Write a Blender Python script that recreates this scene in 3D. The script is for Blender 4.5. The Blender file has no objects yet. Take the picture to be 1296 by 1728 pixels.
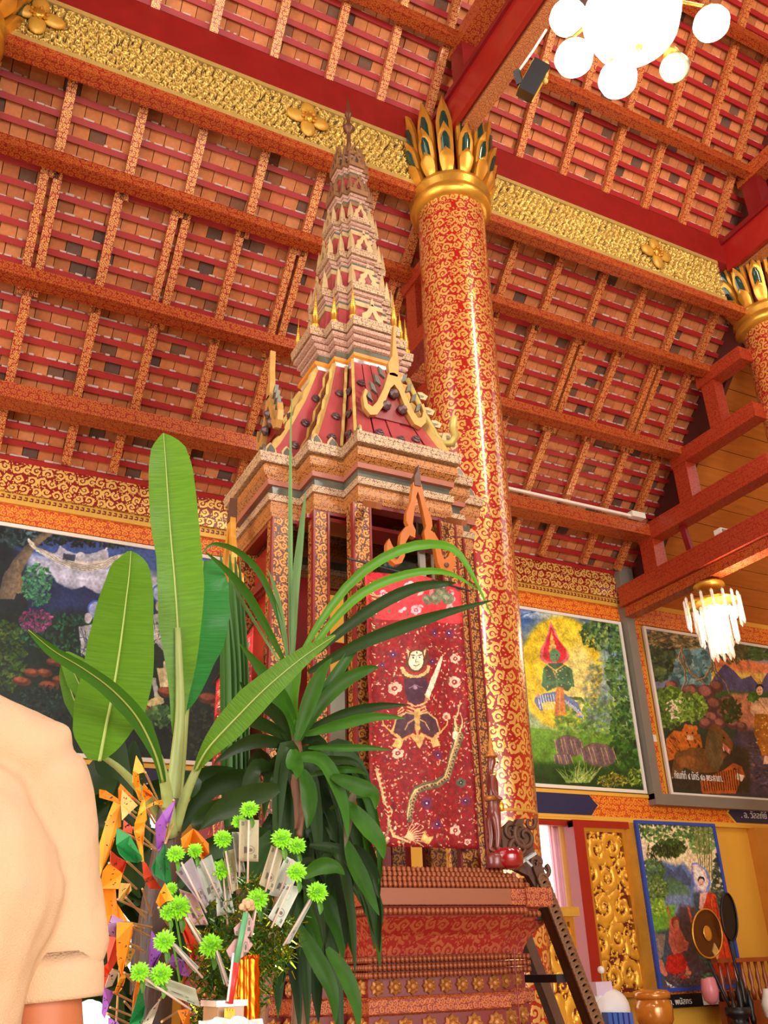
import bpy, bmesh, math, random
import numpy as np
from mathutils import Vector, Matrix, Quaternion
PI = math.pi
rnd = random.Random(7)
scn = bpy.context.scene
# ------------------------------------------------------------------ camera
F = 1526.6                                   # focal length in pixels of the 1296 px wide frame
CM = np.array([[0.89319987, -0.44867621, -0.0297263], [0.17774127, 0.41301575, -0.89321108], [0.41303999, 0.79253243, 0.4486539]])
CP = np.array([0.0, 0.0, 1.0])
cam_d = bpy.data.cameras.new('camera'); cam = bpy.data.objects.new('camera', cam_d)
scn.collection.objects.link(cam); scn.camera = cam
cam_d.sensor_fit = 'HORIZONTAL'; cam_d.sensor_width = 36.0; cam_d.lens = F / 1296 * 36.0
cam_d.clip_start = 0.05; cam_d.clip_end = 200
_r = Matrix([[CM[0][i], -CM[1][i], -CM[2][i]] for i in range(3)])
cam.matrix_world = Matrix.Translation(Vector(CP)) @ _r.to_4x4()
# ------------------------------------------------------------------ light
world = bpy.data.worlds.new('world'); scn.world = world; world.use_nodes = True
_bg = world.node_tree.nodes['Background']
_bg.inputs[0].default_value = (1.0, 0.96, 0.90, 1); _bg.inputs[1].default_value = 2.3
def light(name, kind, loc, power, color=(1, .95, .88), size=1.0, size_y=None, target=None, spread=None):
    d = bpy.data.lights.new(name, kind); d.energy = power; d.color = color
    if kind == 'AREA':
        d.size = size
        if size_y: d.shape = 'RECTANGLE'; d.size_y = size_y
        if spread: d.spread = spread
    else: d.shadow_soft_size = size
    o = bpy.data.objects.new(name, d); scn.collection.objects.link(o); o.location = loc
    if target is not None:
        o.rotation_euler = (Vector(target) - Vector(loc)).to_track_quat('-Z', 'Y').to_euler()
    return o
# daylight through the open front doors behind the camera and through the porch on the left
light('front_door_daylight', 'AREA', (1.5, -6.4, 2.4), 640, (1, .97, .92), 6.0, 4.2, (2.5, 5, 3.4))
light('porch_daylight', 'AREA', (-6.4, 1.0, 2.6), 420, (1, .96, .9), 5.0, 4.2, (4, 4, 3.2))
light('added_fill_light', 'POINT', (-1.2, 0.6, 6.4), 400, (1, .94, .86), .22)  # added fill light, out of view, to brighten the hall and roof
scn.view_settings.view_transform = 'Standard'; scn.view_settings.look = 'None'
scn.view_settings.gamma = 1.0; scn.view_settings.use_curve_mapping = False
scn.view_settings.exposure = 0.0
scn.cycles.max_bounces = 7; scn.cycles.diffuse_bounces = 4; scn.cycles.glossy_bounces = 3
scn.cycles.transmission_bounces = 6; scn.cycles.transparent_max_bounces = 8
scn.cycles.sample_clamp_indirect = 6.0; scn.cycles.caustics_reflective = False; scn.cycles.caustics_refractive = False
scn.cycles.use_denoising = True
# ------------------------------------------------------------------ helpers: from a place in the photograph to a place in the hall
def ray(x, y): return CM.T @ np.array([(x - 648) / F, (y - 864) / F, 1.0])
def atY(x, y, Y): d = ray(x, y); return Vector(CP + d * (Y - CP[1]) / d[1])
def atX(x, y, X): d = ray(x, y); return Vector(CP + d * (X - CP[0]) / d[0])
def atZ(x, y, Z): d = ray(x, y); return Vector(CP + d * (Z - CP[2]) / d[2])
def prj(p):
    q = CM @ (np.asarray(p, float) - CP); return 648 + F * q[0] / q[2], 864 + F * q[1] / q[2], q[2]
def lin(c):
    return tuple((v / 12.92 if v <= .04045 else ((v + .055) / 1.055) ** 2.4) for v in [x / 255.0 for x in c[:3]])
# ------------------------------------------------------------------ helpers: objects
COL = scn.collection
def tag(o, label=None, cat=None, group=None, kind=None):
    if label: o['label'] = label
    if cat: o['category'] = cat
    if group: o['group'] = group
    if kind: o['kind'] = kind
    return o
def thing(name, loc, label, cat, group=None, kind=None):
    o = bpy.data.objects.new(name, None); COL.objects.link(o); o.location = loc; o.empty_display_size = .1
    return tag(o, label, cat, group, kind)
def world_m(o):
    m = Matrix.Translation(o.location) @ o.rotation_euler.to_matrix().to_4x4() @ Matrix.Diagonal((*o.scale, 1))
    if o.parent is None: return m
    return world_m(o.parent) @ o.matrix_parent_inverse @ m
def setmat(me, mats):
    for m in (mats if isinstance(mats, (list, tuple)) else [mats]): me.materials.append(m)
def boxuv(me):
    n = len(me.polygons)
    if not n: return
    nv = len(me.vertices); nl = len(me.loops)
    co = np.empty(nv * 3, np.float32); me.vertices.foreach_get('co', co); co = co.reshape(-1, 3)
    vi = np.empty(nl, np.int32); me.loops.foreach_get('vertex_index', vi)
    nr = np.empty(n * 3, np.float32); me.polygons.foreach_get('normal', nr); nr = np.abs(nr.reshape(-1, 3))
    lt = np.empty(n, np.int32); me.polygons.foreach_get('loop_total', lt)
    ax = np.repeat(np.argmax(nr, 1), lt); c = co[vi]
    uv = np.where((ax == 0)[:, None], c[:, [1, 2]], np.where((ax == 1)[:, None], c[:, [0, 2]], c[:, [0, 1]]))
    l = me.uv_layers.new(name='uv'); l.data.foreach_set('uv', uv.astype(np.float32).ravel())
class MB:
    def __init__(s): s.v = []; s.f = []; s.uv = None
    def add(s, vs, fs):
        b = len(s.v); s.v += [tuple(p) for p in vs]; s.f += [tuple(i + b for i in f) for f in fs]; return s
    def box(s, a, b):
        x0, y0, z0 = [min(a[i], b[i]) for i in range(3)]; x1, y1, z1 = [max(a[i], b[i]) for i in range(3)]
        return s.add([(x0, y0, z0), (x1, y0, z0), (x1, y1, z0), (x0, y1, z0), (x0, y0, z1), (x1, y0, z1), (x1, y1, z1), (x0, y1, z1)],
                     [(0, 3, 2, 1), (4, 5, 6, 7), (0, 1, 5, 4), (1, 2, 6, 5), (2, 3, 7, 6), (3, 0, 4, 7)])
    def beam(s, p, q, w, h, up=(0, 0, 1), bev=0):                 # rectangular bar from p to q
        p = Vector(p); q = Vector(q); t = (q - p).normalized(); u = Vector(up)
        sd = t.cross(u).normalized(); u = sd.cross(t).normalized(); a = sd * w / 2; b = u * h / 2
        vs = [p - a - b, p + a - b, p + a + b, p - a + b, q - a - b, q + a - b, q + a + b, q - a + b]
        return s.add(vs, [(0, 1, 2, 3), (7, 6, 5, 4), (0, 4, 5, 1), (1, 5, 6, 2), (2, 6, 7, 3), (3, 7, 4, 0)])
    def tube(s, pts, r, n=8, cap=True):
        pts = [Vector(p) for p in pts]; rs = r if isinstance(r, (list, tuple)) else [r] * len(pts)
        b = len(s.v); prev = None
        for i, p in enumerate(pts):
            t = (pts[min(i + 1, len(pts) - 1)] - pts[max(i - 1, 0)]).normalized()
            if prev is None: u = t.orthogonal().normalized()
            else: u = (prev - t * prev.dot(t)).normalized()
            prev = u; w = t.cross(u)
            for k in range(n):
                a = 2 * PI * k / n; s.v.append(tuple(p + (u * math.cos(a) + w * math.sin(a)) * rs[i]))
        for i in range(len(pts) - 1):
            for k in range(n):
                k2 = (k + 1) % n; s.f.append((b + i * n + k, b + i * n + k2, b + (i + 1) * n + k2, b + (i + 1) * n + k))
        if cap:
            s.f.append(tuple(b + k for k in reversed(range(n)))); e = b + (len(pts) - 1) * n
            s.f.append(tuple(e + k for k in range(n)))
        return s
    def lathe(s, c, prof, n=16, cap=True, axis=(0, 0, 1)):        # prof: (radius, height)
        q = Vector((0, 0, 1)).rotation_difference(Vector(axis)); c = Vector(c); b = len(s.v)
        for r, z in prof:
            for k in range(n):
                a = 2 * PI * k / n; s.v.append(tuple(c + q @ Vector((r * math.cos(a), r * math.sin(a), z))))
        for i in range(len(prof) - 1):
            for k in range(n):
                k2 = (k + 1) % n; s.f.append((b + i * n + k, b + i * n + k2, b + (i + 1) * n + k2, b + (i + 1) * n + k))
        if cap:
            s.f.append(tuple(b + k for k in reversed(range(n)))); e = b + (len(prof) - 1) * n
            s.f.append(tuple(e + k for k in range(n)))
        return s
    def sph(s, c, r, n=10, m=6, sc=(1, 1, 1)):
        pr = [(max(1e-4, math.sin(PI * i / m)), -math.cos(PI * i / m)) for i in range(m + 1)]
        b = len(s.v); s.lathe((0, 0, 0), pr, n, False); c = Vector(c)
        for i in range(b, len(s.v)): v = s.v[i]; s.v[i] = (c.x + v[0] * r * sc[0], c.y + v[1] * r * sc[1], c.z + v[2] * r * sc[2])
        return s
    def plate(s, pts, nrm, th):                                   # flat outline given thickness along nrm (outline may be concave)
        n = Vector(nrm).normalized() * th; P = [Vector(p) for p in pts]; k = len(P); b = len(s.v)
        a = Vector((0, 0, 0))
        for i in range(k): a += P[i].cross(P[(i + 1) % k])
        if a.dot(n) < 0: P = P[::-1]
        s.v += [tuple(p) for p in P] + [tuple(p - n) for p in P]
        s.f.append(tuple(b + i for i in range(k))); s.f.append(tuple(b + k + i for i in reversed(range(k))))
        for i in range(k): j = (i + 1) % k; s.f.append((b + i, b + k + i, b + k + j, b + j))
        return s
    def build(s, name, mat, parent=None, smooth=False, label=None, uv=True):
        me = bpy.data.meshes.new(name); me.from_pydata(s.v, [], s.f); setmat(me, mat)
        if smooth is True: me.polygons.foreach_set('use_smooth', [True] * len(me.polygons))
        me.update()
        if uv: boxuv(me)
        o = bpy.data.objects.new(name, me); COL.objects.link(o)
        if smooth == 'auto': me.polygons.foreach_set('use_smooth', [True] * len(me.polygons)); me.set_sharp_from_angle(angle=math.radians(38))
        if parent is not None: o.parent = parent; o.matrix_parent_inverse = world_m(parent).inverted()
        if label: o['label'] = label
        return o
def structure(o): o['kind'] = 'structure'; return o
def stuff(o): o['kind'] = 'stuff'; return o
def clone(o, parent, loc=None, rot=None, scale=None):
    c = o.copy(); COL.objects.link(c)
    if parent is not None: c.parent = parent; c.matrix_parent_inverse = world_m(parent).inverted()
    if loc is not None: c.location = loc
    if rot is not None: c.rotation_euler = rot
    if scale is not None: c.scale = scale
    return c
# ------------------------------------------------------------------ helpers: painted pictures (numpy) for flat artwork and ornament
def segdist(X, Y, ax, ay, bx, by):
    dx, dy = bx - ax, by - ay; L = dx * dx + dy * dy + 1e-12
    t = np.clip(((X - ax) * dx + (Y - ay) * dy) / L, 0, 1)
    return np.hypot(X - ax - t * dx, Y - ay - t * dy), t
class Cv:
    def __init__(s, W, H, col, fn=None):
        s.W, s.H = W, H; s.a = np.ones((H, W, 3), np.float32) * np.array(col, np.float32) / 255; s.fn = fn
        s.r = random.Random(3); s.k = 1.0
        if fn:
            p = fn(600, 1100); q = fn(610, 1100); s.k = abs(q[0] - p[0]) / 10
    def T(s, p): return s.fn(*p) if s.fn else p
    def win(s, x0, y0, x1, y1, m):
        x0 = max(0, int(x0 - m)); y0 = max(0, int(y0 - m)); x1 = min(s.W, int(x1 + m) + 2); y1 = min(s.H, int(y1 + m) + 2)
        if x1 <= x0 or y1 <= y0: return None
        Y, X = np.mgrid[y0:y1, x0:x1]; return x0, y0, x1, y1, X + .5, Y + .5
    def mix(s, w, cov, col, al):
        x0, y0, x1, y1 = w[:4]; c = np.array(col, np.float32) / 255; m = (cov * al)[..., None]
        s.a[y0:y1, x0:x1] = s.a[y0:y1, x0:x1] * (1 - m) + c * m
    def poly(s, pts, col, al=1.0, soft=1.2):
        P = np.array([s.T(p) for p in pts], float)
        w = s.win(P[:, 0].min(), P[:, 1].min(), P[:, 0].max(), P[:, 1].max(), soft + 1)
        if w is None: return
        X, Y = w[4], w[5]; ins = np.zeros(X.shape, bool); D = np.full(X.shape, 1e9)
        for i in range(len(P)):
            ax, ay = P[i]; bx, by = P[(i + 1) % len(P)]
            if ay != by: ins ^= ((ay > Y) != (by > Y)) & (X < (bx - ax) * (Y - ay) / (by - ay) + ax)
            D = np.minimum(D, segdist(X, Y, ax, ay, bx, by)[0])
        sd = np.where(ins, D, -D); s.mix(w, np.clip(.5 + sd / soft, 0, 1), col, al)
    def ell(s, cx, cy, rx, ry, col, rot=0, al=1.0, soft=1.2, n=20):
        c, d = math.cos(rot), math.sin(rot)
        s.poly([(cx + rx * math.cos(t) * c - ry * math.sin(t) * d, cy + rx * math.cos(t) * d + ry * math.sin(t) * c) for t in [2 * PI * i / n for i in range(n)]], col, al, soft)
    def line(s, pts, w0, col, w1=None, al=1.0):
        P = [s.T(p) for p in pts]; w1 = w0 if w1 is None else w1; n = len(P) - 1
        for i in range(n):
            (ax, ay), (bx, by) = P[i], P[i + 1]; ra = (w0 + (w1 - w0) * i / n) / 2 * s.k; rb = (w0 + (w1 - w0) * (i + 1) / n) / 2 * s.k
            w = s.win(min(ax, bx), min(ay, by), max(ax, bx), max(ay, by), max(ra, rb) + 1)
            if w is None: continue
            d, t = segdist(w[4], w[5], ax, ay, bx, by); s.mix(w, np.clip(.5 + (ra + (rb - ra) * t) - d, 0, 1), col, al)
    def dabs(s, cx, cy, rx, ry, n, size, cols, rot=None, asp=2.2, al=.9):
        for _ in range(int(n * 1.5)):
            a = s.r.random() * 2 * PI; q = math.sqrt(s.r.random()); c = s.r.choice(cols); z = size * s.r.uniform(.35, 1.05)
            j = s.r.uniform(.72, 1.3); c = tuple(min(255, v * j) for v in c)
            s.ell(cx + rx * q * math.cos(a), cy + ry * q * math.sin(a), z, z / asp, c, (s.r.random() * PI if rot is None else rot + s.r.uniform(-.5, .5)), al, 1.2, 6)
    def vgrad(s, y0, y1, c0, c1, x0=None, x1=None):
        Y = np.clip((np.arange(s.H) - y0) / max(1, (y1 - y0)), 0, 1)[:, None, None]; c0 = np.array(c0) / 255; c1 = np.array(c1) / 255
        m = slice(max(0, int(y0)), min(s.H, int(y1))); s.a[m] = (c0 * (1 - Y) + c1 * Y)[m]
    def grain(s, amp, sc=1, seed=1):
        g = np.random.RandomState(seed).rand(s.H // sc + 2, s.W // sc + 2); g = np.kron(g, np.ones((sc, sc)))[:s.H, :s.W]
        s.a = np.clip(s.a * (1 + (g - .5) * amp)[..., None], 0, 1)
    def warp(s, amp, n, seed=2):
        """brushy unevenness: shifts the paint by smooth noise and mottles its tone"""
        R = np.random.RandomState(seed); yy = np.linspace(0, 1, s.H); xx = np.linspace(0, 1, s.W)
        def sm(n):
            m = max(3, int(n * s.H / s.W)); g = R.rand(m, n) - .5; a = np.stack([np.interp(xx, np.linspace(0, 1, n), r) for r in g]); return np.stack([np.interp(yy, np.linspace(0, 1, m), a[:, k]) for k in range(s.W)], 1)
        Y, X = np.mgrid[0:s.H, 0:s.W]; dx, dy = sm(n) + .5 * sm(n * 3), sm(n) + .5 * sm(n * 3)
        s.a = s.a[np.clip(Y + dy * amp * 2, 0, s.H - 1).astype(int), np.clip(X + dx * amp * 2, 0, s.W - 1).astype(int)]; s.a = np.clip(s.a * (1 + .35 * sm(n) + .3 * sm(n * 4))[..., None], 0, 1)
    def image(s, name):
        im = bpy.data.images.new(name, s.W, s.H); b = np.ones((s.H, s.W, 4), np.float32); b[..., :3] = np.clip(s.a[::-1], 0, 1)
        im.pixels.foreach_set(b.ravel()); im.update(); im.pack(); return im
def hgt_image(name, h):
    H, W = h.shape; im = bpy.data.images.new(name, W, H); im.colorspace_settings.name = 'Non-Color'
    b = np.ones((H, W, 4), np.float32); b[..., :3] = np.clip(h[::-1], 0, 1)[..., None]; im.pixels.foreach_set(b.ravel()); im.update(); im.pack(); return im
def kranok(W, H, cell, seed, fat=1.0, fill=20):
    """flame-scroll ornament as a height map 0..1 that repeats in both directions"""
    r = random.Random(seed); h = np.zeros((H, W), np.float32)
    def cap(ax, ay, bx, by, ra, rb):
        m = max(ra, rb) + 1
        x0 = int(min(ax, bx) - m); x1 = int(max(ax, bx) + m) + 2; y0 = int(min(ay, by) - m); y1 = int(max(ay, by) + m) + 2
        Y, X = np.mgrid[y0:y1, x0:x1]; d, t = segdist(X + .5, Y + .5, ax, ay, bx, by); rr = ra + (rb - ra) * t
        v = np.sqrt(np.clip(1 - (d / np.maximum(rr, .3)) ** 2, 0, 1)); v = np.where(d < rr, .35 + .65 * v, np.clip(.35 * (rr + 1 - d), 0, .35))
        iy = np.arange(y0, y1) % H; ix = np.arange(x0, x1) % W; g = np.ix_(iy, ix); h[g] = np.maximum(h[g], v)
    nx = max(1, round(W / cell)); ny = max(1, round(H / cell))
    for j in range(ny):
        for i in range(nx):
            cx = (i + .5 + (.5 if j % 2 else 0) + r.uniform(-.12, .12)) * W / nx; cy = (j + .5 + r.uniform(-.1, .1)) * H / ny
            R = cell * r.uniform(.40, .5); s = r.choice((-1, 1)); a0 = r.random() * 2 * PI; pv = None; N = 16
            for k in range(N + 1):
                t = k / N; a = a0 + s * t * 2 * PI * 1.25; q = R * (1 - .82 * t); p = (cx + q * math.cos(a), cy + q * math.sin(a)); w = cell * (.075 * (1 - t) + .05) * fat
                if pv: cap(*pv[0], *p, pv[1], w)
                pv = (p, w)
                if k % 3 == 1 and k < 12:
                    b = a + s * .9; l = cell * .26 * (1 - .4 * t); m1 = (p[0] + l * .5 * math.cos(b), p[1] + l * .5 * math.sin(b)); b2 = b + s * .7
                    e = (m1[0] + l * .5 * math.cos(b2), m1[1] + l * .5 * math.sin(b2)); cap(*p, *m1, w * 1.1, w * .9); cap(*m1, *e, w * .9, .4)
            cap(cx, cy, cx, cy + .1, cell * .075 * fat, cell * .075 * fat)
    for _ in range(int(W * H / cell / cell * fill)):           # small leaves fill the gaps between the scrolls
        x, y = r.random() * W, r.random() * H; a = r.random() * 2 * PI; l = cell * r.uniform(.12, .2); q = (x + l * math.cos(a), y + l * math.sin(a))
        if max(h[int(y + k * (q[1] - y)) % H, int(x + k * (q[0] - x)) % W] for k in (-.25, 0, .25, .5, .75, 1, 1.2)) > .02: continue
        cap(x, y, *q, cell * .062 * fat, .5)
    return h
KR = kranok(512, 512, 58, 5, 1.0)
KRB = kranok(512, 512, 85, 11, .95); KRN = kranok(512, 512, 52, 23, .8, 14)
IM_KR = hgt_image('scroll ornament', KR); IM_KRB = hgt_image('large scroll ornament', KRB)
# ------------------------------------------------------------------ materials
def newmat(name):
    m = bpy.data.materials.new(name); m.use_nodes = True; nt = m.node_tree; return m, nt, nt.nodes['Principled BSDF']
def N(nt, t, **k):
    n = nt.nodes.new(t)
    for a, b in k.items(): setattr(n, a, b)
    return n
def mat(name, col, rough=.5, metal=0.0, var=.12, scale=6.0, bump=.0, bscale=40.0, coat=0.0, emit=None, es=0, trans=0, spec=.5, alpha=None, stretch=None, ior=None):
    m, nt, b = newmat(name); c = lin(col); L = nt.links
    tc = N(nt, 'ShaderNodeTexCoord'); mp = N(nt, 'ShaderNodeMapping'); L.new(tc.outputs['Object'], mp.inputs[0])
    if stretch: mp.inputs['Scale'].default_value = stretch
    no = N(nt, 'ShaderNodeTexNoise'); no.inputs['Scale'].default_value = scale; no.inputs['Detail'].default_value = 4; L.new(mp.outputs[0], no.inputs[0])
    mx = N(nt, 'ShaderNodeMix', data_type='RGBA'); L.new(no.outputs[0], mx.inputs[0])
    mx.inputs[6].default_value = (*[v * (1 - var) for v in c], 1); mx.inputs[7].default_value = (*[min(1, v * (1 + var)) for v in c], 1)
    L.new(mx.outputs[2], b.inputs['Base Color']); b.inputs['Roughness'].default_value = rough; b.inputs['Metallic'].default_value = metal
    b.inputs['Specular IOR Level'].default_value = spec; b.inputs['Coat Weight'].default_value = coat; b.inputs['Coat Roughness'].default_value = .12
    if trans: b.inputs['Transmission Weight'].default_value = trans
    if ior: b.inputs['IOR'].default_value = ior
    if emit: b.inputs['Emission Color'].default_value = (*lin(emit), 1); b.inputs['Emission Strength'].default_value = es
    if bump:
        n2 = N(nt, 'ShaderNodeTexNoise'); n2.inputs['Scale'].default_value = bscale; n2.inputs['Detail'].default_value = 3; L.new(mp.outputs[0], n2.inputs[0])
        bp = N(nt, 'ShaderNodeBump'); bp.inputs['Strength'].default_value = bump; bp.inputs['Distance'].default_value = .01; L.new(n2.outputs[0], bp.inputs['Height']); L.new(bp.outputs[0], b.inputs['Normal'])
    return m
def ornament(name, ground, gold, size=.5, img=None, thr=.3, soft=.12, rough=.35, metal=.35, coat=0.0, size_y=None, wear=.0, goldrough=None):
    """gilt scroll stencil on a painted ground, laid out in metres on the surface"""
    m, nt, b = newmat(name); L = nt.links
    uv = N(nt, 'ShaderNodeUVMap'); uv.uv_map = 'uv'; mp = N(nt, 'ShaderNodeMapping'); L.new(uv.outputs[0], mp.inputs[0])
    mp.inputs['Scale'].default_value = (1 / size, 1 / (size_y or size), 1)
    im = N(nt, 'ShaderNodeTexImage'); im.image = img or IM_KR; L.new(mp.outputs[0], im.inputs[0])
    mr = N(nt, 'ShaderNodeMapRange'); mr.inputs[1].default_value = thr; mr.inputs[2].default_value = thr + soft; L.new(im.outputs[0], mr.inputs[0])
    no = N(nt, 'ShaderNodeTexNoise'); no.inputs['Scale'].default_value = 3.0; no.inputs['Detail'].default_value = 6; L.new(uv.outputs[0], no.inputs[0])
    fac = mr.outputs[0]
    if wear:
        w = N(nt, 'ShaderNodeMapRange'); w.inputs[1].default_value = .35; w.inputs[2].default_value = .62; w.inputs[3].default_value = 1 - wear; w.inputs[4].default_value = 1; L.new(no.outputs[0], w.inputs[0])
        mu = N(nt, 'ShaderNodeMath', operation='MULTIPLY'); L.new(fac, mu.inputs[0]); L.new(w.outputs[0], mu.inputs[1]); fac = mu.outputs[0]
    hv = N(nt, 'ShaderNodeHueSaturation'); hv.inputs['Color'].default_value = (*lin(ground), 1)
    vr = N(nt, 'ShaderNodeMapRange'); vr.inputs[3].default_value = .8; vr.inputs[4].default_value = 1.2; L.new(no.outputs[0], vr.inputs[0]); L.new(vr.outputs[0], hv.inputs['Value'])
    mx = N(nt, 'ShaderNodeMix', data_type='RGBA'); L.new(fac, mx.inputs[0]); L.new(hv.outputs[0], mx.inputs[6]); mx.inputs[7].default_value = (*lin(gold), 1)
    L.new(mx.outputs[2], b.inputs['Base Color'])
    mm = N(nt, 'ShaderNodeMath', operation='MULTIPLY'); L.new(fac, mm.inputs[0]); mm.inputs[1].default_value = metal; L.new(mm.outputs[0], b.inputs['Metallic'])
    b.inputs['Roughness'].default_value = rough; b.inputs['Coat Weight'].default_value = coat; b.inputs['Coat Roughness'].default_value = .13 if coat > .9 else .1
    bp = N(nt, 'ShaderNodeBump'); bp.inputs['Strength'].default_value = .25; bp.inputs['Distance'].default_value = .004; L.new(im.outputs[0], bp.inputs['Height']); L.new(bp.outputs[0], b.inputs['Normal'])
    return m
def picture(name, image, rough=.45, spec=.4):
    m, nt, b = newmat(name); uv = N(nt, 'ShaderNodeUVMap'); uv.uv_map = 'pic'; im = N(nt, 'ShaderNodeTexImage'); im.image = image; im.extension = 'EXTEND'
    nt.links.new(uv.outputs[0], im.inputs[0]); nt.links.new(im.outputs[0], b.inputs['Base Color']); b.inputs['Roughness'].default_value = rough; b.inputs['Specular IOR Level'].default_value = spec
    return m
def picuv(o, fn):                                                  # second uv layer from vertex position
    me = o.data; l = me.uv_layers.new(name='pic'); vs = me.vertices
    for lp in me.loops: l.data[lp.index].uv = fn(vs[lp.vertex_index].co)
def hfield(name, x0, x1, z0, z1, Y, H, depth, mats, parent, nx, nz, amp_thr=.2, flip=1):
    """carved board facing -Y: a height map H sampled over the rectangle; gaps sink to the ground"""
    iy = (np.linspace(0, H.shape[0] - 1, nz)).astype(int); ix = (np.linspace(0, H.shape[1] - 1, nx)).astype(int)
    h = H[np.ix_(iy, ix)]; X, Z = np.meshgrid(np.linspace(x0, x1, nx), np.linspace(z1, z0, nz))
    V = np.stack([X, Y - h * depth, Z], -1).reshape(-1, 3)
    a = np.arange(nx * nz).reshape(nz, nx); Fc = np.stack([a[1:, :-1], a[1:, 1:], a[:-1, 1:], a[:-1, :-1]], -1).reshape(-1, 4)
    hm = (h[1:, :-1] + h[1:, 1:] + h[:-1, 1:] + h[:-1, :-1]).ravel() / 4
    me = bpy.data.meshes.new(name); me.vertices.add(len(V)); me.vertices.foreach_set('co', V.astype(np.float32).ravel())
    me.loops.add(len(Fc) * 4); me.loops.foreach_set('vertex_index', Fc.astype(np.int32).ravel()); me.polygons.add(len(Fc))
    me.polygons.foreach_set('loop_start', np.arange(0, len(Fc) * 4, 4, dtype=np.int32)); me.polygons.foreach_set('loop_total', np.full(len(Fc), 4, np.int32))
    setmat(me, mats); me.polygons.foreach_set('material_index', (hm < amp_thr).astype(np.int32)); me.polygons.foreach_set('use_smooth', np.ones(len(Fc), bool))
    me.update(calc_edges=True); me.validate(); boxuv(me)
    o = bpy.data.objects.new(name, me); COL.objects.link(o)
    if parent is not None: o.parent = parent; o.matrix_parent_inverse = world_m(parent).inverted()
    return o
RED = (150, 26, 22); GOLD = (214, 158, 62)
M = {}
M['red'] = mat('red lacquer', (158, 30, 24), .35, coat=.3, var=.18)
M['red_deep'] = mat('deep red paint', (124, 20, 22), .42, var=.2)
M['batten'] = mat('crimson batten paint', (164, 30, 34), .5, var=.2)
M['gold'] = mat('gold leaf', (226, 170, 66), .32, .75, var=.15, scale=14, bump=.15, bscale=60)
M['gold_pale'] = mat('pale aged gold', (214, 182, 104), .42, .45, var=.2, scale=18)
M['gold_dark'] = mat('dark brown carving ground', (74, 36, 12), .6, .1)  # dark brown put into the gaps between the carved scrolls
M['gold_yellow'] = mat('yellow gold paint', (208, 158, 60), .45, .25, var=.2, scale=12)
M['raft'] = ornament('stencilled rafter', (160, 30, 26), (236, 180, 96), .26, thr=.72, soft=.08, metal=.3, rough=.38, coat=.2)
M['purlin'] = ornament('stencilled purlin', (146, 34, 22), (198, 110, 48), .42, thr=.45, soft=.2, metal=.3, rough=.4, coat=.2)
M['tie'] = ornament('stencilled tie beam', (150, 32, 22), (184, 78, 42), .34, thr=.45, soft=.2, metal=.2, rough=.38, coat=.2)
M['plate'] = ornament('stencilled wall plate', (136, 26, 22), (244, 204, 110), .58, IM_KRB, thr=.32, metal=.35, rough=.3, coat=.3)
M['pillar'] = ornament('gilt stencilled pillar', (166, 26, 18), (236, 186, 98), .58, IM_KRB, thr=.32, metal=.5, rough=.32, coat=1.0)
M['orange_orn'] = ornament('orange stencilled border', (200, 66, 24), (244, 156, 48), .34, IM_KRB, thr=.35, metal=.0, rough=.4)
M['yellow'] = mat('yellow wall paint', (232, 176, 62), .55, var=.08, scale=2)
M['white'] = mat('white paint', (236, 230, 218), .5, var=.04)
M['navy'] = mat('navy label paint', (34, 38, 78), .45)
M['grey'] = mat('grey steel', (128, 122, 112), .45, .1, var=.06)
M['black'] = mat('black casing', (16, 17, 20), .4)
M['wood'] = mat('varnished ceiling board', (186, 108, 46), .35, var=.3, scale=3, stretch=(1, 8, 8), coat=.3)
M['teak'] = mat('carved teak', (176, 96, 34), .4, var=.25, scale=10, coat=.2)
M['brown'] = mat('dark brown carved wood', (86, 52, 32), .5, var=.35, scale=9, bump=.3, bscale=25)
M['glow'] = mat('lit opal glass', (255, 250, 240), .3, emit=(255, 248, 236), es=3)
M['glow_soft'] = mat('lit crystal', (255, 240, 220), .2, emit=(255, 226, 180), es=5)
M['opal_dark'] = mat('unlit opal glass', (140, 148, 120), .25, var=.1)
M['crystal'] = mat('crystal prism', (255, 250, 242), .06, trans=.85, var=0, ior=1.45, emit=(255, 240, 215), es=.3)
M['dark_ground'] = mat('dark red carved ground', (112, 20, 14), .6)
# ================================================================== THE SETTING
def text(body, p0, w, h, mat_, parent, name='lettering', nrm_y=-1, depth=.002, off=.004):
    """flat lettering on a surface that faces -Y; p0 = lower left corner; fitted to w by h"""
    c = bpy.data.curves.new(name, 'FONT'); c.body = body; c.size = 1.0; c.extrude = .01
    o = bpy.data.objects.new(name, c); COL.objects.link(o); setmat(c, mat_)
    bpy.context.view_layer.update(); d = o.dimensions.copy(); me = bpy.data.meshes.new_from_object(o.evaluated_get(bpy.context.evaluated_depsgraph_get())); bpy.data.objects.remove(o); o = bpy.data.objects.new(name, me); COL.objects.link(o)
    sx = w / max(d.x, .01); sz = h / max(d.y, .01)
    o.rotation_euler = (PI / 2, 0, 0); o.scale = (sx, sz, .3); o.location = (p0[0], p0[1] - off, p0[2])
    if not me.materials: setmat(me, mat_)
    if parent is not None: o.parent = parent; o.matrix_parent_inverse = world_m(parent).inverted()
    return o
WY = 8.0
# floor ------------------------------------------------------------
fl = MB(); fl.box((-9, -9, -.15), (16, 8.3, 0))
structure(fl.build('floor', mat('polished floor', (206, 178, 140), .25, var=.08, scale=2)))
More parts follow.
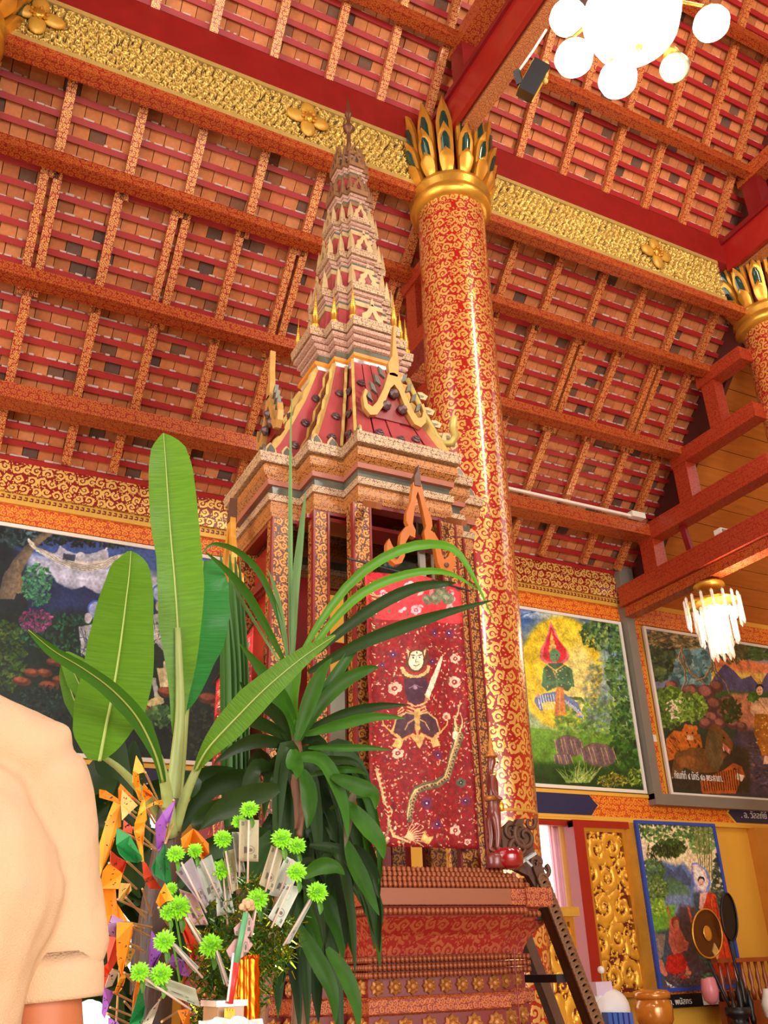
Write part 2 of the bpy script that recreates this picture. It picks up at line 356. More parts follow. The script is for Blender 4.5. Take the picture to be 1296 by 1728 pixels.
# long wall with two window openings ---------------------------------
OPL = (-.6, 2.08); OPR = (5.0, 6.26); OZ = (.62, 2.30)
wb = MB()
for x0, x1 in ((-9, OPL[0]), (OPL[1], OPR[0]), (OPR[1], 16)): wb.box((x0, WY, 0), (x1, WY + .3, 5.3))
for x0, x1 in (OPL, OPR): wb.box((x0, WY, 0), (x1, WY + .3, OZ[0])); wb.box((x0, WY, OZ[1]), (x1, WY + .3, 5.3))
wall_back = structure(wb.build('wall_back', M['yellow']))
# closed end beyond the porch bay, front wall behind the camera with three door openings, open porch on the left
we = MB(); we.box((15.7, -7, 0), (16, 8.3, 9)); structure(we.build('wall_right', M['yellow']))
wf = MB()
for x0, x1 in ((-6.5, -4.5), (-1.9, -.6), (4.6, 5.6), (8.6, 16)): wf.box((x0, -7.2, 0), (x1, -7, 4.6))
wf.box((-6.5, -7.2, 4.6), (16, -7, 5.3)); structure(wf.build('wall_front', M['yellow']))
wl_ = MB(); wl_.box((-6.7, -7.2, 0), (-6.5, -2, 6)); wl_.box((-6.7, 4.2, 0), (-6.5, 8.3, 6)); wl_.box((-6.7, -2, 4.6), (-6.5, 4.2, 6)); structure(wl_.build('wall_left', M['yellow']))
# roof decks: lower tier, upper tier, and the far side -----------------
PL = 1.02; PU = 1.27
def zl(Y): return 5.66 + (7.4 - Y) * PL                            # underside of the lower rafters
def zu(Y): return 8.45 + (5.3 - Y) * PU                            # underside of the upper rafters
nL = Vector((0, PL, 1)).normalized(); nU = Vector((0, PU, 1)).normalized(); sL = Vector((0, -1, PL)).normalized(); sU = Vector((0, -1, PU)).normalized()
XR = 7.55; XL = -2.6
def deck(mb, Y0, Y1, zf, nv, off, th, x0=-7, x1=16.3):
    a = Vector((x0, Y0, zf(Y0))) + nv * off; b = Vector((x0, Y1, zf(Y1))) + nv * off; d = Vector((x1 - x0, 0, 0)); n = nv * th
    mb.add([a, a + d, b + d, b, a + n, a + d + n, b + d + n, b + n], [(0, 3, 2, 1), (4, 5, 6, 7), (0, 1, 5, 4), (1, 2, 6, 5), (2, 3, 7, 6), (3, 0, 4, 7)])
cb = MB(); RY = .6
deck(cb, 8.4, 5.45, zl, nL, .21, .05); deck(cb, 5.42, RY, zu, nU, .21, .05)
zr = zu(RY)
cb.add([(-7, RY, zr + .25), (16.3, RY, zr + .25), (16.3, -4.1, 8.6), (-7, -4.1, 8.6), (-7, RY, zr + .31), (16.3, RY, zr + .31), (16.3, -4.1, 8.66), (-7, -4.1, 8.66)], [(0, 1, 2, 3), (7, 6, 5, 4)])
cb.add([(-7, -4, 8.2), (16.3, -4, 8.2), (16.3, -7.2, 5.1), (-7, -7.2, 5.1), (-7, -4, 8.26), (16.3, -4, 8.26), (16.3, -7.2, 5.16), (-7, -7.2, 5.16)], [(0, 1, 2, 3), (7, 6, 5, 4)])
cb.box((-7, -4.15, 8.1), (16.3, -3.95, 8.7))
ceiling = structure(cb.build('ceiling', mat('shaded tile underlay', (120, 62, 40), .8)))
# tiles: every tile a slab lying between two battens -------------------
def tilemat(name, byobj):
    m, nt, b = newmat(name); L = nt.links
    if byobj: src = N(nt, 'ShaderNodeObjectInfo').outputs['Random']
    else: a = N(nt, 'ShaderNodeAttribute'); a.attribute_name = 'tone'; src = a.outputs['Fac']
    r = N(nt, 'ShaderNodeValToRGB'); L.new(src, r.inputs[0]); e = r.color_ramp.elements
    cs = [(0, (92, 72, 64)), (.10, (122, 84, 62)), (.14, (176, 104, 62)), (.45, (206, 126, 74)), (.75, (216, 140, 90)), (1, (196, 112, 66))]
    e[0].position = 0; e[0].color = (*lin(cs[0][1]), 1); e[1].position = 1; e[1].color = (*lin(cs[-1][1]), 1)
    for p, c in cs[1:-1]: x = e.new(p); x.color = (*lin(c), 1)
    tc = N(nt, 'ShaderNodeTexCoord'); no = N(nt, 'ShaderNodeTexNoise'); no.inputs['Scale'].default_value = 24; no.inputs['Detail'].default_value = 5; L.new(tc.outputs['Object'], no.inputs[0])
    h = N(nt, 'ShaderNodeHueSaturation'); L.new(r.outputs[0], h.inputs['Color']); mr = N(nt, 'ShaderNodeMapRange'); mr.inputs[3].default_value = .72; mr.inputs[4].default_value = 1.25; L.new(no.outputs[0], mr.inputs[0]); L.new(mr.outputs[0], h.inputs['Value'])
    L.new(h.outputs[0], b.inputs['Base Color']); b.inputs['Roughness'].default_value = .8; return m
MT_O = tilemat('clay tile', True); MT_M = tilemat('clay tile far', False)
TW = .135; SP = .158
slots = []
def tile_slots(Y0, zf, sv, nv, rows, off):
    for r in range(rows):
        base = Vector((0, Y0, zf(Y0))) + sv * (r * SP) + nv * off
        x = XL + (TW / 2 if r % 2 else 0)
        while x < XR:
            slots.append((base + Vector((x + TW / 2, 0, 0)), sv, nv)); x += TW
NRL = int(math.hypot(2.75, 2.75 * PL) / SP); NRU = 26
tile_slots(8.06, zl, sL, nL, NRL, .125); tile_slots(5.45, zu, sU, nU, NRU, .125)
vis = []
for k, (p, sv, nv) in enumerate(slots):
    x, y, d = prj(p + sv * .07)
    if -20 < x < 1316 and -20 < y < 1000: vis.append((d, k))
vis.sort(); own = {k for d, k in vis[:292]}
def tile_frame(p, sv, nv):
    t = rnd.uniform(.07, .12); s2 = (sv - nv * t).normalized(); n2 = (nv + sv * t).normalized()
    return p + nv * rnd.uniform(-.004, .008), s2, n2
tm = MB(); tm.box((-TW / 2 + .003, -.016, 0), (TW / 2 - .003, SP + .02, .011)); tile0 = None
V = []; Fq = []; tone = []
for k, (p, sv, nv) in enumerate(slots):
    q, s2, n2 = tile_frame(p, sv, nv)
    if k in own:
        if tile0 is None: tile0 = tm.build('roof_tile', MT_O, ceiling); o = tile0
        else: o = clone(tile0, ceiling)
        m = Matrix([[-1, s2.x, n2.x], [0, s2.y, n2.y], [0, s2.z, n2.z]]); o.location = q; o.rotation_euler = m.to_euler()
    else:
        X = Vector((1, 0, 0)); b = len(V); h = TW / 2 - .003; t = rnd.random()
        for dz in (0, .011):
            for dx, dy in ((-h, -.016), (h, -.016), (h, SP + .02), (-h, SP + .02)): V.append(tuple(q + X * dx + s2 * dy + n2 * dz))
        Fq += [(b, b + 3, b + 2, b + 1), (b, b + 1, b + 5, b + 4), (b + 1, b + 2, b + 6, b + 5), (b + 3, b, b + 4, b + 7)]; tone += [t] * 8
me = bpy.data.meshes.new('roof_tiles'); me.from_pydata(V, [], Fq); me.materials.append(MT_M); at = me.attributes.new('tone', 'FLOAT', 'POINT'); at.data.foreach_set('value', tone)
o = bpy.data.objects.new('roof_tiles', me); COL.objects.link(o); o.parent = ceiling; stuff(o)
# battens and the mortar lumps along them
def batten_rows(Y0, zf, sv, nv, rows, off):
    mo = MB()
    for r in range(rows):
        c = Vector((0, Y0, zf(Y0))) + sv * (r * SP - .01) + nv * (off + .02)
        MB().beam(c + Vector((XL, 0, 0)), c + Vector((XR + .02, 0, 0)), .050, .036, up=nv).build('batten', M['batten'], ceiling)
        x = XL
        while x < XR:
            w = rnd.uniform(.02, .10)
            if rnd.random() < .62:
                q = c + Vector((x, 0, 0)) + sv * .028 + nv * rnd.uniform(.008, .02)
                mo.beam(q, q + Vector((w, 0, 0)) + sv * rnd.uniform(-.004, .004), rnd.uniform(.012, .028), .014, up=nv)
            x += w + rnd.uniform(.0, .05)
    return mo
MO = mat('grey mortar', (206, 188, 178), .85, var=.2)
stuff(batten_rows(8.06, zl, sL, nL, NRL, .068).build('mortar', MO, ceiling, uv=False)); stuff(batten_rows(5.45, zu, sU, nU, NRU, .068).build('mortar', MO, ceiling, uv=False))
# rafters
def rafter(x, Ya, Yb, zf, nv, w=.078):
    a = Vector((x, Ya, zf(Ya))) + nv * .034; b = Vector((x, Yb, zf(Yb))) + nv * .034
    return MB().beam(a, b, w, .066, up=nv).build('rafter', M['raft'], ceiling)
RX = [-2.1, -1.55, -1.0, -.44, .14, .72, 1.24, 1.81, 2.36, 2.9, 3.42, 3.96, 4.51, 5.07, 5.65, 6.2, 6.76, 7.25]
for i, x in enumerate(RX):
    for j, (Ya, Yb) in enumerate(((7.80, 7.40), (7.5, 6.66), (6.8, 5.97), (6.1, 5.4))):
        if j == 0 and i % 1 == 0: dx = (-.06, .0, .03)[i % 3]
        else: dx = (.0, .0, -.02, .02)[j]
        if j == 2 and i % 2 == 0: rafter(x - .052, Ya, Yb, zl, nL, .07); rafter(x + .052, Ya, Yb, zl, nL, .07)
        else: rafter(x + dx, Ya, Yb, zl, nL)
    rafter(x - .03, 5.36, 1.0, zu, nU)
# end boards of the tiled roof
eb = MB()
for (Ya, Yb, zf, nv) in ((8.2, 5.4, zl, nL), (5.42, 1.0, zu, nU)):
    a = Vector((XR + .05, Ya, zf(Ya))) + nv * .0; b = Vector((XR + .05, Yb, zf(Yb))) + nv * .0
    eb.beam(a - nv * .02, b - nv * .02, .06, .40, up=nv)
structure(eb.build('trim_9', mat('dark end board', (84, 34, 26), .6)))
# wooden ceiling of the bay beyond: boards running along the hall, each its own
wc = MB(); a = Vector((XR + .1, 8.0, 4.92)); n_ = nL
for k in range(26):
    p = Vector((XR + .12, 8.1, 4.88)) + Vector((0, -1, .95)).normalized() * (k * .235)
    q = p + Vector((6.5, 0, 0)); up = Vector((0, .95, 1)).normalized()
    MB().beam(p + up * rnd.uniform(0, .006), q, .229, .02, up=up).build('ceiling_board', M['wood'], ceiling)
# wall plate, painted bands, skirting strips -----------------------------
def band(name, x0, x1, z0, z1, m, th=.03, y=WY): return structure(MB().box((x0, y - th, z0), (x1, y + .01, z1)).build(name, m))
band('trim_1', -3, 7.36, 4.93, 5.27, M['plate'], .09)
band('trim_2', -3, 7.36, 4.83, 4.93, mat('plate key border', (224, 178, 78), .4, .2), .06)
key = MB()
x = -1.0
while x < 7.3:
    key.box((x, WY - .066, 4.875), (x + .034, WY - .06, 4.885)); key.box((x + .024, WY - .066, 4.885), (x + .034, WY - .06, 4.91)); key.box((x + .008, WY - .066, 4.90), (x + .024, WY - .06, 4.91)); x += .05
ky = key.build('key_pattern', M['red_deep'], None, uv=False); ky.parent = bpy.data.objects['trim_2']; stuff(ky)
band('trim_3', -3, 7.36, 4.66, 4.83, M['orange_orn'], .03)
band('trim_4', 7.44, 14, 4.66, 4.88, M['orange_orn'], .04)
band('trim_5', 7.44, 7.62, 2.62, 4.66, M['orange_orn'], .03)
band('trim_6', -3, 14, 2.58, 2.615, M['yellow'], .05)
band('trim_7', -3, 14, 2.36, 2.58, M['orange_orn'], .035)
band('trim_8', -3, 14, 2.31, 2.36, M['yellow'], .05)
for nm, x0, x1 in (('trim_10', -1.4, 2.62), ('trim_11', 4.3, 6.60), ('trim_12', 8.50, 11.6)):     # blue name strips with pointed ends
    h = .105; zc = 2.47
    def lab(g, th, m, par=None, n=nm):
        e = MB().plate([(x0 - g, WY - th, zc), (x0 + .1, WY - th, zc - h - g), (x1 - .1, WY - th, zc - h - g), (x1 - .055, WY - th, zc - h * .45), (x1 + g, WY - th, zc), (x1 - .055, WY - th, zc + h * .45), (x1 - .1, WY - th, zc + h + g), (x0 + .1, WY - th, zc + h + g)], (0, -1, 0), .02)
        return e.build(n, m, par)
    b_ = structure(lab(.03, .055, M['yellow'])); lab(0, .062, M['navy'], b_, 'label_panel')
TXT = mat('white lettering', (232, 228, 220), .5)
text('. อ. วัลลภัย์ ศรี', (8.68, WY - .062, 2.42), .55, .085, TXT, bpy.data.objects['trim_12'])
text('กัณฑ์ชูชก กัณฑ์ที่ ๕ พระคาถา ๗๙', (.55, WY - .062, 2.41), 1.7, .1, TXT, bpy.data.objects['trim_10'])
band('trim_13', 6.86, 7.06, .5, 2.31, mat('gilt frame strip', (208, 150, 52), .4, .4, bump=.5, bscale=30, var=.3), .05)
band('trim_14', 7.045, 8.235, .58, 2.33, M['orange_orn'], .04)
band('trim_15', 8.80, 9.02, .5, 2.31, mat('ochre post', (206, 138, 48), .5), .12)
band('trim_16', 9.06, 9.9, .5, 2.31, mat('red curtain board', (150, 24, 24), .55), .10)
# window frames and what is seen through them
def window(name, x0, x1):
    w = structure(thing(name, (x0, WY, OZ[0]), None, None)); t = .07
    for a, b in (((x0, WY - .05, OZ[0]), (x0 + t, WY + .3, OZ[1])), ((x1 - t, WY - .05, OZ[0]), (x1, WY + .3, OZ[1])), ((x0, WY - .05, OZ[1] - .05), (x1, WY + .3, OZ[1])), ((x0, WY - .05, OZ[0]), (x1, WY + .3, OZ[0] + .05))):
        MB().box(a, (b[0], min(b[1], WY + .04), b[2])).build('window_frame', M['red'], w)
    return w
window('window_1', *OPL); window('window_2', *OPR)
def curtain(x0, x1, z0, z1, y, label, c):
    n = 48; mb = MB()
    for i in range(n + 1):
        u = i / n; x = x0 + (x1 - x0) * u; d = .03 * math.sin(u * 34) + .015 * math.sin(u * 77)
        mb.v += [(x, y + d, z0), (x, y + d, z1), (x, y + d + .004, z0), (x, y + d + .004, z1)]
    for i in range(n): b = i * 4; mb.f += [(b, b + 4, b + 5, b + 1), (b + 2, b + 3, b + 7, b + 6)]
    o = mb.build('curtain', mat('thin pink curtain ' + label[:9], c, .8, trans=.0), smooth=True); return tag(o, label, 'curtain')
curtain(5.05, 5.66, .7, 2.28, 8.24, 'thin pink curtain drawn to the left side of the bright window by the pillar', (246, 206, 214))
curtain(6.13, 6.22, .7, 2.28, 8.2, 'narrow pink curtain edge beside the gilded carved shutter', (240, 180, 196))
gy = MB(); gy.box((-30, 8.3, -.3), (40, 60, -.1)); structure(gy.build('ground', mat('pale courtyard paving', (236, 232, 224), .8)))
# steel conduit frame standing on the wall
gf = thing('steel_pipe_cover', (7.4, WY - .07, 2.6), 'grey box-section steel cover running down and along the wall between the two right murals', 'pipe cover')
MB().box((7.34, WY - .14, 2.56), (7.46, WY - .02, 5.0)).build('upright', M['grey'], gf)
MB().box((7.30, WY - .18, 5.0), (7.52, WY - .01, 5.32)).build('top_box', M['grey'], gf)
MB().box((7.34, WY - .15, 2.50), (12.5, WY - .02, 2.62)).build('rail', M['grey'], gf)
MB().box((7.52, WY - .045, 3.22), (7.6, WY - .03, 3.3)).build('tag_plate', M['white'], gf)
# ================================================================== BEAMS
def bar(name, a, b, w, h, m, label, cat='beam', group=None, up=(0, 0, 1)):
    return tag(MB().beam(a, b, w, h, up).build(name, m), label, cat, group)
XA, XB = -2.6, 7.42
for (Yf, z0, z1, w, lab) in ((7.2, 5.47, 5.62, .22, 'lowest red and gold stencilled purlin of the lower roof, next above the wall'), (6.5, 6.22, 6.33, .15, 'second red and gold stencilled purlin up from the wall in the lower roof'), (5.85, 6.95, 7.05, .13, 'third red and gold stencilled purlin up, just below the carved frieze')):
    bar('purlin', (XA, Yf + w / 2, (z0 + z1) / 2), (XB, Yf + w / 2, (z0 + z1) / 2), w, z1 - z0, M['purlin'], lab)
for (Yf, z, lab) in ((4.70, 9.02, 'red and gold stencilled purlin in the upper roof next above the carved frieze'), (3.90, 10.03, 'stencilled purlin high in the upper roof behind the round chandelier')):
    bar('purlin', (XA, Yf + .05, z), (XB, Yf + .05, z), .10, .12, M['purlin'], lab)
bar('ridge_beam', (XA, .7, zu(.9)), (XB, .7, zu(.9)), .2, .24, M['red'], 'red beam along the very top of the roof above the camera')
bar('lower_red_beam', (XA, 5.355, 7.45), (XB, 5.355, 7.45), .13, .10, M['purlin'], 'red stencilled beam directly beneath the carved golden frieze')
bar('upper_red_beam', (XA, 5.40, 8.27), (XB, 5.40, 8.27), .22, .38, mat('plain dark red beam', (138, 26, 22), .42, var=.25, scale=8), 'plain deep red beam directly above the carved golden frieze')
# carved friezes between the pillars
FRG = mat('frieze gilding', (222, 186, 98), .34, .6, var=.2, scale=20)
def frieze(x0, x1, label):
    t = thing('carved_frieze', ((x0 + x1) / 2, 5.32, 7.5), label, 'frieze'); L_ = x1 - x0
    nx = int(L_ / .0046); nz = 108; rep = L_ / .62
    Hh = np.tile(KRN[:400, :], (1, int(rep) + 2))[:, :int(512 * rep)]
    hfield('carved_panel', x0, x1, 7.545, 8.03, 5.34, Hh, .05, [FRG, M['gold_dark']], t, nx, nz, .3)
    MB().box((x0, 5.29, 7.5), (x1, 5.36, 7.548)).build('bottom_rail', M['gold_pale'], t); MB().box((x0, 5.29, 8.028), (x1, 5.36, 8.075)).build('top_rail', M['gold_pale'], t)
    return t
def flower(t, x, z, r=.2):
    fm = MB()
    for k in range(4):
        a = k * PI / 2 + PI / 4 * 0; c = (x + math.cos(a) * r * .55, 5.27, z + math.sin(a) * r * .55)
        fm.sph(c, 1, 10, 6, (r * (.5 if k % 2 == 0 else .36), .035, r * (.36 if k % 2 == 0 else .5)))
    f = fm.build('flower', M['gold_yellow'], t, smooth=True); MB().sph((x, 5.245, z), r * .26, 10, 6, (1, .5, 1)).build('flower_centre', M['gold'], f, smooth=True)
    b = MB()
    for k in range(9): a = k * 2 * PI / 9; b.sph((x + math.cos(a) * r * .3, 5.235, z + math.sin(a) * r * .3), .016, 6, 4)
    stuff(b.build('beads', M['gold'], f, uv=False))
f1 = frieze(-.42, 3.2, 'carved golden openwork frieze of the left bay, behind the tip of the spire'); flower(f1, 2.11, 7.79); flower(f1, -.18, 7.79)
f2 = frieze(3.95, 7.15, 'carved golden openwork frieze of the right bay, right of the main pillar'); flower(f2, 6.16, 7.79)
# cross ties and stepped trusses -------------------------------------------
def truss(X, where, tie_mat, lower_only=False):
    bar('tie_beam', (X, 7.86, 4.92), (X, 5.35, 4.92), .26, .25, M['tie'], 'thick red tie beam from the wall ' + where)
    bar('tie_moulding', (X, 7.84, 4.73), (X, 5.66, 4.73), .16, .12, M['purlin'], 'gold stencilled moulding under the thick red tie beam ' + where, 'moulding')
    steps = [(7.30, 5.05, 5.42, .22), (6.58, 5.66, 6.14, .2), (5.95, 6.30, 6.86, .18)]
    nm = ('lowest', 'middle', 'upper')
    for (Y, z0, z1, w), n in zip(steps, nm):
        bar('truss_post', (X, Y, z0 - .02), (X, Y, z1 + .04), w, w * .8, M['tie'], n + ' short red post of the stepped truss ' + where, 'post', up=(1, 0, 0))
    for (Ya, z, h), n in zip(((7.28, 5.54, .22), (6.56, 6.20, .18), (5.95, 6.94, .16)), nm):
        bar('truss_beam', (X, Ya + .14, z), (X, 5.42, z), .18, h, M['tie'], n + ' short red cross beam of the stepped truss ' + where)
truss(7.40, 'at the right-hand pillar'.replace('right-hand ', 'far '), M['tie']); truss(3.54, 'behind the main pillar', M['tie'])
bar('brace_post', (7.40, 6.72, 5.0), (7.40, 6.78, 5.45), .07, .05, M['red_deep'], 'thin dark red post between two cross beams above the crystal chandelier', 'post', up=(1, 0, 0))
# big tie beams toward the camera at each pillar, and the trusses on them
for X, lab in ((3.535, 'over the main pillar'), (7.42, 'over the far pillar')):
    t = thing('great_tie_beam', (X, 5.3, 7.97), 'huge deep red beam crossing toward the ceiling centre ' + lab, 'beam')
    MB().beam((X, 5.3, 8.2), (X, -4.0, 8.2), .24, .34).build('beam_body', M['red'], t)
    MB().beam((X + .03, 5.3, 8.01), (X + .03, -4.0, 8.01), .15, .07).build('gilt_underside', ornament('beam underside gilding ' + lab[-11:], (160, 30, 30), (224, 176, 110), .14, thr=.5, metal=.3), t)
    MB().beam((X - .1, 5.3, 8.03), (X - .1, -4.0, 8.03), .05, .09).build('edge_bead', M['red'], t)
    MB().beam((X, 5.3, 8.39), (X, -4.0, 8.39), .3, .06).build('top_board', M['red_deep'], t)
    bar('truss_post', (X, 4.78, 8.4), (X, 4.78, 9.0), .2, .18, M['red_deep'], 'red post standing on the huge beam ' + lab, 'post', up=(1, 0, 0))
    bar('truss_beam', (X, 4.92, 9.02), (X, 1.0, 9.02), .2, .2, M['purlin'], 'stencilled beam of the upper truss ' + lab)
    bar('truss_post', (X, 3.98, 9.1), (X, 3.98, 10.0), .2, .18, M['red_deep'], 'higher red post of the upper truss ' + lab, 'post', up=(1, 0, 0))
# carved bracket at the far pillar
br = MB(); br.plate([(7.52, 5.14, 8.1), (8.0, 5.14, 8.1), (8.1, 5.14, 8.42), (7.9, 5.14, 8.44), (7.6, 5.14, 8.3)], (0, -1, 0), .04)
bo = tag(br.build('carved_bracket', ornament('bracket carving', (120, 66, 24), (214, 178, 96), .3, thr=.2)), 'openwork gilded bracket at the top of the far pillar', 'bracket')
# ================================================================== PILLARS
GREEN = mat('dark green glass inlay', (14, 66, 58), .12, .2, var=.4, scale=20, coat=1)
PG = mat('burnished gold petal', (222, 158, 56), .28, .6, var=.15, scale=12)
def petal_mesh(zb, zt, w, out):
    """pointed gold petal in pillar space: local +X points outward"""
    n = 9; vs = []; ins = []
    for i in range(n + 1):
        t = i / n; z = zb + (zt - zb) * t; ww = w * (.72 + .5 * math.sin(min(1, t * 1.1) * PI * .75)) * (1 if t < .7 else max(.02, (1 - t) / .3) ** .6)
        r = .335 + out * max(0, t - .35) ** 1.5 * 2 + (.05 * math.sin(PI * t)); vs.append((r, ww, z, t))
    g = MB()
    for r, ww, z, t in vs: g.v += [(r - .03, -ww / 2, z), (r + .012, -ww / 2, z), (r + .03, 0, z), (r + .012, ww / 2, z), (r - .03, ww / 2, z)]
    for i in range(n):
        for k in range(4): b = i * 5 + k; g.f.append((b, b + 1, b + 6, b + 5))
        g.f.append((i * 5 + 4, i * 5, i * 5 + 5, i * 5 + 9))
    q = MB(); vv = [v for v in vs if .12 < v[3] < .86]
    for r, ww, z, t in vv:
        w2 = ww * .27 * (1 if t < .7 else .6); q.v += [(r + .026, -w2, z), (r + .046, 0, z), (r + .026, w2, z)]
    for i in range(len(vv) - 1):
        for k in range(2): b = i * 3 + k; q.f.append((b, b + 1, b + 4, b + 3))
    return g, q
def pillar(cx, cy, label, nshow=None, lean=.0155, r=.31):
    t = thing('lacquered_pillar', (cx - lean * 5, cy, 0), label, 'pillar'); C_ = lambda z: cx + lean * (z - 5)
    n = 48; mb = MB(); me_uv = []; zs = [0, .9, 1.88, 1.9, 3, 4, 5, 6, 7, 7.32]
    for z in zs:
        for k in range(n + 1): a = 2 * PI * k / n; mb.v.append((C_(z) + r * math.cos(a), cy + r * math.sin(a), z))
    for i in range(len(zs) - 1):
        for k in range(n): b = i * (n + 1) + k; mb.f.append((b, b + 1, b + n + 2, b + n + 1))
    o = mb.build('shaft', M['pillar'], t, smooth=True, uv=False); l = o.data.uv_layers.new(name='uv')
    for p in o.data.polygons:
        for li in p.loop_indices:
            vi = o.data.loops[li].vertex_index; k = vi % (n + 1); l.data[li].uv = (k / n * 2.0, mb.v[vi][2])
    MB().lathe((C_(7.3), cy, 7.26), [(.315, -.03), (.37, 0), (.385, .05), (.36, .09), (.35, .12), (.385, .16), (.37, .22), (.33, .24)], 40).build('capital_ring', M['gold'], t, smooth=True)
    MB().lathe((C_(7.7), cy, 7.45), [(.27, 0), (.27, .5), (.30, .62), (.36, .72)], 28).build('capital_core', M['red'], t, smooth=True)
    ax = C_(7.6)
    for (zb, zt, w, out, ph, cnt) in ((7.46, 8.34, .125, .10, 0, 14), (7.46, 7.97, .118, .13, 0, 14), (7.46, 7.68, .11, .10, 0, 14)):
        g, q = petal_mesh(zb, zt, w, out); first = None
        for k in range(cnt):
            a = (k + ph) * 2 * PI / cnt + math.atan2(-cy, -cx)
            if first is None:
                first = g.build('petal', PG, None, smooth='auto', uv=False); first.location = (ax, cy, 0); first.rotation_euler = (0, 0, a); first.parent = t; first.matrix_parent_inverse = world_m(t).inverted()
                fi = None
                if zt > 7.9: fi = q.build('inlay', GREEN, None, smooth=True, uv=False); fi.parent = first
            else:
                c = clone(first, t, (ax, cy, 0), (0, 0, a))
                if fi: d = fi.copy(); COL.objects.link(d); d.parent = c
    return t
pillar(3.54, 5.3, 'thick red lacquered pillar covered in gold scrolls, right of the spired pulpit')
pillar(7.74, 5.3, 'far red pillar with lotus petal top at the edge of the view beside the wooden ceiling')
pillar(-.78, 5.3, 'pillar top with golden lotus petals at the upper left corner')
# key border round the foot of the main pillar shaft
kb = MB().lathe((3.49, 5.3, 1.86), [(.3085, 0), (.3125, .003), (.3125, .017), (.3085, .02)], 40, False).build('border_ring', M['gold_yellow'], bpy.data.objects['lacquered_pillar'], smooth=True)
# ================================================================== MURALS (flat paintings on the wall)
RES = 230
def wallcv(x0, x1, z0, z1, col, Y=WY):
    W = int((x1 - x0) * RES); H = int((z1 - z0) * RES)
    def fn(px, py): p = atY(px, py, Y); return (p.x - x0) * RES, (z1 - p.z) * RES
    return Cv(W, H, col, fn)
def hang(cv, x0, x1, z0, z1, Y, name, label, frame_m, fw=.035, rough=.4):
    cv.warp(1.3, 50, len(label))
    t = thing(name, ((x0 + x1) / 2, Y, z0), label, 'mural')
    o = MB().box((x0, Y - .02, z0), (x1, Y, z1)).build('painted_panel', picture(name + ' paint', cv.image(label[:40]), rough), t)
    picuv(o, lambda c: ((c.x - x0) / (x1 - x0), (c.z - z0) / (z1 - z0)))
    if fw:
        for a, b in (((x0 - fw, Y - .035, z1), (x1 + fw, Y, z1 + fw)), ((x0 - fw, Y - .035, z0 - fw), (x1 + fw, Y, z0)), ((x0 - fw, Y - .035, z0), (x0, Y, z1)), ((x1, Y - .035, z0), (x1 + fw, Y, z1))):
            MB().box(a, b).build('border_strip', frame_m, t)
    return t
def fig(cv, head, s, skin, hair=(40, 26, 24)):
    x, y = head; s = s * 1.25; cv.ell(x, y - s * .35, s * .6, s * .6, hair); cv.ell(x, y + s * .08, s * .5, s * .68, skin)
    cv.ell(x - s * .2, y, s * .08, s * .05, (40, 20, 20)); cv.ell(x + s * .2, y, s * .08, s * .05, (40, 20, 20)); cv.line([(x - s * .15, y + s * .4), (x + s * .15, y + s * .4)], s * .08, (150, 50, 50))
# --- left: moonlit forest with a hammock
c = wallcv(-.3, 3.35, 2.66, 4.60, (26, 34, 40))
c.poly([(20, 900), (400, 930), (400, 1010), (230, 1000), (160, 1010), (50, 985)], (58, 84, 150), .95, 40)
c.poly([(45, 940), (200, 960), (330, 985), (330, 1020), (160, 1005), (60, 985)], (206, 206, 226), .9, 22)
c.poly([(50, 985), (58, 974), (84, 972), (96, 988), (118, 998), (140, 992), (160, 1003), (190, 1010), (230, 1000), (290, 1014), (420, 1010), (420, 1080), (40, 1060)], (36, 48, 88), 1, 3)
c.poly([(0, 1040), (100, 1035), (420, 1060), (420, 1320), (0, 1300)], (22, 40, 34), .95, 30)
c.dabs(110, 1070, 90, 30, 260, 6, [(28, 70, 50), (36, 90, 60), (18, 44, 36)])
c.dabs(60, 990, 26, 36, 200, 5, [(60, 120, 84), (40, 96, 66), (84, 140, 100)])
c.dabs(58, 1050, 28, 20, 180, 4, [(150, 60, 110), (110, 50, 90), (60, 50, 70)])
c.dabs(12, 1110, 30, 60, 220, 6, [(44, 74, 24), (30, 54, 22), (70, 90, 30)])
c.dabs(200, 905, 190, 22, 420, 6, [(16, 24, 26), (24, 34, 30), (34, 46, 34)])
c.dabs(20, 905, 50, 20, 200, 7, [(20, 34, 36), (34, 52, 54), (70, 90, 96)])
for d in range(5): c.line([(0 + d * 5, 1010), (8 + d * 5, 975), (26 + d * 4, 948), (44 + d * 3, 925), (70 + d * 3, 905), (90, 890)], 7, (84 + d * 8, 76 + d * 6, 66 + d * 4), 3)
c.line([(30, 1000), (34, 985), (28, 950)], 6, (128, 108, 84), 3)
hs = [(50, 922), (66, 936), (92, 950), (120, 962), (146, 966), (172, 962), (196, 950), (220, 936)]
c.poly(hs + [(196, 940), (150, 950), (110, 945), (70, 930)], (206, 200, 186)); c.line(hs, 2.5, (236, 232, 222))
for d in range(4): c.line([(x, y - 3 * d) for x, y in hs[1:-1]], .9, (128, 122, 118))
c.line([(50, 922), (47, 914), (54, 920), (60, 932)], 3, (214, 210, 200))
c.poly([(88, 940), (100, 924), (112, 932), (128, 938), (150, 938), (172, 930), (180, 932), (182, 946), (150, 950), (110, 948)], (170, 172, 190)); c.poly([(104, 936), (126, 940), (124, 950), (104, 946)], (60, 66, 90)); c.ell(134, 941, 7, 6, (196, 196, 206)); c.line([(150, 942), (170, 940), (178, 928)], 3, (188, 190, 206))
for hx, hy, r in ((160, 1032, 15), (268, 1004, 15), (300, 1000, 13)): c.ell(hx, hy, r, r * 1.15, (70, 100, 190)); c.ell(hx, hy, r * .8, r * .95, (160, 176, 224))
